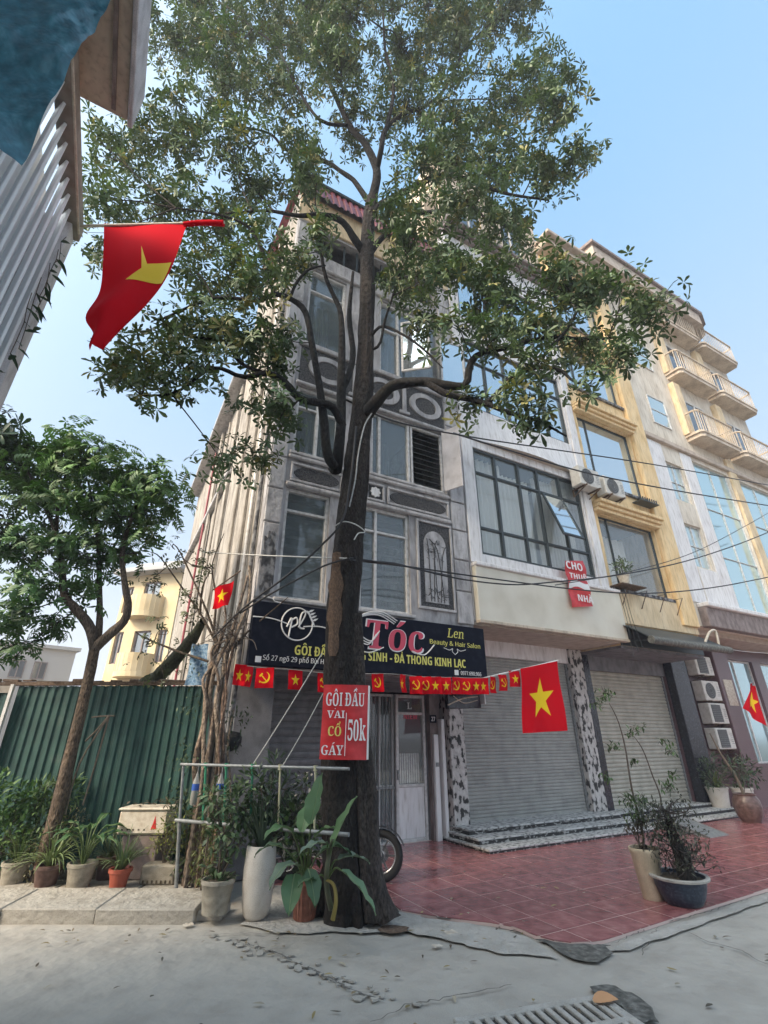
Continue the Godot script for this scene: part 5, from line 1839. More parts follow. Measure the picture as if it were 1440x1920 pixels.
func big_tree() -> void:
	var base: Vector3 = Vector3(2.674, -0.001, -5.605)
	base.y = 0
	var t := thing("street_tree", "tall street tree with dark bark and whorled leaves standing before the grey house", "tree", base)
	var trunk := resample([Vector3(2.681, -0.078, -5.601), Vector3(2.671, 0.116, -5.607), Vector3(2.636, 0.48, -5.626), Vector3(2.592, 1.069, -5.65), Vector3(2.554, 1.895, -5.671), Vector3(2.511, 2.839, -5.695), Vector3(2.544, 4.005, -5.677), Vector3(2.586, 4.664, -5.654), Vector3(2.63, 5.752, -5.607), Vector3(2.665, 6.764, -5.553), Vector3(2.673, 7.9, -5.514), Vector3(2.671, 9.196, -5.493), Vector3(2.629, 10.635, -5.458), Vector3(2.688, 11.741, -5.369)], [0.255, 0.255, 0.25, 0.24, 0.222, 0.200, 0.198, 0.195, 0.178, 0.16, 0.142, 0.132, 0.125, 0.11], 0.06)
	part("trunk", bark_tube(trunk[0], trunk[1], 44, 3, 1.1, Color(0.030, 0.023, 0.019), 0.14), M.bark, t)
	# strip of bark torn off, bare orange wood
	var wd := B.new()
	wd.grid(func(s: float, u: float):
		var at: Vector3 = (Vector3(2.478, 2.607, -5.713)).lerp(Vector3(2.467, 3.966, -5.719), u)
		var w := 0.20 * (0.35 + 0.65 * sin(PI * clampf(u * 0.9 + 0.05, 0, 1))) * (1.0 + 0.2 * sin(u * 21.0))
		var a := (s - 0.5) * w * 5.0 - 0.25
		var rr := 0.226 + 0.012 * sin(u * 40.0 + s * 9.0) * 0.5 - absf(s - 0.5) * 0.045
		return at + RT * sin(a) * rr - HD * cos(a) * rr, 14, 40)
	part("torn_bark_patch", wd, surf(ntex(0.03, 92, [[0.0, 0.03, 0.02, 0.014], [0.4, 0.10, 0.062, 0.04], [0.7, 0.17, 0.105, 0.065], [1.0, 0.24, 0.16, 0.105]], 512, 6), Vector3(0.22, 0.9, 0.22), 0.95, null, 0.5, ntex_n(0.04, 93, 10.0), 1.0), t)
	# climbing roots pressed against the trunk
	for k in 4:
		var r := resample([Vector3(2.797, 0.075, -5.309) + RT * 0.05 * k, Vector3(2.736, 0.43, -5.343) + RT * 0.03 * k, Vector3(2.686, 1.187, -5.427) + RT * 0.04 * k, Vector3(2.616, 2.067, -5.5) + RT * 0.035 * k, Vector3(2.587, 3.16, -5.539) + RT * 0.03 * k], [0.11, 0.075, 0.06, 0.05, 0.03], 0.07)
		part("root", bark_tube(r[0], r[1], 12, 30 + k, 0.0, Color(0.06, 0.05, 0.045), 0.14), M.bark, t)
	for k in 7:
		var a := TAU * k / 7.0 + 0.3
		var d := Vector3(cos(a), 0, sin(a))
		if d.dot(HD) < -0.35: continue
		var r := resample([base + d * 0.24 + Vector3(0, 0.42, 0), base + d * 0.33 + Vector3(0, 0.14, 0), base + d * 0.42 + Vector3(0, 0.02, 0), base + d * 0.58 + Vector3(0.05, -0.08, 0)], [0.09, 0.10, 0.08, 0.03], 0.05)
		part("root", bark_tube(r[0], r[1], 12, 50 + k, 0.0, Color(0.055, 0.045, 0.038), 0.18), M.bark, t)
	var skel := []
	var limbs := [
		[[Vector3(2.688, 11.741, -5.369), Vector3(2.704, 12.485, -5.246), Vector3(2.441, 13.273, -5.277), Vector3(2.081, 13.792, -5.36), Vector3(1.622, 15.248, -5.499), Vector3(1.239, 16.761, -5.709), Vector3(1.014, 19.085, -5.833)], [0.11, 0.10, 0.085, 0.075, 0.06, 0.05, 0.03]],
		[[Vector3(2.7, 12.2, -5.305), Vector3(2.791, 13.268, -5.198), Vector3(2.863, 13.999, -5.159), Vector3(3.231, 14.684, -4.957), Vector3(3.655, 14.826, -4.61), Vector3(4.109, 15.731, -4.36), Vector3(4.504, 17.305, -4.029)], [0.07, 0.065, 0.06, 0.055, 0.045, 0.035, 0.02]],
		[[Vector3(2.704, 12.485, -5.246), Vector3(2.659, 12.875, -4.929), Vector3(2.786, 14.515, -4.63), Vector3(2.575, 16.211, -4.632), Vector3(2.53, 18.457, -4.657)], [0.06, 0.05, 0.045, 0.035, 0.02]],
		[[Vector3(2.702, 11.22, -5.361), Vector3(2.814, 11.478, -5.3), Vector3(3.176, 11.715, -4.987), Vector3(3.589, 12.112, -4.76), Vector3(3.819, 12.297, -4.633), Vector3(4.23, 12.044, -4.293), Vector3(4.816, 11.376, -3.857), Vector3(5.471, 10.991, -3.383)], [0.10, 0.085, 0.075, 0.065, 0.055, 0.045, 0.035, 0.02]],
		[[Vector3(2.695, 10.127, -5.457), Vector3(2.818, 10.402, -5.298), Vector3(3.07, 10.733, -5.045), Vector3(3.293, 10.871, -4.808), Vector3(3.687, 10.826, -4.477), Vector3(3.982, 10.777, -4.087), Vector3(4.268, 9.969, -3.816)], [0.08, 0.065, 0.055, 0.05, 0.04, 0.03, 0.02]],
		[[Vector3(2.567, 10.204, -5.527), Vector3(2.342, 10.32, -5.445), Vector3(2.17, 10.501, -5.426), Vector3(1.975, 10.585, -5.419), Vector3(1.647, 10.539, -5.485), Vector3(1.241, 10.366, -5.594), Vector3(0.733, 10.347, -5.759), Vector3(0.142, 9.953, -5.856)], [0.10, 0.085, 0.075, 0.07, 0.06, 0.045, 0.03, 0.018]],
		[[Vector3(2.662, 11.478, -5.383), Vector3(2.462, 12.276, -5.608), Vector3(2.335, 12.559, -5.677), Vector3(2.125, 12.81, -5.793), Vector3(1.856, 13.147, -5.941), Vector3(1.429, 13.39, -6.176), Vector3(0.975, 13.464, -6.311), Vector3(0.596, 13.891, -6.405), Vector3(-0.117, 13.792, -6.569)], [0.075, 0.065, 0.06, 0.055, 0.055, 0.05, 0.04, 0.03, 0.016]],
		[[Vector3(2.081, 13.792, -5.36), Vector3(1.455, 13.574, -5.476), Vector3(0.89, 14.765, -5.673), Vector3(0.381, 16.484, -5.953), Vector3(-0.285, 17.287, -6.205)], [0.045, 0.04, 0.035, 0.028, 0.015]],
		[[Vector3(2.322, 5.352, -5.742), Vector3(2.267, 5.416, -5.544), Vector3(2.25, 5.916, -5.439), Vector3(2.212, 6.634, -5.403), Vector3(2.145, 8.003, -5.382), Vector3(2.014, 8.446, -5.397), Vector3(1.823, 8.832, -5.388), Vector3(1.708, 9.255, -5.338), Vector3(1.674, 9.677, -5.242)], [0.12, 0.10, 0.09, 0.085, 0.055, 0.045, 0.04, 0.03, 0.02]],
		[[Vector3(2.216, 6.529, -5.401), Vector3(2.354, 6.99, -5.439), Vector3(2.436, 7.54, -5.508), Vector3(2.361, 8.276, -5.549), Vector3(2.363, 8.8, -5.548), Vector3(2.388, 9.498, -5.534)], [0.06, 0.06, 0.055, 0.05, 0.045, 0.03]],
		[[Vector3(2.231, 5.279, -5.563), Vector3(2.078, 5.413, -5.476), Vector3(1.958, 5.999, -5.428), Vector3(1.864, 6.507, -5.423), Vector3(1.711, 7.263, -5.45), Vector3(1.596, 7.784, -5.456), Vector3(1.48, 8.027, -5.463), Vector3(1.243, 8.117, -5.479), Vector3(1.029, 8.07, -5.483), Vector3(0.767, 7.821, -5.512), Vector3(0.176, 7.62, -5.609), Vector3(-0.426, 6.965, -5.712)], [0.09, 0.085, 0.075, 0.065, 0.06, 0.055, 0.055, 0.05, 0.05, 0.04, 0.03, 0.016]],
		[[Vector3(1.021, 8.07, -5.487), Vector3(0.901, 8.336, -5.439), Vector3(0.763, 8.707, -5.401), Vector3(0.494, 9.222, -5.434), Vector3(0.066, 9.409, -5.555), Vector3(-0.644, 9.457, -5.831)], [0.04, 0.04, 0.035, 0.03, 0.022, 0.014]],
		[[Vector3(1.279, 8.141, -5.459), Vector3(1.34, 8.464, -5.426), Vector3(1.505, 8.785, -5.335), Vector3(1.768, 9.01, -5.304)], [0.03, 0.03, 0.025, 0.015]],
		[[Vector3(2.271, 5.916, -5.427), Vector3(2.083, 6.146, -5.359), Vector3(1.878, 6.155, -5.358), Vector3(1.666, 6.115, -5.361), Vector3(1.502, 6.13, -5.336), Vector3(1.355, 6.239, -5.303), Vector3(1.208, 6.395, -5.384), Vector3(1.028, 6.365, -5.369), Vector3(0.743, 6.209, -5.412), Vector3(0.358, 6.28, -5.509), Vector3(-0.022, 5.783, -5.604), Vector3(-0.428, 5.64, -5.713)], [0.08, 0.075, 0.07, 0.065, 0.065, 0.06, 0.055, 0.05, 0.04, 0.03, 0.02, 0.012]],
		[[Vector3(1.028, 6.365, -5.369), Vector3(0.707, 6.655, -5.659), Vector3(0.449, 7.072, -5.801), Vector3(0.012, 7.077, -5.928), Vector3(-0.453, 7.293, -6.069)], [0.035, 0.03, 0.028, 0.022, 0.012]],
		[[Vector3(2.701, 6.351, -5.476), Vector3(2.71, 6.364, -5.186), Vector3(2.784, 6.498, -5.031), Vector3(2.9, 6.558, -4.853), Vector3(3.22, 6.513, -4.563), Vector3(3.444, 6.41, -4.383), Vector3(3.673, 6.367, -4.2), Vector3(3.709, 6.645, -4.123), Vector3(3.846, 6.905, -4.048), Vector3(4.245, 7.015, -3.772), Vector3(4.709, 7.147, -3.459), Vector3(5.196, 7.013, -3.078), Vector3(5.582, 6.974, -2.751)], [0.13, 0.115, 0.10, 0.095, 0.085, 0.08, 0.065, 0.06, 0.055, 0.045, 0.035, 0.025, 0.014]],
		[[Vector3(3.221, 6.475, -4.54), Vector3(3.381, 6.169, -4.304), Vector3(3.602, 5.992, -4.068), Vector3(3.733, 5.83, -3.882), Vector3(3.955, 5.639, -3.703), Vector3(4.241, 5.463, -3.488), Vector3(4.438, 5.158, -3.266)], [0.06, 0.055, 0.05, 0.045, 0.035, 0.025, 0.014]],
		[[Vector3(3.733, 5.83, -3.882), Vector3(3.936, 6.078, -3.77), Vector3(4.065, 6.268, -3.699), Vector3(4.329, 6.417, -3.497), Vector3(4.597, 6.342, -3.293), Vector3(4.66, 6.038, -3.144), Vector3(4.788, 5.871, -2.959)], [0.045, 0.04, 0.04, 0.035, 0.03, 0.02, 0.012]],
		[[Vector3(4.329, 6.417, -3.497), Vector3(4.618, 6.815, -3.395), Vector3(4.918, 7.238, -3.23), Vector3(5.172, 7.74, -3.091)], [0.03, 0.028, 0.022, 0.012]],
		[[Vector3(2.697, 7.88, -5.479), Vector3(2.803, 8.017, -5.192), Vector3(3.05, 7.592, -4.828), Vector3(3.283, 7.152, -4.586), Vector3(3.425, 6.736, -4.393)], [0.035, 0.03, 0.025, 0.02, 0.012]],
		[[Vector3(2.755, 7.697, -5.447), Vector3(2.78, 7.618, -5.204), Vector3(2.81, 8.057, -5.074), Vector3(2.865, 8.446, -4.929), Vector3(2.899, 8.845, -4.797)], [0.03, 0.028, 0.025, 0.02, 0.012]]]
	for i in limbs.size():
		var l := resample(limbs[i][0], limbs[i][1].map(func(q): return q * 0.84), 0.09)
		part("limb", bark_tube(l[0], l[1], 14 if i < 8 else 12, 70 + i, 0.0, Color(0.010, 0.0085, 0.0078), 0.13), M.bark, t)
		for j in range(2, l[0].size(), 3):
			if j > l[0].size() / 4:
				skel.append(l[0][j])
	var clumps := []
	var px := [Vector3(-1.863, 17.298, -7.186), Vector3(-0.863, 17.875, -6.865), Vector3(0.55, 18.021, -6.088), Vector3(1.767, 17.009, -5.077), Vector3(3.111, 17.305, -4.566), Vector3(4.126, 17.009, -3.78), Vector3(5.428, 17.875, -3.406), Vector3(5.726, 15.459, -2.9), Vector3(1.141, 19.736, -5.649), Vector3(2.625, 19.07, -4.491), Vector3(4.284, 19.736, -3.921), Vector3(-0.367, 19.736, -6.478), Vector3(-1.75, 19.736, -7.239), Vector3(5.564, 19.409, -3.104),
		Vector3(-0.472, 14.3, -6.307), Vector3(0.608, 15.247, -6.285), Vector3(1.699, 14.505, -5.0), Vector3(3.176, 15.014, -4.759), Vector3(3.927, 13.655, -3.889), Vector3(5.163, 14.111, -3.552), Vector3(5.503, 12.83, -2.908), Vector3(5.354, 11.004, -2.762), Vector3(-1.575, 12.035, -6.572), Vector3(-0.847, 12.289, -6.628), Vector3(-1.959, 10.952, -6.555), Vector3(0.102, 11.721, -5.878), Vector3(1.052, 12.654, -5.47), Vector3(2.204, 14.325, -5.521), Vector3(3.369, 12.49, -4.539), Vector3(3.573, 11.721, -3.97), Vector3(4.677, 12.119, -3.819), Vector3(5.078, 11.055, -3.257),
		Vector3(-1.478, 9.478, -6.404), Vector3(-0.905, 10.416, -6.545), Vector3(-0.129, 10.585, -6.348), Vector3(0.508, 11.411, -6.111), Vector3(3.737, 10.102, -3.88), Vector3(4.617, 10.118, -3.624), Vector3(3.094, 9.677, -4.461), Vector3(-0.316, 8.433, -5.765), Vector3(0.341, 8.336, -5.746), Vector3(-0.435, 6.956, -5.603), Vector3(0.099, 7.183, -5.651), Vector3(0.566, 7.077, -5.623), Vector3(-0.574, 5.745, -5.679), Vector3(-0.159, 5.871, -5.679), Vector3(0.32, 6.093, -5.53), Vector3(0.739, 6.764, -5.528), Vector3(0.714, 9.389, -5.656), Vector3(-1.446, 8.311, -6.387), Vector3(-0.572, 6.376, -5.792),
		Vector3(2.807, 8.718, -4.733), Vector3(3.003, 9.255, -4.511), Vector3(3.662, 8.707, -3.807), Vector3(3.885, 7.974, -3.912), Vector3(4.296, 8.336, -3.572), Vector3(4.782, 8.089, -3.191), Vector3(5.168, 7.848, -2.865), Vector3(5.349, 7.29, -2.765), Vector3(5.76, 7.13, -2.539), Vector3(5.241, 6.473, -2.71), Vector3(5.051, 6.971, -3.157), Vector3(4.628, 7.399, -3.504), Vector3(3.95, 6.971, -3.762), Vector3(3.602, 7.173, -4.182), Vector3(3.166, 7.499, -4.536), Vector3(3.6, 5.939, -3.955), Vector3(4.013, 5.636, -3.614), Vector3(4.158, 5.389, -3.42), Vector3(4.772, 5.961, -2.968), Vector3(5.164, 8.092, -3.323), Vector3(4.36, 6.365, -3.537),
		Vector3(0.891, 7.738, -5.33), Vector3(1.15, 7.13, -5.302), Vector3(0.878, 8.587, -5.451), Vector3(1.124, 9.251, -5.43), Vector3(1.024, 6.667, -5.257), Vector3(1.198, 11.493, -5.618), Vector3(1.563, 9.245, -5.074), Vector3(3.492, 8.981, -4.128), Vector3(3.151, 8.155, -4.316), Vector3(2.691, 9.824, -4.797), Vector3(1.546, 11.064, -5.313), Vector3(0.795, 7.025, -5.269), Vector3(2.891, 10.416, -4.459),
		Vector3(1.397, 5.665, -5.509), Vector3(1.039, 5.308, -5.705), Vector3(0.848, 4.943, -5.924), Vector3(1.151, 5.866, -5.529)]
	var pr := [60, 75, 75, 80, 75, 75, 65, 55, 75, 75, 75, 75, 60, 60,
		75, 70, 70, 70, 75, 75, 52, 42, 62, 70, 48, 70, 50, 45, 55, 60, 75, 62,
		58, 70, 70, 50, 65, 58, 45, 68, 58, 58, 62, 55, 48, 56, 56, 34, 38, 40, 50,
		42, 42, 45, 52, 55, 55, 48, 48, 46, 46, 55, 55, 55, 38, 34, 34, 46, 34, 28, 48, 40,
		46, 38, 44, 42, 34, 42, 30, 48, 40, 32, 36, 40, 40,
		46, 42, 34, 34]
	var eye := Vector3(0, 1.72, 0)
	var fwd := (HD * 0.9033 + Vector3(0, 0.4289, 0)).normalized()
	for i in px.size():
		var p: Vector3 = px[i]
		var r: float = pr[i] / 885.0 * (p - eye).dot(fwd)
		p += HD * R(-0.35, 0.25)
		clumps.append([p, r])
	var tint := func(p: Vector3, t: float) -> Color:
		var c := Color(0.070, 0.118, 0.055).lerp(Color(0.135, 0.185, 0.075), R())
		if R() < 0.07: c = Color(0.22, 0.20, 0.06)
		return Color(c.r * t, c.g * t, c.b * t)
	crown(t, clumps, skel, [rosette(1, 6, 0.14, 0.046, 0.25), rosette(2, 5, 0.125, 0.043, 0.9), rosette(3, 7, 0.13, 0.04, -0.5), rosette(4, 5, 0.11, 0.038, 0.1)], M.leaf, 138.0, tint, 1.0, M.bark)
	# thin hanging seed pods in the right part of the crown
	var pods := B.new()
	for i in 150:
		var c: Vector3 = [Vector3(3.29, 8.983, -4.468), Vector3(3.11, 8.21, -4.566), Vector3(3.583, 10.122, -4.306), Vector3(2.436, 15.242, -4.937), Vector3(1.021, 14.105, -5.715), Vector3(3.595, 8.338, -4.186)][i % 6] + rdir() * Vector3(0.7, 0.35, 0.5)
		pods.tube([c, c + Vector3(R(-0.03, 0.03), -0.14, R(-0.03, 0.03)), c + Vector3(R(-0.05, 0.05), R(-0.3, -0.2), R(-0.05, 0.05))], 0.0035, 4, false)
	pods.col = Color(1, 1, 1)
	part("seed_pods", pods, plain(lin(0.20, 0.20, 0.10), 0.8), t, "stuff")

func left_trees() -> void:
	var base: Vector3 = Vector3(-0.23, 0.707, -8.286)
	base.y = 0.1
	var t := thing("young_tree", "slim forked tree with dense drooping green leaves before the green fence", "tree", base)
	var trunk := resample([Vector3(base.x - 0.03, 0.05, base.z), Vector3(-0.25, 0.97, -8.297), Vector3(-0.261, 1.526, -8.303), Vector3(-0.267, 2.128, -8.306), Vector3(-0.277, 2.593, -8.312), Vector3(-0.297, 2.917, -8.323)], [0.092, 0.085, 0.076, 0.072, 0.072, 0.070], 0.06)
	part("trunk", bark_tube(trunk[0], trunk[1], 18, 5, 0.0, Color(0.15, 0.115, 0.085), 0.12), M.bark, t)
	var skel := []
	var limbs := [[[Vector3(-0.287, 2.871, -8.317), Vector3(-0.431, 3.196, -8.339), Vector3(-0.686, 3.453, -8.365), Vector3(-0.858, 3.632, -8.46), Vector3(-0.975, 3.951, -8.524), Vector3(-1.23, 4.622, -8.55), Vector3(-1.675, 5.334, -8.681), Vector3(-2.011, 5.839, -8.865)], [0.075, 0.07, 0.065, 0.06, 0.05, 0.035, 0.025, 0.015]],
		[[Vector3(-0.27, 2.948, -8.308), Vector3(-0.33, 3.338, -8.398), Vector3(-0.491, 4.015, -8.486), Vector3(-0.688, 4.748, -8.595), Vector3(-1.057, 5.757, -8.798)], [0.05, 0.045, 0.04, 0.03, 0.018]],
		[[Vector3(-0.28, 2.902, -8.313), Vector3(-0.147, 3.078, -8.183), Vector3(-0.001, 3.276, -8.103), Vector3(0.005, 3.519, -8.099), Vector3(-0.106, 3.854, -8.161), Vector3(-0.255, 4.428, -8.242), Vector3(-0.234, 5.044, -8.117), Vector3(-0.195, 5.645, -8.095)], [0.075, 0.07, 0.06, 0.055, 0.045, 0.035, 0.025, 0.015]],
		[[Vector3(-1.23, 4.622, -8.55), Vector3(-1.35, 5.288, -8.616), Vector3(-1.365, 5.9, -8.624)], [0.03, 0.025, 0.014]]]
	for i in limbs.size():
		var l := resample(limbs[i][0], limbs[i][1], 0.07)
		part("limb", bark_tube(l[0], l[1], 12, 120 + i, 0.0, Color(0.12, 0.10, 0.085), 0.12), M.bark, t)
		skel.append_array(l[0])
	var px := [Vector3(-2.23, 6.006, -9.1), Vector3(-1.579, 6.113, -8.742), Vector3(-1.087, 6.068, -8.586), Vector3(-1.67, 5.044, -8.678), Vector3(-1.049, 5.24, -8.565), Vector3(-0.552, 5.645, -8.292), Vector3(-0.068, 5.648, -8.14), Vector3(0.282, 5.24, -7.947), Vector3(-0.073, 5.089, -8.257), Vector3(-1.681, 4.314, -8.684), Vector3(-1.065, 4.39, -8.573), Vector3(-0.47, 4.382, -8.361), Vector3(-0.006, 4.382, -8.106), Vector3(-1.3, 3.723, -8.474), Vector3(-0.706, 3.824, -8.376), Vector3(-1.436, 3.248, -8.549), Vector3(-1.06, 3.193, -8.457), Vector3(-1.257, 2.707, -8.565), Vector3(-0.495, 4.996, -8.146), Vector3(-1.632, 5.648, -8.999)]
	var pr := [60, 52, 62, 58, 70, 55, 55, 34, 48, 58, 52, 52, 26, 48, 38, 44, 32, 34, 50, 50]
	var eye := Vector3(0, 1.72, 0)
	var fwd := (HD * 0.9033 + Vector3(0, 0.4289, 0)).normalized()
	var clumps := []
	for i in px.size():
		clumps.append([px[i], pr[i] / 885.0 * (px[i] - eye).dot(fwd)])
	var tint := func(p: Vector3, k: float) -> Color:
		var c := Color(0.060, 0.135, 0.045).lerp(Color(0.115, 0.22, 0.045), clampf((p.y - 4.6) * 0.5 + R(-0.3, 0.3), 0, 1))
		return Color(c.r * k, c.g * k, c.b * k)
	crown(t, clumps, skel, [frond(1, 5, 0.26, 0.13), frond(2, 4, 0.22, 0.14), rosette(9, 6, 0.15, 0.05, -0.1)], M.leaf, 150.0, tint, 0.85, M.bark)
	# a second, darker crown at the edge of the picture, its stem outside
	var b2: Vector3 = Vector3(-2.722, 0.644, -9.485)
	b2.y = 0.1
	var t2 := thing("edge_tree", "dark leafy tree reaching in at the left edge under the louvred balcony", "tree", b2)
	var tr2 := resample([b2, b2 + Vector3(0.1, 1.8, 0.1), b2 + Vector3(0.3, 3.4, 0.1), Vector3(-3.077, 5.795, -9.566)], [0.12, 0.10, 0.08, 0.03], 0.1)
	part("trunk", bark_tube(tr2[0], tr2[1], 14, 8), M.bark, t2)
	var c2 := []
	for q in [[Vector3(-2.446, 6.345, -8.876), 45], [Vector3(-2.709, 5.882, -9.135), 70], [Vector3(-2.906, 6.675, -9.129), 50], [Vector3(-2.512, 4.718, -9.027), 70]]:
		c2.append([q[0], q[1] / 885.0 * (q[0] - eye).dot(fwd)])
	crown(t2, c2, tr2[0].slice(tr2[0].size() / 2), [rosette(11, 7, 0.18, 0.05, 0.2), rosette(12, 6, 0.16, 0.05, 0.0)], M.leaf, 110.0, func(p: Vector3, k: float): return Color(0.04 * k, 0.075 * k, 0.04 * k), 1.0, M.bark)
	# half bare sapling between fence and house
	var b3: Vector3 = Vector3(1.185, 2.063, -7.622)
	b3.y = 0.1
	var t3 := thing("bare_sapling", "half bare leaning sapling with thin dry branches above the fence beside the house wall", "tree", b3)
	var m := resample([Vector3(0.288, 1.566, -9.541) * Vector3(1, 0, 1), Vector3(0.363, 2.123, -9.5), Vector3(0.715, 2.649, -9.079), Vector3(0.894, 2.901, -8.866), Vector3(1.053, 3.188, -8.436), Vector3(1.11, 3.385, -8.063)], [0.13, 0.125, 0.115, 0.11, 0.095, 0.05], 0.06)
	part("mossy_stem", bark_tube(m[0], m[1], 14, 14, 0.0, Color(0.075, 0.085, 0.045), 0.12), M.bark, t3)
	var sk3 := []
	for q in [[Vector3(1.335, 2.919, -7.597), Vector3(1.012, 3.443, -7.774), Vector3(0.693, 3.885, -8.006), Vector3(0.307, 4.401, -8.276), Vector3(0.15, 4.495, -8.362)], [Vector3(1.238, 3.117, -7.65), Vector3(1.196, 3.697, -7.673), Vector3(1.071, 4.227, -7.741), Vector3(1.167, 4.79, -7.689)], [Vector3(1.012, 3.443, -7.774), Vector3(0.986, 3.87, -7.788), Vector3(1.061, 4.136, -7.747)], [Vector3(1.229, 2.733, -7.712), Vector3(0.789, 2.896, -8.011), Vector3(0.324, 3.095, -8.267), Vector3(0.199, 3.177, -8.335)], [Vector3(1.292, 2.98, -7.506), Vector3(1.043, 3.478, -7.529), Vector3(0.585, 4.337, -7.781), Vector3(0.442, 4.52, -7.859)], [Vector3(0.783, 4.227, -7.9), Vector3(0.979, 4.182, -7.792), Vector3(1.074, 4.209, -7.74)], [Vector3(1.401, 2.788, -7.446), Vector3(1.657, 3.137, -7.077), Vector3(2.07, 3.589, -6.736)]]:
		var l := resample(q, taper(0.022, 0.006, q.size()), 0.06)
		part("branch", bark_tube(l[0], l[1], 7, 140 + sk3.size(), 0.0, Color(0.13, 0.10, 0.075), 0.15), M.bark, t3)
		sk3.append_array(l[0])
	var c3 := []
	for q in [[Vector3(0.471, 4.504, -8.072), 26], [Vector3(0.518, 3.217, -8.16), 22], [Vector3(0.39, 2.935, -8.23), 24], [Vector3(0.654, 4.318, -7.971), 24], [Vector3(0.948, 4.136, -7.809), 22], [Vector3(0.851, 3.783, -7.863), 24], [Vector3(0.258, 4.033, -8.303), 20], [Vector3(0.624, 2.624, -8.102), 24], [Vector3(0.855, 3.383, -7.975), 20]]:
		c3.append([q[0], q[1] / 885.0 * (q[0] - eye).dot(fwd)])
	crown(t3, c3, sk3, [frond(21, 3, 0.14, 0.10), rosette(22, 4, 0.10, 0.035, -0.2)], M.leaf_dull, 22.0, func(p: Vector3, k: float): return Color(0.07 * k, 0.095 * k, 0.035 * k), 0.8, M.dry_twig)

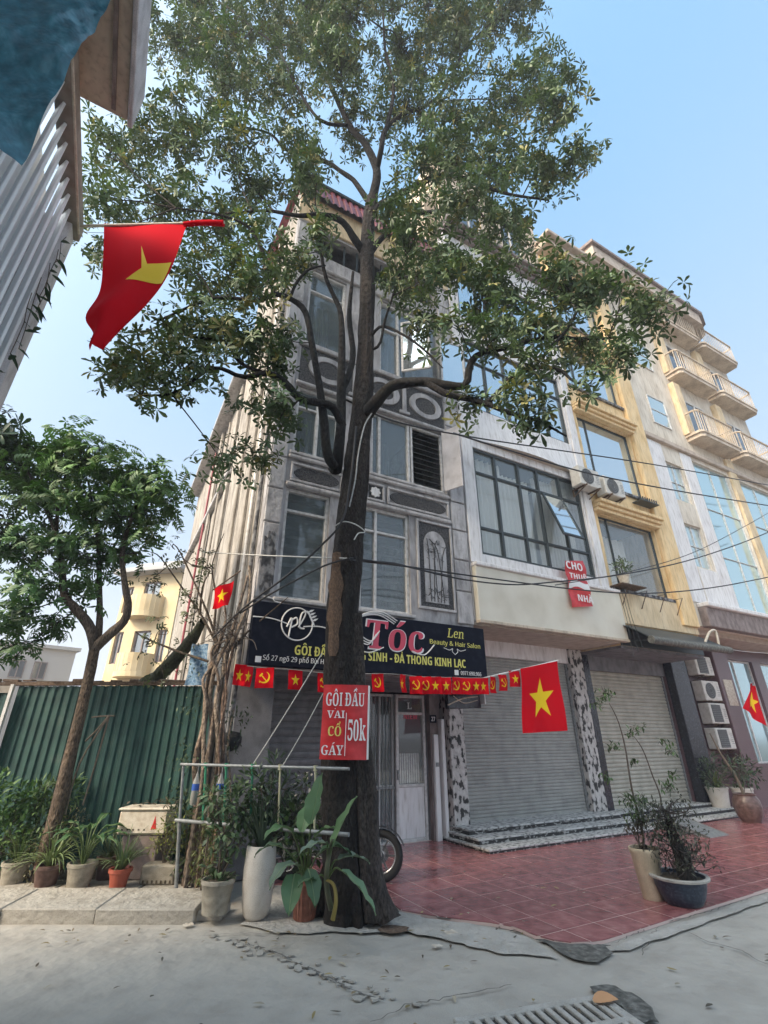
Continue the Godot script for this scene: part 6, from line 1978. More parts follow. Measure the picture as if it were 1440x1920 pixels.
func root_clump() -> void:
	var base: Vector3 = Vector3(1.412, 0.756, -7.212)
	base.y = 0.12
	var t := thing("strangler_vine", "bundle of pale twisted vine stems climbing the left corner of the grey house", "plant", base)
	var cols := [Color(0.28, 0.215, 0.165), Color(0.36, 0.29, 0.23), Color(0.42, 0.35, 0.28), Color(0.22, 0.155, 0.12)]
	var lines := [
		[[Vector3(1.285, 0.652, -7.225), Vector3(1.234, 1.226, -7.253), Vector3(1.209, 1.721, -7.266), Vector3(1.219, 2.184, -7.261), Vector3(1.199, 2.605, -7.272), Vector3(1.274, 2.936, -7.23), Vector3(1.324, 3.243, -7.203)], 0.062],
		[[Vector3(1.35, 0.66, -7.132), Vector3(1.32, 1.23, -7.148), Vector3(1.303, 1.785, -7.158), Vector3(1.255, 2.318, -7.184), Vector3(1.253, 2.671, -7.185), Vector3(1.376, 3.002, -7.117), Vector3(1.45, 3.349, -7.077), Vector3(1.502, 3.935, -7.106)], 0.05],
		[[Vector3(1.465, 0.66, -7.069), Vector3(1.424, 1.231, -7.069), Vector3(1.377, 1.849, -7.094), Vector3(1.332, 2.385, -7.119), Vector3(1.364, 2.78, -7.124), Vector3(1.479, 3.04, -7.061), Vector3(1.545, 3.428, -7.025), Vector3(1.541, 4.107, -7.084)], 0.055],
		[[Vector3(1.527, 0.664, -7.0), Vector3(1.485, 1.291, -7.023), Vector3(1.433, 1.979, -7.052), Vector3(1.39, 2.524, -7.076), Vector3(1.448, 2.853, -7.078), Vector3(1.502, 3.193, -7.048)], 0.042],
		[[Vector3(1.389, 0.722, -7.053), Vector3(1.318, 1.352, -7.092), Vector3(1.317, 1.979, -7.093), Vector3(1.291, 2.452, -7.107), Vector3(1.183, 2.772, -7.166), Vector3(1.291, 3.04, -7.164), Vector3(1.254, 3.521, -7.242)], 0.032],
		[[Vector3(1.298, 0.775, -7.115), Vector3(1.254, 1.473, -7.139), Vector3(1.209, 2.045, -7.163), Vector3(1.118, 2.418, -7.214), Vector3(1.231, 2.629, -7.152), Vector3(1.162, 2.847, -7.19), Vector3(1.333, 2.958, -7.095)], 0.036],
		[[Vector3(1.737, 0.614, -7.261), Vector3(1.641, 1.397, -7.314), Vector3(1.594, 1.788, -7.283), Vector3(1.587, 2.059, -7.287)], 0.022],
		[[Vector3(1.596, 0.66, -6.996), Vector3(1.445, 1.596, -7.011), Vector3(1.399, 2.244, -7.036), Vector3(1.392, 2.662, -7.04)], 0.03]]
	for i in lines.size():
		var pts: Array = lines[i][0]
		var l := resample(pts, taper(lines[i][1] * 0.75, lines[i][1] * 0.42, pts.size()), 0.05)
		l[0].push_front(Vector3(l[0][0].x, 0.08, l[0][0].z))
		l[1].push_front(l[1][0] * 1.1)
		for j in l[0].size():
			l[0][j] += RT * 0.02 * sin(j * 0.45 + i) + HD * 0.025 * sin(j * 0.37 + i * 2.0)
		part("stem", bark_tube(l[0], l[1], 10, 200 + i, 0.0, cols[i % 4], 0.18), M.bark, t)
	var tw := B.new()
	tw.col = Color(0.09, 0.07, 0.055)
	for k in 55:
		var c: Vector3 = (Vector3(1.286, 2.845, -7.11)).lerp(Vector3(1.482, 3.144, -7.002), R()) + rdir() * Vector3(0.16, 0.22, 0.12)
		var d := (rdir() + Vector3(-0.2, 0.1, 0)).normalized() * R(0.15, 0.45)
		tw.tube(curve([c, c + d * 0.5 + rdir() * 0.06, c + d + rdir() * 0.08], 3), taper(R(0.005, 0.012), 0.003, 7), 4, false)
	part("tangled_twigs", tw, M.leaf_dull, t, "stuff")
	var fo := B.new()
	for q in [[Vector3(1.647, 1.954, -7.197), 0.26, 90], [Vector3(1.572, 1.593, -7.124), 0.15, 30], [Vector3(1.049, 1.471, -7.297), 0.22, 70], [Vector3(1.05, 2.056, -7.525), 0.25, 60], [Vector3(1.027, 1.054, -7.309), 0.2, 60], [Vector3(0.999, 2.712, -7.667), 0.25, 50]]:
		for k in q[2]:
			fo.col = Color(0.055, 0.085, 0.04) * R(0.6, 1.6)
			fo.leaf(q[0] + rdir() * q[1] * pow(R(), 0.5), rdir(), Vector3.UP, R(0.04, 0.08), 0.025, 0.3, 2)
	part("foliage", fo, M.leaf_dull, t, "stuff")
	# blue and white netting hung behind the vine
	var bl := B.new()
	bl.grid(func(s: float, u: float): return (Vector3(0.981, 2.403, -7.962)).lerp(Vector3(1.26, 2.403, -7.809), s).lerp((Vector3(1.009, 3.0, -7.947)).lerp(Vector3(1.225, 3.0, -7.828), s), u) + HD * 0.04 * sin(s * 7.0 + u * 5.0), 12, 16)
	single("blue_netting", bl, M.blue_mesh, "blue and white netting hung at the fence end behind the vine", "netting")

# ---------------------------------------------------------------- signs, flags
func star_points(c: Vector2, r: float, rot := 0.0) -> PackedVector2Array:
	var p := PackedVector2Array()
	for k in 10:
		var a := -PI / 2 + PI * k / 5.0 + rot
		var q := r if k % 2 == 0 else r * 0.382
		p.append(c + Vector2(cos(a), sin(a)) * q)
	return p

func flag_print(kind: int) -> StandardMaterial3D:   # red cloth printed with a yellow star, or with a sickle and hammer
	var n := 192
	var im := Image.create(n, n, false, Image.FORMAT_RGB8)
	im.fill(lin(0.62, 0.008, 0.018))
	var ye := lin(0.86, 0.62, 0.03)
	var st := star_points(Vector2(96, 100), 62)
	for y in n:
		for x in n:
			var p := Vector2(x, y)
			var on := false
			if kind == 0:
				on = Geometry2D.is_point_in_polygon(p, st)
			else:
				var d := p.distance_to(Vector2(96, 92))
				var d2 := p.distance_to(Vector2(86, 84))
				on = d < 56 and d2 > 50 and p.x + p.y > 150      # sickle blade
				var q := (p - Vector2(88, 96)).rotated(-PI / 4)
				on = on or (absf(q.x) < 50 and absf(q.y) < 5)    # hammer shaft
				var hq := q - Vector2(-44, 0)
				on = on or (absf(hq.x) < 9 and absf(hq.y) < 20)  # hammer head
				var g := (p - Vector2(136, 136)).rotated(-PI / 4)
				on = on or (absf(g.x + 22) < 16 and absf(g.y - 34) < 5 and false)
				on = on or (p.distance_to(Vector2(52, 132)) < 9)
			if on: im.set_pixel(x, y, ye)
	var m := plain(Color(1, 1, 1), 0.75)
	m.albedo_texture = ImageTexture.create_from_image(im)
	m.backlight_enabled = true
	m.backlight = lin(0.30, 0.02, 0.01)
	m.metallic_specular = 0.1
	return m

func salon_sign() -> void:
	var z := -6.98
	var s := thing("salon_sign", "long black hair salon sign with white, pink and yellow lettering over the shop front", "sign", Vector3(3.8, 2.62, z))
	var b := B.new()
	b.bb(1.64, 5.98, 2.63, 3.55, z - 0.10, z, 0.008)
	part("board", b, M.black_board, s)
	var tf := Transform3D(Basis(), Vector3(0, 0, z + 0.001))
	var sans := font("Droid Sans", true)
	var thin := font("Droid Sans")
	var ser := font("Droid Serif", true, true)
	var seri := font("Droid Serif", false, true)
	var X := func(v: Vector3) -> float: return v.x
	# logo: circle broken by a line, script initials and a sprig
	var c: Vector3 = Vector3(2.324, 3.265, -6.98)
	var ri := B.new()
	var pts := []
	for k in 40:
		var a := 0.75 + TAU * 0.90 * k / 39.0
		pts.append(c + Vector3(cos(a) * 0.245, sin(a) * 0.245, 0.004))
	ri.tube(pts, 0.011, 6)
	for q in [[-0.68, 0.04, -0.12, -0.02], [0.10, -0.03, 0.62, -0.04]]:
		ri.tube(curve([c + Vector3(q[0], q[1], 0.004), c + Vector3((q[0] + q[2]) / 2, (q[1] + q[3]) / 2 + 0.03, 0.004), c + Vector3(q[2], q[3], 0.004)], 6), 0.010, 6)
	ri.tube([c + Vector3(-0.55, 0.36, 0.004), c + Vector3(-0.42, 0.34, 0.004), c + Vector3(-0.38, 0.30, 0.004), c + Vector3(-0.28, 0.29, 0.004)], 0.010, 6)
	part("logo_ring", ri, M.print_white, s)
	var pl := B.new()   # handwritten p and l as strokes
	pl.tube(curve([c + Vector3(-0.16, -0.06, 0.006), c + Vector3(-0.09, 0.08, 0.006), c + Vector3(-0.12, -0.2, 0.006)], 6), 0.014, 6)
	pl.tube(curve([c + Vector3(-0.10, 0.04, 0.006), c + Vector3(-0.02, 0.09, 0.006), c + Vector3(0.0, 0.0, 0.006), c + Vector3(-0.09, -0.06, 0.006)], 6), 0.014, 6)
	pl.tube(curve([c + Vector3(0.02, -0.05, 0.006), c + Vector3(0.10, 0.1, 0.006), c + Vector3(0.12, 0.19, 0.006), c + Vector3(0.06, 0.16, 0.006), c + Vector3(0.04, -0.04, 0.006), c + Vector3(0.12, -0.06, 0.006)], 6), 0.013, 6)
	part("initials", pl, M.print_white, s)
	var sp := B.new()
	for k in 8:
		sp.leaf(c + Vector3(0.15 + k * 0.012, 0.22 - k * 0.022, 0.006), Vector3(1.0 if k % 2 else 0.2, 0.5 if k % 2 else -0.3, 0), Vector3.BACK, 0.11, 0.035, 0.0, 2, 0.05)
	part("sprig", sp, M.print_white, s)
	# pink script word with white outline
	var x0: float = 3.469
	var x1: float = 4.576
	var y0: float = 2.997
	letters("word_outline", "Tóc", ser, x0 - 0.03, x1 + 0.03, y0 - 0.02, 0.535, M.print_white, s, tf, 0.004, 0.12)
	letters("word", "Tóc", ser, x0, x1, y0, 0.495, M.print_pink, s, tf, 0.008, 0.12)
	var sw := B.new()
	for k in 3:
		var o := Vector3(-0.03 * k, -0.03 * k, 0.01)
		sw.tube(curve([Vector3(x0 + 0.62, y0 + 0.50, z) + o, Vector3(x0 + 0.30, y0 + 0.62, z) + o, Vector3(x0 - 0.06, y0 + 0.52, z) + o, Vector3(x0 - 0.10, y0 + 0.25, z) + o, Vector3(x0 + 0.12, y0 + 0.12, z) + o, Vector3(x0 + 0.28, y0 + 0.3, z) + o], 6), 0.010, 5)
	sw.tube(curve([Vector3(x1 - 0.2, y0 + 0.02, z + 0.006), Vector3(x1 + 0.05, y0 - 0.02, z + 0.006), Vector3(x1 + 0.26, y0 + 0.16, z + 0.006)], 6), 0.012, 5)
	sw.tube(curve([Vector3(x0 - 0.12, y0 - 0.03, z + 0.006), Vector3(x0 + 0.1, y0 - 0.06, z + 0.006), Vector3(x0 + 0.36, y0 + 0.04, z + 0.006)], 6), 0.010, 5)
	part("flourish", sw, M.print_white, s)
	# yellow service line, white address and phone
	letters("service_line", "GỘI ĐẦU DƯỠNG SINH - ĐẢ THÔNG KINH LẠC", sans, 2.321, 5.495, 2.809, 0.185, M.print_yellow, s, tf)
	letters("address_line", "Số 27 ngõ 29 phố Bùi Huy Bích", thin, 1.856, 3.084, 2.682, 0.10, M.print_white, s, tf)
	letters("phone_line", "0977.690.966", thin, 5.377, 5.83, 2.691, 0.065, M.print_white, s, tf)
	for q in [Vector3(1.79, 2.711, -6.98), Vector3(5.285, 2.725, -6.98)]:
		var d := B.new()
		d.box(q + Vector3(0, 0, 0.002), Vector3(0.085, 0.085, 0.006), Basis(), 0.002)
		part("small_emblem", d, M.print_white, s)
	letters("script_name", "Len", seri, 5.128, 5.486, 3.319, 0.16, M.print_yellow, s, tf, 0.006, 0.2)
	letters("salon_line", "Beauty & Hair Salon", thin, 4.749, 5.859, 3.158 - 0.01, 0.11, M.print_yellow, s, tf)
	var oc: Vector3 = Vector3(5.279, 3.077, -6.98)
	var orn := B.new()
	for k in [-1.0, 1.0]:
		orn.tube(curve([oc + Vector3(0.24 * k, 0.05, 0.004), oc + Vector3(0.12 * k, 0.02, 0.004), oc + Vector3(0.05 * k, 0.05, 0.004), oc + Vector3(0.06 * k, 0.0, 0.004), oc + Vector3(0.0, -0.05, 0.004)], 5), 0.006, 5)
	part("ornament", orn, M.print_white, s)
	# small black box sign under the right end
	var k := thing("box_sign", "small black box sign tilted over the white pipes beside the door", "sign", Vector3(5.632, 2.311, -7.3))
	var kb := B.new()
	kb.box(Vector3(5.63, 2.293, -7.3), Vector3(0.74, 0.26, 0.10), Basis(Vector3.BACK, 0.05), 0.01)
	part("box", kb, M.black_stone, k)
	var kr := B.new()
	kr.box(Vector3(6.092, 2.38, -7.3), Vector3(0.02, 0.26, 0.12), Basis(Vector3.BACK, 0.05))
	part("white_edge", kr, M.print_white, k)
	var ks := B.new()
	ks.tube(curve([Vector3(5.253, 2.209, -7.24), Vector3(5.587, 2.324, -7.24), Vector3(5.918, 2.37, -7.24)], 6), 0.012, 5)
	ks.tube(curve([Vector3(5.379, 2.361, -7.24), Vector3(5.605, 2.253, -7.24), Vector3(5.911, 2.307, -7.24)], 6), 0.008, 5)
	part("painted_stroke", ks, M.beige, k)
	var np := thing("house_number", "dark blue house number plate on the pier right of the door", "sign", Vector3(5.717, 2.025, -8.4))
	var nb := B.new()
	nb.box(Vector3(5.717, 2.025, -8.4), Vector3(0.15, 0.14, 0.012), Basis(), 0.003)
	part("plate", nb, M.black_board, np)
	var nc: Vector3 = Vector3(5.717, 2.025, -8.4)
	letters("number", "27", sans, nc.x - 0.045, nc.x + 0.045, nc.y - 0.04, 0.08, M.print_white, np, Transform3D(Basis(), Vector3(0, 0, nc.z + 0.006)), 0.003)

func poster() -> void:
	var at: Vector3 = Vector3(2.43, 1.874, -5.351)
	var p := thing("trunk_poster", "red price poster with white and yellow lettering tied to the trunk of the street tree", "poster", at)
	var bs := Basis(RT, Vector3.UP, -HD) * Basis(Vector3.BACK, -0.012)
	var w := 0.53
	var h := 0.78
	var b := B.new()
	b.grid(func(s: float, t: float): return at + bs * Vector3((s - 0.5) * w, (t - 0.5) * h, -0.05 * pow(absf(s - 0.5) * 2.0, 2.0) + 0.006 * sin(t * 9.0 + s * 3.0)), 16, 16)
	part("sheet", b, M.poster_red, p)
	var ed := B.new()
	ed.box(at + bs * Vector3(w / 2 + 0.004, 0.0, -0.047), Vector3(0.022, h * 0.99, 0.012), bs)
	part("folded_edge", ed, M.print_white, p)
	var f := font("Droid Serif", true)
	var row := func(s: String, x0: float, x1: float, y: float, hh: float, m: Material):
		letters("lettering", s, f, x0 * w, x1 * w, y * h, hh * h, m, p, Transform3D(bs, at + bs * Vector3(0, 0, 0.010)), 0.004)
	row.call("GỘI ĐẦU", -0.42, 0.42, 0.20, 0.24, M.print_white)
	row.call("VAI", -0.38, 0.0, 0.04, 0.10, M.print_white)
	row.call("CỔ", -0.34, -0.06, -0.20, 0.17, M.print_yellow)
	row.call("GÁY", -0.46, 0.0, -0.44, 0.16, M.print_white)
	row.call("50k", 0.08, 0.46, -0.26, 0.30, M.print_white)
	var ln := B.new()
	ln.box(at + bs * Vector3(0.035 * w, -0.17 * h, 0.012), Vector3(0.008, 0.56 * h, 0.004), bs)
	part("divider", ln, M.print_white, p)

func bunting() -> void:
	var prints := [flag_print(0), flag_print(1)]
	M.star_print = prints[0]
	var b := thing("flag_bunting", "string of small red paper flags hung under the salon sign", "bunting", Vector3(4.0, 2.5, -6.9))
	var tops := [Vector3(1.546, 2.615, -6.92), Vector3(1.659, 2.601, -6.92), Vector3(1.886, 2.593, -6.92), Vector3(2.342, 2.591, -6.92), Vector3(2.777, 2.569, -6.9), Vector3(3.188, 2.576, -6.9), Vector3(3.678, 2.611, -6.9), Vector3(4.139, 2.62, -6.9), Vector3(4.383, 2.608, -6.9), Vector3(4.571, 2.609, -6.9), Vector3(4.774, 2.62, -6.9), Vector3(4.982, 2.622, -6.9), Vector3(5.207, 2.634, -6.9), Vector3(5.425, 2.636, -6.9), Vector3(5.609, 2.644, -6.88), Vector3(5.763, 2.649, -6.85), Vector3(5.929, 2.67, -6.8), Vector3(6.125, 2.712, -6.75), Vector3(6.367, 2.784, -6.7)]
	var st := B.new()
	st.tube(curve(tops, 3), 0.004, 4)
	part("string", st, M.pale_cable, b)
	for i in tops.size():
		var f := B.new()
		var p: Vector3 = tops[i]
		var w: float = [0.16, 0.14, 0.25, 0.22, 0.2, 0.22, 0.2, 0.17, 0.21, 0.2, 0.2, 0.2, 0.2, 0.22, 0.2, 0.18, 0.2, 0.23, 0.22][i]
		var bs := Basis(Vector3.UP, R(-0.5, 0.5)) * Basis(Vector3.BACK, R(-0.06, 0.06))
		var ph := R(0, 6)
		f.grid(func(s: float, t: float): return p + bs * Vector3((s - 0.5) * w, -0.27 * (1.0 - t), 0.02 * sin(s * 5.0 + ph) * (1.0 - t) + 0.012 * sin(t * 5.0 + ph)), 8, 8)
		part("flag", f, prints[[0, 0, 1, 0, 1, 0, 1, 0, 1, 1, 0, 0, 1, 1, 0, 0, 1, 1, 0][i]], b)

func flags() -> void:
	# right: pole leaning out from the end of the sign
	var a: Vector3 = Vector3(5.731, 2.634, -6.9)
	var e: Vector3 = Vector3(7.263, 3.0, -6.45)
	var r := thing("shop_flag", "red flag with yellow star hanging from a white pole right of the salon sign", "flag", a)
	var p := B.new()
	p.tube([a, e], 0.011, 8)
	part("pole", p, M.print_white, r)
	var c := [Vector3(6.477, 2.823, -6.66), Vector3(7.244, 2.99, -6.46), Vector3(7.148, 1.806, -6.42), Vector3(6.325, 1.763, -6.62)]
	var f := B.new()
	f.grid(func(s: float, t: float):
		var top: Vector3 = c[0].lerp(c[1], s)
		var bot: Vector3 = c[3].lerp(c[2], s)
		return bot.lerp(top, t) + Vector3(0.2, 0, 1).normalized() * (0.030 * sin(s * 8.0 + t * 1.5) * (1.1 - t) + 0.012 * sin(s * 3.0 - t * 6.0)), 24, 24)
	part("cloth", f, M.star_print, r)
	# left: pole from the louvred house, cloth gathered and hanging
	var a2: Vector3 = Vector3(-1.56, 7.614, -5.292)
	var e2: Vector3 = Vector3(0.07, 7.305, -4.111)
	var l := thing("balcony_flag", "large red flag with yellow star drooping from a pole on the louvred house", "flag", a2)
	var p2 := B.new()
	p2.tube([a2, e2], 0.017, 8)
	part("pole", p2, M.foam_box, l)
	var F0: float = 3.886
	var le := curve([Vector3(-1.266, 7.606, -5.085), Vector3(-1.128, 6.935, -4.964), Vector3(-1.049, 6.414, -4.989), Vector3(-1.086, 5.938, -4.918), Vector3(-0.974, 5.766, -4.948), Vector3(-0.943, 5.484, -4.885)], 6)
	var re := curve([Vector3(-0.33, 7.366, -4.399), Vector3(-0.357, 6.817, -4.38), Vector3(-0.411, 6.454, -4.433), Vector3(-0.507, 6.134, -4.531), Vector3(-0.63, 5.779, -4.644), Vector3(-0.741, 5.452, -4.728)], 6)
	var cl := B.new()
	var at := func(s: float, t: float) -> Vector3:
		var k := (1.0 - t) * (le.size() - 1)
		var i := mini(int(k), le.size() - 2)
		var q: Vector3 = le[i].lerp(le[i + 1], k - i)
		var w: Vector3 = re[i].lerp(re[i + 1], k - i)
		return q.lerp(w, s) + HD * (0.07 * sin(s * 7.0 + (1.0 - t) * 3.2) * (1.0 - 0.9 * t) + 0.05 * sin(s * 3.2 - 4.0 * (1.0 - t)) * (1.0 - t))
	cl.grid(at, 30, 36)
	part("cloth", cl, M.red_cloth, l)
	var stb := B.new()
	var sp := [Vector2(0.62, 0.80), Vector2(0.72, 0.66), Vector2(0.97, 0.66), Vector2(0.80, 0.56), Vector2(0.90, 0.36), Vector2(0.70, 0.50), Vector2(0.45, 0.47), Vector2(0.62, 0.62)]
	var stars := PackedVector2Array([Vector2(0.52, 0.845), Vector2(0.66, 0.72), Vector2(0.97, 0.735), Vector2(0.975, 0.56), Vector2(0.74, 0.585), Vector2(0.42, 0.615), Vector2(0.60, 0.69)])
	var ix := Geometry2D.triangulate_polygon(stars)
	for i in range(0, ix.size(), 3):
		var A := stars[ix[i]]; var Bq := stars[ix[i + 1]]; var C := stars[ix[i + 2]]
		var n := 5
		for u in n:
			for v in n - u:
				var g := func(m: int, o: int) -> Vector3:
					var q := A + (Bq - A) * m / n + (C - A) * o / n
					return at.call(q.x, q.y)
				for sd in [-0.004, 0.004]:
					var off: Vector3 = HD * sd
					stb.tri(g.call(u, v) + off, g.call(u + 1, v) + off, g.call(u, v + 1) + off)
					if u + v < n - 1:
						stb.tri(g.call(u + 1, v) + off, g.call(u + 1, v + 1) + off, g.call(u, v + 1) + off)
	part("star", stb, M.yellow_cloth, l)
	var wrap := B.new()
	wrap.tube(curve([Vector3(-0.357, 7.356, -4.414), Vector3(-0.206, 7.356, -4.309), Vector3(-0.047, 7.31, -4.187), Vector3(0.061, 7.285, -4.116)], 5), taper(0.030, 0.036, 16), 10)
	part("rolled_cloth", wrap, M.red_cloth, l)
	# small faded flag on the side wall
	var s := thing("wall_flag", "small faded red and yellow flag on the side wall above the vine", "flag", Vector3(1.218, 3.469, -7.033))
	var sf := B.new()
	var q := [Vector3(1.069, 3.668, -7.115), Vector3(1.299, 3.806, -6.988), Vector3(1.277, 3.43, -7.001), Vector3(1.081, 3.375, -7.108)]
	sf.grid(func(u: float, t: float): return (q[3] as Vector3).lerp(q[2], u).lerp((q[0] as Vector3).lerp(q[1], u), t) + HD * 0.04 * sin(u * 6.0 + t * 3.0), 10, 10)
	part("cloth", sf, M.star_print, s)
	var spo := B.new()
	spo.tube([Vector3(1.045, 3.654, -7.14), Vector3(1.381, 3.958, -6.955)], 0.010, 6)
	part("pole", spo, M.rust, s)
	# far right flag
	var g := thing("granite_flag", "red flag hanging limp on a short pole before the granite wall", "flag", Vector3(16.121, 2.962, -7.5))
	var gf := B.new()
	var h := [Vector3(16.155, 3.108, -7.5), Vector3(16.051, 2.951, -7.4), Vector3(15.944, 1.96, -7.4), Vector3(15.288, 2.407, -7.5)]
	gf.grid(func(u: float, t: float): return (h[3] as Vector3).lerp(h[2], u).lerp((h[0] as Vector3).lerp(h[1], u), t) + Vector3(0, 0, 0.05 * sin(u * 8.0 + t * 2.0)), 14, 14)
	part("cloth", gf, M.star_print, g)
	var gpo := B.new()
	gpo.tube([Vector3(16.126, 3.106, -7.5), Vector3(17.13, 2.883, -7.9), Vector3(17.852, 2.697, -8.2)], 0.012, 6)
	part("pole", gpo, M.print_white, g)

func banner() -> void:
	var b := thing("rental_banner", "red and white banner with lettering tied under the black framed window", "banner", Vector3(8.787, 4.809, -6.9))
	var c := [Vector3(8.444, 5.295, -6.9), Vector3(9.103, 5.42, -6.9), Vector3(9.105, 4.334, -6.88), Vector3(8.402, 4.226, -6.88)]
	var at := func(u: float, t: float, o := 0.0) -> Vector3:
		return (c[3] as Vector3).lerp(c[2], u).lerp((c[0] as Vector3).lerp(c[1], u), t) + Vector3(0, 0, 0.022 * sin(t * 14.0 + u * 3.0) + o)
	var f := B.new()
	f.grid(func(u: float, t: float): return at.call(u, t), 12, 24)
	part("cloth", f, M.poster_red, b)
	var w := B.new()
	w.grid(func(u: float, t: float): return at.call(u * 0.96 + 0.02, 0.38 + t * 0.14 + 0.05 * sin(u * 5.0), 0.004), 10, 6)
	part("white_fold", w, M.print_white, b)
	var p: Vector3 = at.call(0.5, 0.5)
	var wd: float = c[0].distance_to(c[1])
	var hh: float = c[0].distance_to(c[3])
	letters("lettering", "CHO", font("Droid Sans", true), p.x - wd * 0.52, p.x + wd * 0.26, p.y + hh * 0.27, hh * 0.17, M.print_white, b, Transform3D(Basis(), Vector3(0, 0, p.z + 0.03)), 0.004)
	letters("lettering", "THUÊ", font("Droid Sans", true), p.x - wd * 0.44, p.x + wd * 0.36, p.y + hh * 0.07, hh * 0.15, M.print_white, b, Transform3D(Basis(), Vector3(0, 0, p.z + 0.03)), 0.004)
	letters("lettering", "NHÀ", font("Droid Sans", true), p.x - wd * 0.22, p.x + wd * 0.5, p.y - hh * 0.40, hh * 0.18, M.print_white, b, Transform3D(Basis(), Vector3(0, 0, p.z + 0.03)), 0.004)

# ---------------------------------------------------------------- machines and street things
func cooling_unit(label: String, at: Vector3, w: float, hh: float, d: float, fan: int, group: String, tilt := 0.0) -> Node3D:
	# fan: 0 round grille, 1 square grille; stands on two brackets, front faces +z
	var o := local_thing("cooling_unit", label, "air conditioner", at, tilt, group)
	var b := B.new()
	b.bb(-w / 2, w / 2, 0, hh, -d, 0, 0.018)
	part("casing", b, M.ac, o)
	var cx := -w * 0.12
	var g := B.new()
	if fan == 0:
		g.plate(ellipse(cx, hh / 2, hh * 0.40, hh * 0.40, 28), Transform3D(Basis(), Vector3(0, 0, 0.001)), 0.012)
	else:
		g.bb(cx - w * 0.27, cx + w * 0.27, hh * 0.08, hh * 0.92, 0.001, 0.012, 0.004)
	var gr := part("grille", g, M.ac_grille, o)
	var r := B.new()
	if fan == 0:
		for k in 4:
			ring(r, ellipse(cx, hh / 2, hh * (0.40 - k * 0.09), hh * (0.40 - k * 0.09), 28), ellipse(cx, hh / 2, hh * (0.40 - k * 0.09) - 0.008, hh * (0.40 - k * 0.09) - 0.008, 28), 0.012, 0.02)
	else:
		for k in 9:
			r.bb(cx - w * 0.26, cx + w * 0.26, hh * (0.12 + k * 0.09), hh * (0.12 + k * 0.09) + 0.008, 0.0121, 0.018)
	part("guard_wire", r, M.steel, gr)
	var s := B.new()
	for k in 6:
		s.bb(w * 0.30, w * 0.44, hh * (0.25 + k * 0.09), hh * (0.25 + k * 0.09) + 0.012, 0.0005, 0.006)
	part("side_vent", s, M.steel, o)
	for sx in [-0.32, 0.32]:
		var k := B.new()
		k.bb(w * sx - 0.02, w * sx + 0.02, -0.03, -0.001, -d - 0.1, 0.06)
		k.bb(w * sx - 0.018, w * sx + 0.018, -0.20, -0.031, -d - 0.1, -d - 0.07)
		k.bar(Vector3(w * sx, -0.19, -d - 0.085), Vector3(w * sx, -0.035, 0.0), 0.025, 0.02, Vector3.RIGHT)
		part("bracket", k, M.rust, o)
	return o

func cooling_units() -> void:
	cooling_unit("round-fan cooling unit under the mirror window of the yellow house, nearer the white house", Vector3(9.741, 7.466, -6.72), 0.78, 0.54, 0.30, 0, "cooling units on the yellow house")
	cooling_unit("round-fan cooling unit on the yellow house, beside the empty black rack", Vector3(10.694, 7.429, -6.72), 0.78, 0.54, 0.30, 0, "cooling units on the yellow house")
	var names := ["square-grilled cooling unit, topmost of the stack on the granite wall", "round-fan cooling unit, second from the top on the granite wall", "square-grilled cooling unit, third from the top on the granite wall", "square-grilled cooling unit lowest on the granite wall, leaves before it"]
	var at := [Vector3(14.813, 3.281, -7.92), Vector3(14.855, 2.607, -7.92), Vector3(14.88, 2.025, -7.92), Vector3(14.869, 1.401, -7.92)]
	for i in 4:
		cooling_unit(names[i], at[i], 0.80, 0.52, 0.30, 0 if i == 1 else 1, "cooling units stacked on the granite wall")

func pipe(b: B, p: Vector3, q: Vector3, r := 0.02) -> void:
	b.tube([p, q], r, 10)

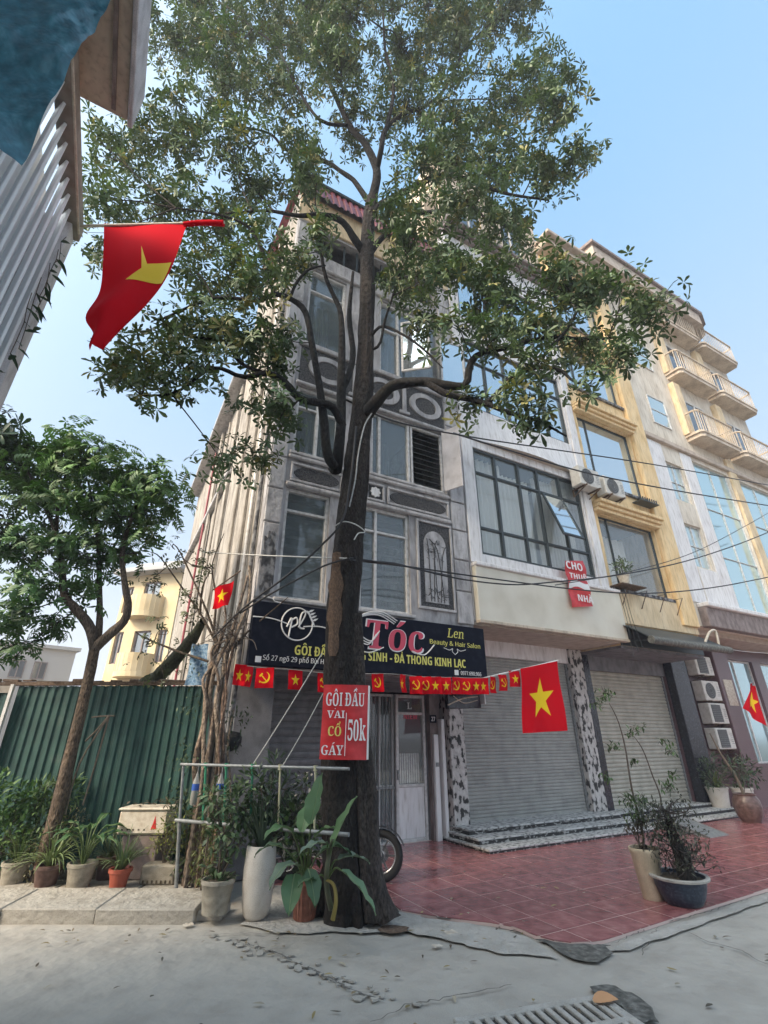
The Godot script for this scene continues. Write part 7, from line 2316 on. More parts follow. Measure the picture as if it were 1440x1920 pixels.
func railing() -> void:
	var r := thing("pipe_railing", "low steel pipe railing with green and yellow uprights among the potted plants", "railing", Vector3(1.166, 0.129, -7.062))
	var tl: Vector3 = Vector3(1.028, 1.4, -7.103)
	var tr: Vector3 = Vector3(2.465, 1.444, -5.264)
	var ml: Vector3 = Vector3(1.084, 0.806, -7.073)
	var mr: Vector3 = Vector3(2.479, 0.935, -5.256)
	mr.y = ml.y
	tr.y = tl.y
	var b := B.new()
	pipe(b, tl - RT * 0.03, tr, 0.017)
	part("top_rail", b, M.steel, r)
	b = B.new()
	pipe(b, ml - RT * 0.05, mr, 0.020)
	part("lower_rail", b, M.steel, r)
	b = B.new()
	pipe(b, tl, Vector3(ml.x, ml.y, ml.z), 0.017)
	var foot: Vector3 = Vector3(1.162, 0.12, -7.064)
	foot.y = 0.12
	pipe(b, ml, foot, 0.022)
	part("leg", b, M.steel, r)
	for k in 5:
		var t: float = [0.155, 0.29, 0.455, 0.62, 0.82][k]
		var p := tl.lerp(tr, t)
		var q := ml.lerp(mr, t)
		b = B.new()
		pipe(b, p, q, 0.014 if k < 3 else 0.011)
		b.tube([p + Vector3(0, 0.025, 0), p - Vector3(0, 0.03, 0)], 0.024, 8)
		part("upright", b, M.green_paint if k < 3 else M.yellow_paint, r)
	# two water bottles hanging upside down from the rail
	for k in 2:
		var at: Vector3 = [Vector3(1.191, 1.131, -6.968), Vector3(1.433, 1.14, -6.721)][k]
		var o := local_thing("plastic_bottle", ["clear plastic bottle with blue label hung from the railing, nearer its left leg", "clear plastic bottle with blue label hung between the two green uprights"][k], "bottle", at, 0.0, "bottles hung on the railing")
		var w := B.new()
		w.lathe(Vector3.ZERO, [Vector2(0.0, -0.17), Vector2(0.03, -0.165), Vector2(0.042, -0.14), Vector2(0.042, 0.02), Vector2(0.04, 0.05), Vector2(0.036, 0.08), Vector2(0.016, 0.14), Vector2(0.014, 0.17), Vector2(0.0, 0.17)], 16)
		part("body", w, M.bottle, o)
		var l := B.new()
		l.lathe(Vector3.ZERO, [Vector2(0.0435, -0.01), Vector2(0.0435, 0.06)], 16)
		part("label_band", l, M.blue_label, o)
		var so := B.new()
		so.lathe(Vector3.ZERO, [Vector2(0.0, -0.165), Vector2(0.038, -0.14), Vector2(0.038, -0.02), Vector2(0.0, -0.02)], 12)
		part("soil", so, M.soil, o)
		var c := B.new()
		c.tube([Vector3(0, 0.17, 0), Vector3(0.005, tl.y - at.y, 0)], 0.004, 5)
		part("cord", c, M.pale_cable, o)
	var rp := B.new()
	rp.tube(sag(Vector3(2.204, 2.634, -5.578), tl.lerp(tr, 0.45), 0.02, 12), 0.007, 5)
	single("thin_rope", rp, M.pale_cable, "knotted pale rope slanting from the trunk to the railing, the longer one", "rope", "ropes from trunk to railing")
	rp = B.new()
	rp.tube(sag(Vector3(2.238, 2.176, -5.56), tl.lerp(tr, 0.63), 0.02, 12), 0.006, 5)
	single("thin_rope", rp, M.pale_cable, "shorter pale rope from behind the red poster down to the railing", "rope", "ropes from trunk to railing")

func motorbike() -> void:
	# parked along the house behind the trunk, front wheel to the right
	var o := local_thing("motorbike", "dark motorbike parked behind the street tree, its front wheel and bars showing", "motorbike", Vector3(3.04, 0.03, -6.9), -0.6)
	for k in 2:
		var x: float = [0.62, -0.62][k]
		var c := Vector3(x, 0.29, 0)
		var t := B.new()
		var pts := []
		for i in 37:
			var a := TAU * i / 36.0
			pts.append(c + Vector3(cos(a) * 0.245, sin(a) * 0.245, 0))
		t.tube(pts, 0.047, 10, false)
		var wo := part("tyre", t, M.rubber, o)
		var r := B.new()
		pts = []
		for i in 33:
			var a := TAU * i / 32.0
			pts.append(c + Vector3(cos(a) * 0.195, sin(a) * 0.195, 0))
		r.tube(pts, 0.016, 8, false)
		for i in 6:
			var a := TAU * i / 6.0
			r.bar(c, c + Vector3(cos(a), sin(a), 0) * 0.19, 0.022, 0.018)
		r.lathe(c, [Vector2(0, -0.05), Vector2(0.05, -0.05), Vector2(0.05, 0.05), Vector2(0, 0.05)], 14, 1, 1, Basis(Vector3.RIGHT, PI / 2))
		r.lathe(c, [Vector2(0.05, -0.066), Vector2(0.10, -0.064), Vector2(0.10, -0.060), Vector2(0.05, -0.058)], 20, 1, 1, Basis(Vector3.RIGHT, PI / 2))
		part("rim", r, M.chrome, wo)
		var f := B.new()
		for i in 10:
			var a0 := 0.35 + i * 0.2
			var a1 := a0 + 0.2
			f.quad(c + Vector3(cos(a0) * 0.32, sin(a0) * 0.32, -0.06), c + Vector3(cos(a0) * 0.32, sin(a0) * 0.32, 0.06), c + Vector3(cos(a1) * 0.32, sin(a1) * 0.32, 0.06), c + Vector3(cos(a1) * 0.32, sin(a1) * 0.32, -0.06))
		part("mudguard", f, M.black_plastic, o)
	var fk := B.new()
	for s in [-0.075, 0.075]:
		fk.tube([Vector3(0.62, 0.29, s), Vector3(0.5, 0.82, s)], 0.02, 8)
	fk.tube([Vector3(0.51, 0.74, 0), Vector3(0.48, 0.98, 0)], 0.028, 8)
	part("fork", fk, M.chrome, o)
	var hb := B.new()
	hb.tube(curve([Vector3(0.40, 1.02, -0.34), Vector3(0.48, 1.01, -0.18), Vector3(0.49, 0.99, 0), Vector3(0.48, 1.01, 0.18), Vector3(0.40, 1.02, 0.34)], 5), 0.014, 8)
	var hbo := part("handlebar", hb, M.steel, o)
	for s in [-1.0, 1.0]:
		var g := B.new()
		g.tube([Vector3(0.43, 1.015, 0.24 * s), Vector3(0.39, 1.02, 0.36 * s)], 0.02, 8)
		g.tube([Vector3(0.48, 1.0, 0.2 * s), Vector3(0.52, 1.0, 0.36 * s)], 0.007, 6)
		part("grip", g, M.rubber, hbo)
		var m := B.new()
		m.tube([Vector3(0.46, 1.01, 0.2 * s), Vector3(0.43, 1.18, 0.27 * s)], 0.007, 6)
		m.box(Vector3(0.42, 1.21, 0.29 * s), Vector3(0.02, 0.085, 0.13), Basis(Vector3.BACK, 0.1), 0.01)
		part("mirror", m, M.black_plastic, hbo)
	var hl := B.new()
	hl.lathe(Vector3(0.54, 0.92, 0), [Vector2(0, -0.06), Vector2(0.06, -0.05), Vector2(0.10, 0.02), Vector2(0.09, 0.05), Vector2(0.0, 0.06)], 18, 1, 1, Basis(Vector3.BACK, -PI / 2))
	part("headlight", hl, M.black_plastic, o)
	var ind := B.new()
	for s in [-1.0, 1.0]:
		ind.box(Vector3(0.54, 0.86, 0.15 * s), Vector3(0.06, 0.045, 0.05), Basis(), 0.012)
	part("indicator", ind, plain(lin(0.6, 0.22, 0.03), 0.3), o)
	# body: tank and leg shield, engine, seat
	var sh := B.new()
	sh.grid(func(s: float, t: float):
		var x := lerpf(0.42, -0.15, s)
		var w := 0.15 * sin(PI * clampf(t, 0.02, 0.98)) + 0.01
		var a := t * TAU * 0.5
		return Vector3(x, lerpf(0.74, 0.62, s) + cos(t * PI) * lerpf(0.19, 0.12, s), w * lerpf(0.8, 1.0, s)), 10, 10)
	sh.grid(func(s: float, t: float):
		var x := lerpf(-0.15, 0.42, s)
		var w := 0.15 * sin(PI * clampf(t, 0.02, 0.98)) + 0.01
		return Vector3(x, lerpf(0.62, 0.74, s) + cos(t * PI) * lerpf(0.12, 0.19, s), -w * lerpf(1.0, 0.8, s)), 10, 10)
	part("body_fairing", sh, M.black_plastic, o)
	var tl := B.new()
	tl.tube(curve([Vector3(-0.1, 0.62, 0), Vector3(-0.45, 0.66, 0), Vector3(-0.8, 0.80, 0)], 5), taper(0.13, 0.06, 11), 12)
	part("tail_fairing", tl, M.black_plastic, o)
	var se := B.new()
	se.tube(curve([Vector3(0.02, 0.74, 0), Vector3(-0.25, 0.77, 0), Vector3(-0.5, 0.80, 0), Vector3(-0.78, 0.86, 0)], 5), taper(0.10, 0.075, 16), 12)
	part("seat", se, M.rubber, o)
	var en := B.new()
	en.box(Vector3(0.02, 0.36, 0), Vector3(0.34, 0.24, 0.22), Basis(Vector3.BACK, 0.2), 0.03)
	for k in 5:
		en.box(Vector3(0.22 + k * 0.022, 0.40 + k * 0.012, 0), Vector3(0.010, 0.17, 0.19), Basis(Vector3.BACK, 0.35), 0.002)
	en.tube([Vector3(-0.62, 0.29, 0.1), Vector3(0.0, 0.34, 0.1)], 0.025, 8)
	part("engine", en, M.steel, o)
	var ex := B.new()
	ex.tube(curve([Vector3(0.15, 0.28, -0.12), Vector3(-0.1, 0.22, -0.14), Vector3(-0.4, 0.27, -0.15), Vector3(-0.85, 0.38, -0.15)], 5), [0.018, 0.018, 0.018, 0.018, 0.018, 0.018, 0.022, 0.03, 0.04, 0.045, 0.045, 0.045, 0.045, 0.045, 0.045, 0.035], 10)
	part("exhaust", ex, M.chrome, o)
	var sd := B.new()
	sd.tube([Vector3(-0.05, 0.28, 0.14), Vector3(0.06, 0.0, 0.30)], 0.012, 6)
	part("kickstand", sd, M.steel, o)
	# wheel clamp lock lever and cable seen at the bars
	var ca := B.new()
	for s in [-1.0, 1.0]:
		ca.tube(curve([Vector3(0.36, 1.0, 0.22 * s), Vector3(0.55, 0.98, 0.12 * s), Vector3(0.50, 0.72, 0.05 * s)], 6), 0.006, 5)
	part("control_cable", ca, M.rubber, o)

# ---------------------------------------------------------------- pots and plants
func pot_shape(o: Node3D, prof: Array, mat: Material, soil_r: float, soil_y: float, seg := 28) -> void:
	var b := B.new()
	b.lathe(Vector3.ZERO, prof, seg)
	part("pot", b, mat, o)
	var s := B.new()
	s.lathe(Vector3.ZERO, [Vector2(soil_r, soil_y), Vector2(soil_r * 0.6, soil_y + 0.012), Vector2(0.0, soil_y + 0.02)], 16)
	part("soil", s, M.soil, o)

func flared(r0: float, r1: float, h: float, lip := 0.012) -> Array:
	return [Vector2(0, 0), Vector2(r0, 0), Vector2(r0 + 0.004, 0.01), Vector2(lerpf(r0, r1, 0.5), h * 0.5), Vector2(r1, h - 0.04), Vector2(r1 + lip, h - 0.036), Vector2(r1 + lip, h - 0.004), Vector2(r1 + lip - 0.006, h), Vector2(r1 - 0.012, h), Vector2(r1 - 0.02, h - 0.05), Vector2(r1 - 0.03, h - 0.06)]

func blades(o: Node3D, y: float, n: int, len: float, wid: float, col: Color, spread: float, droop: float) -> void:   # grassy arching leaves
	var b := B.new()
	for k in n:
		var a := R(0, TAU)
		var e := R(0.1, 1.0) * spread
		b.col = col * R(0.8, 2.0)
		b.leaf(Vector3(cos(a) * 0.03, y, sin(a) * 0.03), Vector3(cos(a) * e, 1.0, sin(a) * e).normalized(), Vector3(cos(a), -0.2, sin(a)).cross(Vector3.UP).cross(Vector3(cos(a), 1, sin(a))).normalized(), len * R(0.6, 1.15), wid * R(0.8, 1.2), droop * R(0.7, 1.3), 6, 0.3)
	part("foliage", b, M.leaf_dull, o, "stuff")

func big_leaf(o: Node3D, from: Vector3, to: Vector3, dir: Vector3, len: float, wid: float, droop: float, col: Color) -> void:   # stalk and one broad blade
	var s := B.new()
	s.col = Color(0.10, 0.15, 0.05)
	s.tube(curve([from, from.lerp(to, 0.55) + Vector3(0, 0.05, 0), to], 4), taper(0.012, 0.006, 9), 6, false)
	var b := B.new()
	b.col = col
	var d := dir.normalized()
	var side := d.cross(Vector3.UP).normalized()
	var p := to
	var rows := []
	var n := 9
	for i in n + 1:
		var t := float(i) / n
		var w := wid * 0.42 * pow(sin(PI * pow(clampf(t * 0.97 + 0.03, 0, 1), 0.75)), 0.85)
		var up := side.cross(d).normalized()
		var row := []
		for j in 7:
			var q := (j - 3) / 3.0
			row.append(p + side * w * q + up * (absf(q) * w * 0.28 + 0.012 * sin(t * 17.0) * absf(q)))
		rows.append(row)
		p += d * len / n
		d = (d + Vector3.DOWN * droop / n).normalized()
	b.grid(func(u: float, t: float): return rows[roundi(t * n)][roundi(u * 6)], 6, n)
	var rib := B.new()
	rib.col = col.lerp(Color(0.30, 0.36, 0.18), 0.6)
	var spine := []
	for i in n + 1:
		spine.append(rows[i][3] + Vector3(0, 0.002, 0))
	rib.tube(spine, taper(0.006, 0.002, n + 1), 5, false)
	var lo := part("leaf", b, M.leaf, o)
	part("stalk", s, M.leaf_dull, lo)
	part("midrib", rib, M.leaf_dull, lo)

func bush(o: Node3D, blobs: Array, n: int, len: float, wid: float, c0: Color, c1: Color, stem_from: Vector3, mat: Material = null) -> void:
	var b := B.new()
	var st := B.new()
	st.col = Color(0.10, 0.08, 0.06)
	for q in blobs:
		var c: Vector3 = q[0]
		var r: float = q[1]
		st.tube(curve([stem_from, stem_from.lerp(c, 0.5) + rdir() * r * 0.15, c], 4), taper(0.012, 0.005, 9), 5, false)
		for k in 7:
			st.tube([stem_from.lerp(c, R(0.6, 1.0)), c + rdir() * r * R(0.5, 0.95)], [0.005, 0.002], 4, false)
		for k in int(n * r * r * 40.0):
			var d := rdir()
			b.col = c0.lerp(c1, R()) * R(0.9, 1.9)
			var p := c + d * r * pow(R(), 0.4)
			b.leaf(p, (d + rdir() * 0.8 + Vector3(0, 0.1, 0)).normalized(), (Vector3.UP + rdir() * 0.6).normalized(), len * R(0.7, 1.25), wid * R(0.8, 1.2), R(0.2, 0.7), 2, 0.2)
	part("stem", st, M.leaf_dull, o)
	part("foliage", b, mat if mat else M.leaf_dull, o, "stuff")

func on_pave(p: Vector3) -> Vector3:
	return Vector3(p.x, 0.118, p.z)

func pots() -> void:
	var P := func(v: Vector3, y: float) -> Vector3: return Vector3(v.x, y, v.z)
	# --- left row on the pavement
	var o := local_thing("potted_plant", "grassy plant in a grey pot, leftmost on the pavement", "plant", on_pave(Vector3(-0.534, 0.12, -8.368)))
	pot_shape(o, flared(0.12, 0.15, 0.22), M.cement_pot, 0.14, 0.18)
	blades(o, 0.2, 50, 0.40, 0.018, Color(0.07, 0.11, 0.035), 0.9, 1.2)
	bush(o, [[Vector3(-0.1, 0.45, -0.05), 0.17], [Vector3(0.12, 0.40, 0.0), 0.13]], 70, 0.06, 0.03, Color(0.05, 0.10, 0.03), Color(0.09, 0.14, 0.04), Vector3(0, 0.2, 0))
	o = local_thing("potted_plant", "striped spider plant with arching blades in a brown pot on the pavement", "plant", on_pave(Vector3(-0.174, 0.12, -8.041)))
	pot_shape(o, flared(0.11, 0.15, 0.21), M.brown_pot, 0.14, 0.17)
	blades(o, 0.19, 90, 0.52, 0.020, Color(0.12, 0.16, 0.07), 1.5, 1.6)
	o = local_thing("potted_plant", "broad-leaved plant in a cement pot between two spider plants", "plant", on_pave(Vector3(0.171, 0.12, -7.801)))
	pot_shape(o, flared(0.12, 0.155, 0.24), M.cement_pot, 0.14, 0.20)
	for k in 13:
		var a := k * 2.4
		var e := R(0.15, 0.32)
		big_leaf(o, Vector3(0, 0.2, 0), Vector3(cos(a) * e * 0.6, 0.42 + R(0, 0.2), sin(a) * e * 0.6), Vector3(cos(a), R(0.3, 0.9), sin(a)), R(0.30, 0.42), R(0.10, 0.14), 1.5, Color(0.045, 0.105, 0.035) * R(0.8, 1.3))
	o = local_thing("potted_plant", "spider plant in a small red clay pot before the cement planter", "plant", on_pave(Vector3(0.577, 0.12, -7.528)))
	pot_shape(o, flared(0.085, 0.12, 0.19), M.red_pot, 0.11, 0.16)
	blades(o, 0.17, 80, 0.46, 0.017, Color(0.09, 0.13, 0.06), 1.1, 1.4)
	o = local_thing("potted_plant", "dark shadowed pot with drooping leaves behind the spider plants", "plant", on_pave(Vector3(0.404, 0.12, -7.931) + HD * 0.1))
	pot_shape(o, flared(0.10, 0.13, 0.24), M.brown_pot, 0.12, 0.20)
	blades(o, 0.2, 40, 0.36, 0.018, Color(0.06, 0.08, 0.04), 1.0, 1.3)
	# cement planter with a yellowish bush; stack behind it
	o = local_thing("cement_planter", "low cement planter with a ridged front and a yellow-green bush", "planter", on_pave(Vector3(1.036, 0.12, -7.504)), -0.50)
	var b := B.new()
	b.box(Vector3(0, 0.10, 0), Vector3(0.42, 0.20, 0.24), Basis(), 0.02)
	part("box", b, M.cement_pot, o)
	b = B.new()
	for k in 7:
		b.box(Vector3(-0.16 + k * 0.053, 0.035, 0.122), Vector3(0.018, 0.03, 0.008), Basis())
	part("ridge", b, M.soil, o)
	bush(o, [[Vector3(-0.02, 0.52, 0), 0.17], [Vector3(0.12, 0.62, 0), 0.15], [Vector3(-0.08, 0.40, 0.02), 0.13], [Vector3(0.15, 0.42, 0), 0.13]], 110, 0.04, 0.018, Color(0.12, 0.15, 0.03), Color(0.20, 0.21, 0.05), Vector3(0, 0.18, 0))
	o = local_thing("broken_block", "stained concrete block standing on end behind the cement planter", "block", on_pave(Vector3(0.967, 0.12, -7.958) + HD * 0.22), -0.6)
	b = B.new()
	b.box(Vector3(0, 0.25, 0), Vector3(0.26, 0.50, 0.2), Basis(Vector3.BACK, 0.03), 0.02)
	part("block", b, M.cement_pot, o)
	o = local_thing("foam_box", "dirty white foam box with a red mark on a dark crate by the fence", "box", on_pave(Vector3(0.817, 0.107, -7.881)), -0.5)
	b = B.new()
	b.box(Vector3(0, 0.24, 0), Vector3(0.46, 0.46, 0.28), Basis(), 0.01)
	part("crate", b, M.brown_wall, o)
	b = B.new()
	b.box(Vector3(0, 0.605, 0), Vector3(0.62, 0.26, 0.34), Basis(), 0.02)
	var fb := part("foam_body", b, M.foam_box, o)
	b = B.new()
	b.box(Vector3(0, 0.752, 0), Vector3(0.66, 0.03, 0.38), Basis(), 0.012)
	part("lid_rim", b, M.foam_box, fb)
	b = B.new()
	b.plate(PackedVector2Array([Vector2(0.12, 0.53), Vector2(0.19, 0.54), Vector2(0.175, 0.60), Vector2(0.155, 0.68), Vector2(0.14, 0.60)]), Transform3D(Basis(), Vector3(0, 0, 0.1705)), 0.002)
	part("red_mark", b, M.poster_red, fb)
	b = B.new()
	for k in 5:
		b.box(Vector3(-0.24 + k * 0.07, 0.53, 0.171), Vector3(0.022, 0.018, 0.004), Basis())
	part("hole", b, M.soil, fb)
	b = B.new()
	for k in 40:
		b.col = Color(0.10, 0.075, 0.05) * R(0.6, 1.5)
		b.leaf(Vector3(R(-0.3, 0.34), 0.775 + R(0, 0.05), R(-0.15, 0.15)), Vector3(R(-1, 1), R(-0.1, 0.4), R(-1, 1)), Vector3.UP, R(0.06, 0.14), 0.03, 0.3, 2)
	part("dry_leaves", b, M.dry_leaf, fb, "stuff")
	# wild growth along the fence foot
	var names := ["tangled green weeds at the fence foot left of the slim tree", "pale feathery shrub at the foot of the slim tree", "dense green bush at the fence, far left"]
	for i in 3:
		var q: Vector3 = [Vector3(-0.573, 0.591, -8.702), Vector3(-0.218, 0.557, -8.336), Vector3(-0.77, 0.614, -8.64)][i]
		o = local_thing("shrub", names[i], "shrub", on_pave(q))
		var blobs: Array = [[[Vector3(-0.2, 0.35, 0), 0.28], [Vector3(0.2, 0.55, 0), 0.30], [Vector3(0.05, 0.85, 0.0), 0.26], [Vector3(0.35, 0.9, 0), 0.22]], [[Vector3(0.0, 0.35, 0), 0.25], [Vector3(0.15, 0.55, 0.05), 0.22], [Vector3(-0.15, 0.2, 0.1), 0.2]], [[Vector3(0, 0.5, 0), 0.3], [Vector3(-0.3, 0.9, 0), 0.32], [Vector3(0.1, 0.85, 0), 0.2]]][i]
		bush(o, blobs, 75 if i != 1 else 130, [0.10, 0.035, 0.09][i], [0.035, 0.012, 0.04][i], [Color(0.03, 0.07, 0.025), Color(0.08, 0.085, 0.04), Color(0.04, 0.10, 0.03)][i], [Color(0.07, 0.12, 0.035), Color(0.13, 0.12, 0.06), Color(0.09, 0.16, 0.04)][i], Vector3(0, 0.02, 0))
	# dry sticks leaning on the fence
	var stx := B.new()
	for q in [[Vector3(-0.149, 0.799, -8.298), Vector3(-0.126, 1.392, -8.4), Vector3(0.099, 1.987, -8.447)], [Vector3(0.026, 0.893, -8.316), Vector3(0.079, 1.62, -8.401), Vector3(0.097, 1.967, -8.505)], [Vector3(-0.121, 1.967, -8.625), Vector3(-0.001, 1.982, -8.559), Vector3(0.168, 1.989, -8.466)], [Vector3(-0.124, 1.655, -8.399), Vector3(-0.025, 1.79, -8.458), Vector3(0.087, 1.98, -8.454)]]:
		stx.tube(curve(q, 4), 0.012, 6)
	single("dry_sticks", stx, M.pale_bark, "pale dry sticks leaning on the green fence right of the slim tree", "sticks")
	# --- right of the railing leg
	o = local_thing("potted_bush", "leafy bush in a cement bucket on the loose kerb stone", "plant", P.call(Vector3(1.433, 0.08, -6.219), 0.082))
	pot_shape(o, flared(0.125, 0.165, 0.29, 0.008), M.cement_pot, 0.15, 0.26)
	bush(o, [[Vector3(-0.02, 0.42, 0), 0.14], [Vector3(0.02, 0.7, -0.02), 0.2], [Vector3(0.12, 0.95, -0.05), 0.24], [Vector3(-0.12, 1.0, -0.05), 0.2], [Vector3(0.3, 1.1, -0.1), 0.2], [Vector3(0.34, 0.8, -0.05), 0.17], [Vector3(0.2, 0.62, 0), 0.16]], 60, 0.085, 0.045, Color(0.045, 0.08, 0.04), Color(0.10, 0.14, 0.07), Vector3(0, 0.26, 0), M.leaf)
	b = B.new()
	for k in 60:
		b.col = Color(0.10, 0.16, 0.08) * R(0.7, 1.3)
		var a := R(0, TAU)
		b.leaf(Vector3(cos(a), 0, sin(a)) * R(0.02, 0.16) + Vector3(0, 0.29, 0), Vector3(cos(a), R(0.1, 1.2), sin(a)), Vector3.UP, 0.06, 0.028, 0.5, 2)
	part("ground_leaves", b, M.leaf_dull, o, "stuff")
	o = local_thing("conifer_shrub", "narrow dark conifer with a yellowish left side behind the cement bucket", "shrub", P.call(Vector3(1.388, 0.216, -6.826), 0.118))
	bush(o, [[Vector3(0, 0.2, 0), 0.15], [Vector3(0.0, 0.45, 0), 0.17], [Vector3(0.02, 0.72, 0), 0.16], [Vector3(0.02, 0.98, 0), 0.13]], 170, 0.05, 0.012, Color(0.06, 0.085, 0.02), Color(0.12, 0.14, 0.035), Vector3(0, 0.02, 0))
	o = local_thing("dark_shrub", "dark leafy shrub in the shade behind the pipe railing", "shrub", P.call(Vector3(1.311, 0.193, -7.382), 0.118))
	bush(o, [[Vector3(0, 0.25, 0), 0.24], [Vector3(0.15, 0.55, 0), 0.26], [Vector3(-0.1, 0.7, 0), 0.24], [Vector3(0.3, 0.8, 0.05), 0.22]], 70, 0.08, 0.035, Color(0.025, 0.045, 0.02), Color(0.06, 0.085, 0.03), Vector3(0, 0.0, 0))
	o = local_thing("tall_white_pot", "tall rounded white pot with dark slender leaves beside the cement bucket", "plant", P.call(Vector3(1.825, 0.0, -6.085), 0.02))
	pot_shape(o, [Vector2(0, 0), Vector2(0.10, 0), Vector2(0.125, 0.03), Vector2(0.150, 0.12), Vector2(0.165, 0.28), Vector2(0.168, 0.42), Vector2(0.160, 0.56), Vector2(0.155, 0.62), Vector2(0.150, 0.632), Vector2(0.140, 0.632), Vector2(0.132, 0.60), Vector2(0.128, 0.57)], M.white_pot, 0.132, 0.575)
	blades(o, 0.58, 80, 0.55, 0.022, Color(0.03, 0.05, 0.03), 0.6, 0.8)
	bush(o, [[Vector3(0.02, 0.98, -0.05), 0.2], [Vector3(-0.05, 1.2, -0.08), 0.16], [Vector3(0.2, 1.15, -0.1), 0.16], [Vector3(0.1, 1.40, -0.1), 0.13], [Vector3(0.28, 0.9, -0.1), 0.16]], 60, 0.10, 0.03, Color(0.035, 0.06, 0.035), Color(0.08, 0.11, 0.06), Vector3(0, 0.6, 0), M.leaf)
	# ribbed brown pot with big-leaved plant
	o = local_thing("leafy_brown_pot", "ribbed brown plastic pot with large broad leaves in front of the trunk", "plant", P.call(Vector3(2.263, 0.0, -5.826), 0.02))
	b = B.new()
	var pr := flared(0.105, 0.135, 0.34, 0.012)
	b.lathe(Vector3.ZERO, pr, 30)
	for k in 20:
		var a := TAU * k / 20.0
		b.bar(Vector3(sin(a) * 0.108, 0.01, cos(a) * 0.108), Vector3(sin(a) * 0.137, 0.30, cos(a) * 0.137), 0.012, 0.012, Vector3(sin(a), 0, cos(a)))
	part("pot", b, M.terracotta, o)
	b = B.new()
	b.lathe(Vector3.ZERO, [Vector2(0.118, 0.29), Vector2(0.0, 0.31)], 16)
	part("soil", b, M.soil, o)
	var bl := [
		[Vector3(2.014, 0.737, -5.226), Vector3(2.021, 0.941, -5.165), Vector3(0.1, 1.0, 0.2), 0.46, 0.28, 0.25, Color(0.156, 0.250, 0.126)],
		[Vector3(1.967, 0.685, -5.309), Vector3(1.882, 0.867, -5.299), Vector3(-0.9, 0.6, 0.2), 0.34, 0.20, 1.6, Color(0.091, 0.175, 0.070)],
		[Vector3(1.943, 0.537, -5.208), Vector3(1.903, 0.621, -5.173), Vector3(-1.0, 0.35, 0.35), 0.36, 0.19, 1.9, Color(0.130, 0.188, 0.126)],
		[Vector3(1.972, 0.496, -5.192), Vector3(1.873, 0.559, -5.133), Vector3(-0.35, -0.4, 0.7), 0.34, 0.23, 1.2, Color(0.091, 0.175, 0.077)],
		[Vector3(2.0, 0.476, -5.177), Vector3(1.983, 0.599, -5.072), Vector3(0.1, -0.6, 0.6), 0.30, 0.20, 1.0, Color(0.078, 0.138, 0.070)],
		[Vector3(2.022, 0.537, -5.165), Vector3(2.073, 0.722, -5.023), Vector3(0.7, 0.5, 0.2), 0.36, 0.19, 1.8, Color(0.065, 0.125, 0.056)],
		[Vector3(2.003, 0.685, -5.289), Vector3(1.983, 0.859, -5.3), Vector3(0.3, 0.9, -0.3), 0.34, 0.20, 1.2, Color(0.117, 0.213, 0.084)],
		[Vector3(1.973, 0.6, -5.306), Vector3(1.826, 0.728, -5.387), Vector3(-0.7, 0.3, -0.3), 0.30, 0.17, 1.5, Color(0.065, 0.112, 0.056)],
		[Vector3(2.024, 0.642, -5.278), Vector3(2.097, 0.815, -5.238), Vector3(0.5, 0.7, 0.4), 0.26, 0.16, 1.4, Color(0.130, 0.213, 0.084)]]
	for q in bl:
		var root_at := Vector3(0, 0.3, 0)
		big_leaf(o, root_at, q[1] - o.position, q[2], q[3], q[4], q[5], q[6])
	bush(o, [[Vector3(0.0, 0.62, -0.1), 0.2], [Vector3(-0.18, 0.8, -0.15), 0.17], [Vector3(0.1, 0.85, -0.15), 0.16]], 55, 0.10, 0.045, Color(0.03, 0.06, 0.025), Color(0.07, 0.12, 0.04), Vector3(0, 0.3, 0), M.leaf)
	# wild banana-like plant growing at the trunk foot
	o = local_thing("broad_leaf_plant", "broad-leaved plant bending out from the foot of the trunk, one yellow stalk", "plant", P.call(Vector3(2.559, -0.0, -5.754), 0.0))
	var st := B.new()
	st.col = Color(0.10, 0.11, 0.06)
	st.tube(curve([Vector3(0, 0, 0), Vector3(2.175, 0.476, -5.08) - o.position, Vector3(2.172, 0.713, -5.025) - o.position, Vector3(2.174, 0.826, -4.967) - o.position], 5), taper(0.03, 0.018, 16), 8)
	part("stem", st, M.leaf_dull, o)
	var wl := [
		[Vector3(2.168, 0.763, -4.97), Vector3(0.45, 1.0, 0.1), 0.48, 0.27, 0.35, Color(0.143, 0.250, 0.112)],
		[Vector3(2.131, 0.797, -4.991), Vector3(-1.0, 0.25, 0.2), 0.32, 0.15, 0.9, Color(0.169, 0.225, 0.168)],
		[Vector3(2.233, 0.601, -4.878), Vector3(0.75, -0.55, 0.55), 0.46, 0.22, 0.7, Color(0.130, 0.225, 0.126)],
		[Vector3(2.224, 0.672, -4.939), Vector3(0.9, 0.25, 0.1), 0.34, 0.18, 1.0, Color(0.169, 0.225, 0.168)],
		[Vector3(2.041, 0.499, -5.04), Vector3(-0.6, 0.5, 0.3), 0.24, 0.14, 1.4, Color(0.078, 0.138, 0.070)]]
	for q in wl:
		big_leaf(o, Vector3(2.179, 0.496, -5.079) - o.position, q[0] - o.position, q[1], q[2], q[3], q[4], q[5])
	b = B.new()
	b.col = Color(0.26, 0.20, 0.05)
	b.tube(curve([Vector3(2.155, 0.508, -5.035) - o.position, Vector3(2.197, 0.479, -4.954) - o.position, Vector3(2.198, 0.374, -4.897) - o.position, Vector3(2.178, 0.242, -4.908) - o.position], 5), taper(0.012, 0.022, 16), 7)
	part("yellow_stalk", b, M.leaf_dull, o)
	# plant with small white blossoms hanging behind the rail
	o = local_thing("white_flower_bush", "bush with pale blossoms behind the yellow upright of the railing", "plant", P.call(Vector3(2.296, 0.322, -6.155), 0.02))
	var fy: float = (Vector3(2.206, 1.156, -6.091)).y
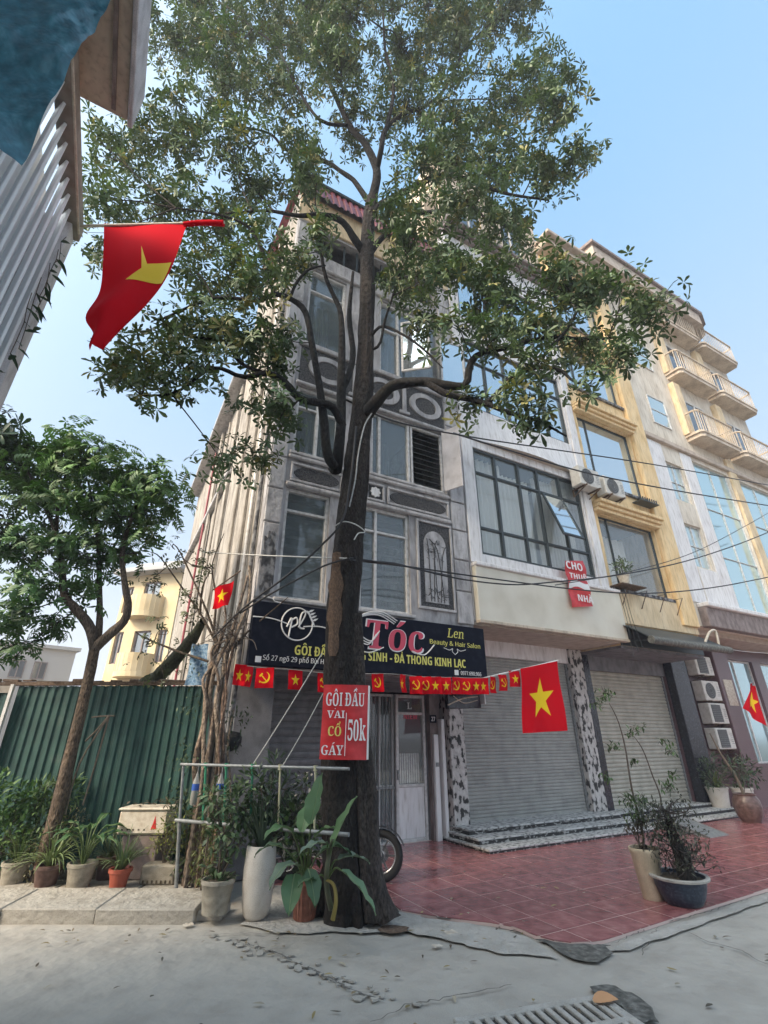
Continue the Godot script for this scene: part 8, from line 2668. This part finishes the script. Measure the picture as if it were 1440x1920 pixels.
	bush(o, [[Vector3(0.03, fy, 0), 0.2], [Vector3(-0.1, fy - 0.25, 0), 0.2], [Vector3(0.1, fy - 0.35, 0), 0.18], [Vector3(-0.05, fy - 0.6, 0), 0.22], [Vector3(-0.28, fy - 0.5, 0), 0.2]], 60, 0.07, 0.04, Color(0.035, 0.06, 0.03), Color(0.08, 0.10, 0.055), Vector3(0, 0.0, 0))
	b = B.new()
	for k in 70:
		b.col = Color(0.55, 0.50, 0.44) * R(0.6, 1.2)
		b.leaf(Vector3(0.03, fy - 0.05, 0.02) + rdir() * 0.2, rdir(), Vector3.UP, 0.045, 0.035, 0.2, 2)
	part("blossoms", b, M.dry_leaf, o, "stuff")
	# hanging black ball basket and the small fan-shaped plant on the pier
	o = local_thing("hanging_basket", "round dark hanging basket on the pier left of the shutter", "basket", Vector3(1.657, 1.655, -7.419))
	b = B.new()
	b.lathe(Vector3.ZERO, [Vector2(0, -0.13), Vector2(0.09, -0.10), Vector2(0.135, -0.02), Vector2(0.135, 0.05), Vector2(0.10, 0.11), Vector2(0, 0.13)], 18)
	part("basket", b, M.rubber, o)
	b = B.new()
	b.tube([Vector3(0, 0.12, 0), Vector3(0, 0.6, -0.05)], 0.004, 5)
	part("cord", b, M.pale_cable, o)

func right_pots() -> void:
	var P := func(v: Vector3, y: float) -> Vector3: return Vector3(v.x, y, v.z)
	var o := local_thing("cream_pot", "tall tapering cream pot with a spindly green shrub on the red tiles", "plant", P.call(Vector3(5.987, 0.03, -4.465), 0.034))
	pot_shape(o, [Vector2(0, 0), Vector2(0.125, 0), Vector2(0.13, 0.01), Vector2(0.185, 0.48), Vector2(0.196, 0.50), Vector2(0.20, 0.535), Vector2(0.192, 0.545), Vector2(0.178, 0.54), Vector2(0.17, 0.50)].map(func(q): return q * Vector2(0.86, 0.90)), M.cream_pot, 0.148, 0.455)
	var st := B.new()
	st.col = Color(0.10, 0.075, 0.055)
	var lines := [[Vector3(0, 0.5, 0), Vector3(6.099, 0.66, -4.521) - o.position, Vector3(6.074, 1.112, -4.535) - o.position, Vector3(6.09, 1.595, -4.526) - o.position, Vector3(6.064, 1.915, -4.54) - o.position, Vector3(6.002, 2.127, -4.575) - o.position], [Vector3(0.02, 0.5, 0.02), Vector3(6.139, 0.498, -4.499) - o.position, Vector3(6.361, 0.939, -4.377) - o.position, Vector3(6.33, 1.289, -4.394) - o.position, Vector3(6.285, 1.564, -4.419) - o.position, Vector3(6.213, 1.721, -4.458) - o.position], [Vector3(-0.02, 0.5, 0), Vector3(5.994, 0.507, -4.522) - o.position, Vector3(6.014, 0.832, -4.511) - o.position]]
	for l in lines:
		st.tube(curve(l, 5), taper(0.016, 0.005, (l.size() - 1) * 5 + 1), 6, false)
	var f := B.new()
	for q in [[Vector3(5.976, 2.235, -4.588), 0.17, 55, 0], [Vector3(5.862, 2.127, -4.651), 0.12, 30, 0], [Vector3(6.204, 1.773, -4.463), 0.12, 32, 0], [Vector3(6.323, 1.837, -4.398), 0.08, 20, 0], [Vector3(5.957, 1.608, -4.599), 0.11, 34, 0], [Vector3(6.153, 1.422, -4.491), 0.08, 22, 0], [Vector3(6.535, 1.671, -4.281), 0.07, 20, 0], [Vector3(6.605, 1.545, -4.243), 0.11, 30, 0], [Vector3(5.804, 1.259, -4.683), 0.09, 26, 0], [Vector3(6.567, 1.277, -4.264), 0.07, 20, 0], [Vector3(6.494, 1.141, -4.304), 0.12, 36, 0], [Vector3(5.978, 1.001, -4.53), 0.17, 70, 0], [Vector3(6.094, 1.001, -4.466), 0.12, 40, 0], [Vector3(5.959, 0.839, -4.484), 0.15, 60, 0], [Vector3(5.937, 0.675, -4.496), 0.15, 50, 1], [Vector3(5.961, 0.524, -4.425), 0.12, 26, 1], [Vector3(6.005, 0.784, -4.459), 0.12, 40, 1]]:
		var c: Vector3 = q[0] - o.position
		for k in 4:
			st.tube([c + rdir() * 0.02, c + rdir() * q[1] * 0.8], [0.004, 0.002], 4, false)
		for k in q[2]:
			f.col = (Color(0.07, 0.125, 0.04) if q[3] == 0 else Color(0.09, 0.075, 0.045)) * R(0.6, 1.5)
			f.leaf(c + rdir() * Vector3(1, 0.6, 1) * q[1] * pow(R(), 0.5), (rdir() + Vector3(0, -0.2, 0)).normalized(), Vector3.UP, R(0.045, 0.085), 0.026, 0.4, 2)
	part("stem", st, M.leaf_dull, o)
	part("foliage", f, M.leaf, o, "stuff")
	# blue glazed bowl with an old gnarled bonsai
	o = local_thing("bonsai_bowl", "round dark blue glazed bowl with a gnarled half bare bonsai", "plant", P.call(Vector3(6.067, 0.01, -4.088) + Vector3(0.05, 0, -0.10), 0.034))
	pot_shape(o, [Vector2(0, 0), Vector2(0.20, 0), Vector2(0.23, 0.02), Vector2(0.275, 0.10), Vector2(0.31, 0.20), Vector2(0.325, 0.275), Vector2(0.36, 0.285), Vector2(0.365, 0.305), Vector2(0.355, 0.315), Vector2(0.315, 0.31), Vector2(0.30, 0.27)].map(func(q): return q * 0.85), M.blue_pot, 0.259, 0.234, 40)
	var rimb := B.new()
	rimb.lathe(Vector3.ZERO, [Vector2(0.328, 0.272), Vector2(0.364, 0.284), Vector2(0.368, 0.306), Vector2(0.356, 0.318), Vector2(0.318, 0.313)].map(func(q): return q * 0.852), 40)
	part("pale_rim", rimb, M.skirt, o)
	var tk := resample([Vector3(6.09, 0.25, -4.07) - o.position, Vector3(6.087, 0.371, -4.071) - o.position, Vector3(6.075, 0.518, -4.078) - o.position, Vector3(6.041, 0.67, -4.097) - o.position, Vector3(6.039, 0.825, -4.098) - o.position, Vector3(6.035, 0.931, -4.1) - o.position], [0.10, 0.085, 0.075, 0.06, 0.045, 0.02], 0.025)
	part("trunk", bark_tube(tk[0], tk[1], 14, 300, 0.0, Color(0.05, 0.042, 0.036), 0.3), M.bark, o)
	var br := B.new()
	br.col = Color(0.055, 0.046, 0.04)
	f = B.new()
	for k in 90:
		var from: Vector3 = tk[0][rng.randi_range(4, tk[0].size() - 1)]
		var d := rdir()
		d.y = d.y * 0.6 + 0.25
		var e := from + d * Vector3(0.42, 0.28, 0.36) * R(0.4, 1.0)
		if k > 70:
			from = Vector3(R(-0.2, 0.25), 0.28, R(-0.15, 0.15))
			e = from + Vector3(R(-0.12, 0.2), R(0.12, 0.3), R(-0.1, 0.1))
		br.tube(curve([from, from.lerp(e, 0.5) + rdir() * 0.05, e], 3), taper(0.009, 0.002, 7), 4, false)
		for m in 12:
			f.col = Color(0.045, 0.052, 0.034).lerp(Color(0.10, 0.095, 0.06), R()) * R(0.6, 1.4)
			f.leaf(e + rdir() * R(0.0, 0.09), rdir(), Vector3.UP, R(0.03, 0.055), 0.018, 0.3, 2)
	for q in [[Vector3(5.925, 0.878, -4.16), 0.2], [Vector3(6.06, 0.799, -4.086), 0.18], [Vector3(5.833, 0.925, -4.268), 0.16], [Vector3(6.232, 0.619, -3.991), 0.18], [Vector3(5.928, 0.695, -4.158), 0.17]]:
		for m in 110:
			f.col = Color(0.035, 0.05, 0.032).lerp(Color(0.085, 0.10, 0.065), R()) * R(0.6, 1.4)
			f.leaf(q[0] - o.position + rdir() * q[1] * pow(R(), 0.5), rdir(), Vector3.UP, R(0.035, 0.06), 0.02, 0.3, 2)
	part("branch", br, M.leaf_dull, o)
	part("foliage", f, M.leaf_dull, o, "stuff")
	# far pots by the granite wall
	o = local_thing("white_flowerpot", "white tapering flowerpot with a small bush at the end of the steps", "plant", P.call(Vector3(13.597, 0.03, -7.789), 0.034))
	pot_shape(o, flared(0.17, 0.24, 0.56), M.white_pot, 0.21, 0.5)
	bush(o, [[Vector3(-0.1, 0.85, 0), 0.3], [Vector3(0.15, 1.05, 0), 0.26], [Vector3(-0.25, 0.68, 0.05), 0.2]], 32, 0.11, 0.04, Color(0.04, 0.06, 0.035), Color(0.07, 0.10, 0.05), Vector3(0, 0.5, 0))
	blades(o, 0.52, 30, 0.6, 0.03, Color(0.14, 0.17, 0.05), 1.6, 1.4)
	o = local_thing("brown_jar", "brown glazed jar with a bare twisted plant on the red tiles, far right", "plant", P.call(Vector3(12.838, 0.03, -6.788), 0.034))
	pot_shape(o, [Vector2(0, 0), Vector2(0.17, 0), Vector2(0.24, 0.12), Vector2(0.275, 0.28), Vector2(0.255, 0.42), Vector2(0.21, 0.50), Vector2(0.225, 0.53), Vector2(0.20, 0.54), Vector2(0.17, 0.50)], M.brown_pot, 0.17, 0.49)
	bush(o, [[Vector3(0, 0.9, 0), 0.28], [Vector3(-0.2, 1.1, -0.05), 0.25], [Vector3(0.25, 1.1, 0), 0.25]], 22, 0.10, 0.03, Color(0.04, 0.055, 0.035), Color(0.07, 0.08, 0.05), Vector3(0, 0.5, 0))
	var sp := B.new()
	sp.tube(curve([Vector3(0, 0.48, 0), Vector3(-0.15, 0.9, 0), Vector3(-0.28, 1.3, -0.1), Vector3(-0.42, 1.75, -0.15)], 5), taper(0.035, 0.012, 16), 7)
	part("twisted_stem", sp, M.pale_bark, o)
	o = local_thing("white_flowerpot", "white flowerpot half hidden behind the brown jar", "plant", P.call(Vector3(13.809, 0.03, -7.105) + Vector3(0.25, 0, -0.35), 0.034))
	pot_shape(o, flared(0.17, 0.23, 0.55), M.white_pot, 0.2, 0.5)
	bush(o, [[Vector3(0, 0.85, 0), 0.36], [Vector3(0.3, 0.9, 0.1), 0.32]], 32, 0.10, 0.05, Color(0.03, 0.055, 0.03), Color(0.06, 0.10, 0.04), Vector3(0, 0.5, 0))
	# chequered steel ramp on the far steps
	var a: Vector3 = Vector3(11.418, 0.28, -7.439)
	var e: Vector3 = Vector3(11.139, 0.05, -6.813)
	var r := thing("steel_ramp", "grey steel ramp plate laid over the dark steps before the cream shutter", "ramp", Vector3(e.x, 0.03, e.z))
	var b := B.new()
	var c := (a + e) / 2
	var ax := (e - a).normalized()
	var sd := Vector3(1, 0, 0.0)
	sd = (sd - ax * sd.dot(ax)).normalized()
	b.box(Vector3(10.5, 0.17, -6.75), Vector3(0.62, 0.02, 1.15), Basis(Vector3.RIGHT, 0.24), 0.004)
	part("plate", b, M.steel, r)
	b = B.new()
	for k in 2:
		b.box(Vector3(10.2 + k * 0.6, 0.16, -6.75), Vector3(0.02, 0.06, 1.15), Basis(Vector3.RIGHT, 0.24))
	part("edge_strip", b, M.steel, r)

# ---------------------------------------------------------------- wires
func wire(label: String, pts: Array, rad: float, mat: Material, group := "overhead cables") -> void:
	var b := B.new()
	b.tube(curve(pts, 8), rad, 6)
	single("overhead_cable", b, mat, label, "cable", group)

func wires() -> void:
	wire("upper black cable crossing the white and yellow houses to the right edge", [Vector3(2.302, 6.601, -5.6), Vector3(3.517, 6.822, -6.0), Vector3(5.424, 7.313, -6.3), Vector3(7.685, 7.737, -6.3), Vector3(10.98, 8.368, -6.3), Vector3(14.085, 8.914, -6.3), Vector3(19.763, 9.866, -6.3)], 0.016, M.cable)
	wire("black cable with twisted joints passing before the two upper cooling units", [Vector3(5.068, 7.273, -6.3), Vector3(6.594, 7.284, -6.25), Vector3(9.159, 7.427, -6.25), Vector3(13.026, 7.932, -6.25), Vector3(18.928, 8.833, -6.25)], 0.018, M.cable)
	wire("black cable drooping past the red rental banner and rising to the right", [Vector3(2.461, 3.868, -5.437), Vector3(3.802, 4.197, -6.2), Vector3(5.022, 4.23, -6.4), Vector3(6.274, 4.303, -6.4), Vector3(7.457, 4.53, -6.4), Vector3(9.548, 4.999, -6.4), Vector3(12.268, 5.762, -6.4), Vector3(15.393, 6.822, -6.4), Vector3(18.728, 8.069, -6.4)], 0.015, M.cable)
	wire("lowest black cable running under the yellow house window to the right edge", [Vector3(2.462, 3.838, -5.436), Vector3(4.029, 4.284, -6.4), Vector3(5.511, 4.334, -6.4), Vector3(7.739, 4.436, -6.4), Vector3(9.594, 4.587, -6.4), Vector3(11.524, 4.874, -6.4), Vector3(14.043, 5.394, -6.4), Vector3(17.432, 6.218, -6.4)], 0.015, M.cable)
	wire("thin black cable rising steeply across the teal glass front", [Vector3(7.21, 4.375, -6.2), Vector3(9.655, 5.033, -6.2), Vector3(12.533, 6.007, -6.2), Vector3(15.991, 7.509, -6.2), Vector3(18.793, 8.801, -6.2)], 0.009, M.cable)
	wire("black cable falling from the trunk past the first floor window to the vine", [Vector3(2.495, 5.987, -5.418), Vector3(2.421, 5.028, -5.402), Vector3(2.342, 4.4, -5.445), Vector3(2.128, 4.047, -5.677), Vector3(1.836, 3.711, -6.066), Vector3(1.558, 3.465, -6.561), Vector3(1.366, 3.264, -6.895), Vector3(1.158, 2.984, -7.123)], 0.016, M.cable)
	wire("second black cable from the trunk band down to the vine", [Vector3(2.441, 3.842, -5.391), Vector3(2.204, 3.78, -5.635), Vector3(1.968, 3.658, -5.993), Vector3(1.686, 3.495, -6.49), Vector3(1.428, 3.302, -6.861)], 0.014, M.cable)
	wire("white cable stretched level from the side wall to the trunk", [Vector3(0.938, 4.57, -8.157), Vector3(1.496, 4.3, -7.166), Vector3(2.009, 4.047, -6.199), Vector3(2.422, 3.853, -5.435)], 0.010, M.pale_cable)
	wire("loop of pale wire tied round the trunk above the torn bark", [Vector3(2.286, 4.347, -5.567), Vector3(2.374, 4.389, -5.462), Vector3(2.519, 4.337, -5.371), Vector3(2.65, 4.259, -5.368), Vector3(2.547, 4.21, -5.355), Vector3(2.49, 4.108, -5.364)], 0.008, M.pale_cable)
	wire("pale hose curving down the trunk below the right limb", [Vector3(2.7, 6.237, -5.306), Vector3(2.581, 5.951, -5.314), Vector3(2.512, 5.477, -5.352), Vector3(2.482, 5.028, -5.369), Vector3(2.42, 4.604, -5.403)], 0.012, M.steel)
	wire("thin grey cable to the first floor window bracket", [Vector3(2.485, 3.831, -5.401), Vector3(3.783, 4.38, -6.6), Vector3(4.457, 4.473, -6.9), Vector3(5.343, 4.495, -7.0)], 0.010, M.cable)
	wire("thin pale cable from the awning to the right edge", [Vector3(12.973, 3.667, -6.4), Vector3(14.492, 3.721, -6.6), Vector3(16.67, 3.853, -6.8)], 0.008, M.pale_cable)
	# hanging lamp hook at the awning corner
	var hk := B.new()
	hk.tube(curve([Vector3(12.649, 3.798, -6.6), Vector3(12.973, 4.075, -6.6), Vector3(13.25, 4.155, -6.6), Vector3(13.278, 3.984, -6.6), Vector3(13.204, 3.624, -6.6)], 6), 0.03, 8)
	single("curved_pipe", hk, M.foam_box, "bent pale pipe over the right end of the awning", "pipe")
	# vertical thin cables at the awning
	var b := B.new()
	for k in 3:
		b.tube(curve([Vector3(9.709, 4.676, -6.6) + Vector3(k * 0.12, 0, 0), Vector3(9.638, 4.043, -6.5) + Vector3(k * 0.1, 0, 0), Vector3(9.429, 3.225, -6.4) + Vector3(k * 0.2, 0.1 * k, 0)], 6), 0.005, 4)
	single("loose_wires", b, M.cable, "thin loose wires dangling from the cables before the awning", "wire")
	# plants on the first floor sill of the yellow house
	var o := local_thing("sill_plant", "green plant in a pale pot standing on the bracketed sill of the yellow house", "plant", Vector3(10.388, 5.028, -6.85))
	pot_shape(o, flared(0.10, 0.13, 0.22), M.foam_box, 0.11, 0.18)
	bush(o, [[Vector3(0, 0.36, 0), 0.17], [Vector3(0.15, 0.45, 0), 0.15], [Vector3(-0.14, 0.42, 0), 0.13], [Vector3(0.05, 0.55, 0), 0.13]], 60, 0.10, 0.03, Color(0.05, 0.09, 0.035), Color(0.12, 0.15, 0.05), Vector3(0, 0.2, 0))
	var sh := B.new()
	sh.box(Vector3(10.383, 5.014, -6.85) + Vector3(0.2, -0.02, -0.06), Vector3(0.9, 0.03, 0.36), Basis(), 0.006)
	single("plant_shelf", sh, M.rust, "rusty shelf on brackets under the sill plant", "shelf")

# ---------------------------------------------------------------- leaf litter
func litter() -> void:
	var b := B.new()
	for k in 170:
		var p: Vector3
		if k < 70:
			p = K(R(-4.5, 2.0), 5.9 - pow(R(), 2.0) * 1.4, 0.012)
		elif k < 120:
			p = K(R(-1.5, 3.5), R(3.6, 6.0), 0.012)
		else:
			p = Vector3(R(3.0, 9.0), 0.036, R(-7.0, -4.6))
		b.col = [Color(0.22, 0.17, 0.10), Color(0.12, 0.09, 0.06), Color(0.36, 0.32, 0.24), Color(0.09, 0.08, 0.06), Color(0.30, 0.24, 0.10)][k % 5] * R(0.7, 1.2)
		var a := R(0, TAU)
		b.leaf(p, Vector3(cos(a), R(0.0, 0.25), sin(a)), Vector3.UP, R(0.03, 0.09), R(0.014, 0.035), R(0.1, 0.5), 3, R(-0.3, 0.4))
	single("fallen_leaves", b, M.dry_leaf, "dry fallen leaves scattered over the lane and the red tiles", "leaves", "", "stuff")
	var o: Vector3 = Vector3(3.543, 0.0, -3.185)
	var l := B.new()
	l.col = Color(0.55, 0.30, 0.15)
	l.leaf(o + Vector3(-0.1, 0.035, -0.02), Vector3(0.9, 0.12, 0.3), Vector3(0, 1, 0.4), 0.19, 0.085, 0.3, 6, 0.5)
	single("dry_leaf", l, M.dry_leaf, "large curled orange dry leaf lying by the drain grating", "leaf")
	for q in [[Vector3(3.372, 0.0, -4.804), 0.09, "crumpled pale paper scrap on the lane near the tiled corner"], [Vector3(1.191, 0.0, -6.312) + Vector3(0, 0, 0.08), 0.07, "small white scrap at the end of the kerb"], [Vector3(3.072, 0.0, -4.595), 0.06, "tiny folded white scrap on the cement right of the tree"]]:
		var s := B.new()
		var f := noise(9.0, int(q[1] * 1000), 3)
		s.grid(func(u: float, t: float): return q[0] + Vector3((u - 0.5) * q[1] * 1.4, 0.018 + 0.012 * f.get_noise_2d(u * 3.0, t * 3.0), (t - 0.5) * q[1]), 6, 6)
		single("paper_scrap", s, M.foam_box, q[2], "scrap", "scraps on the lane")
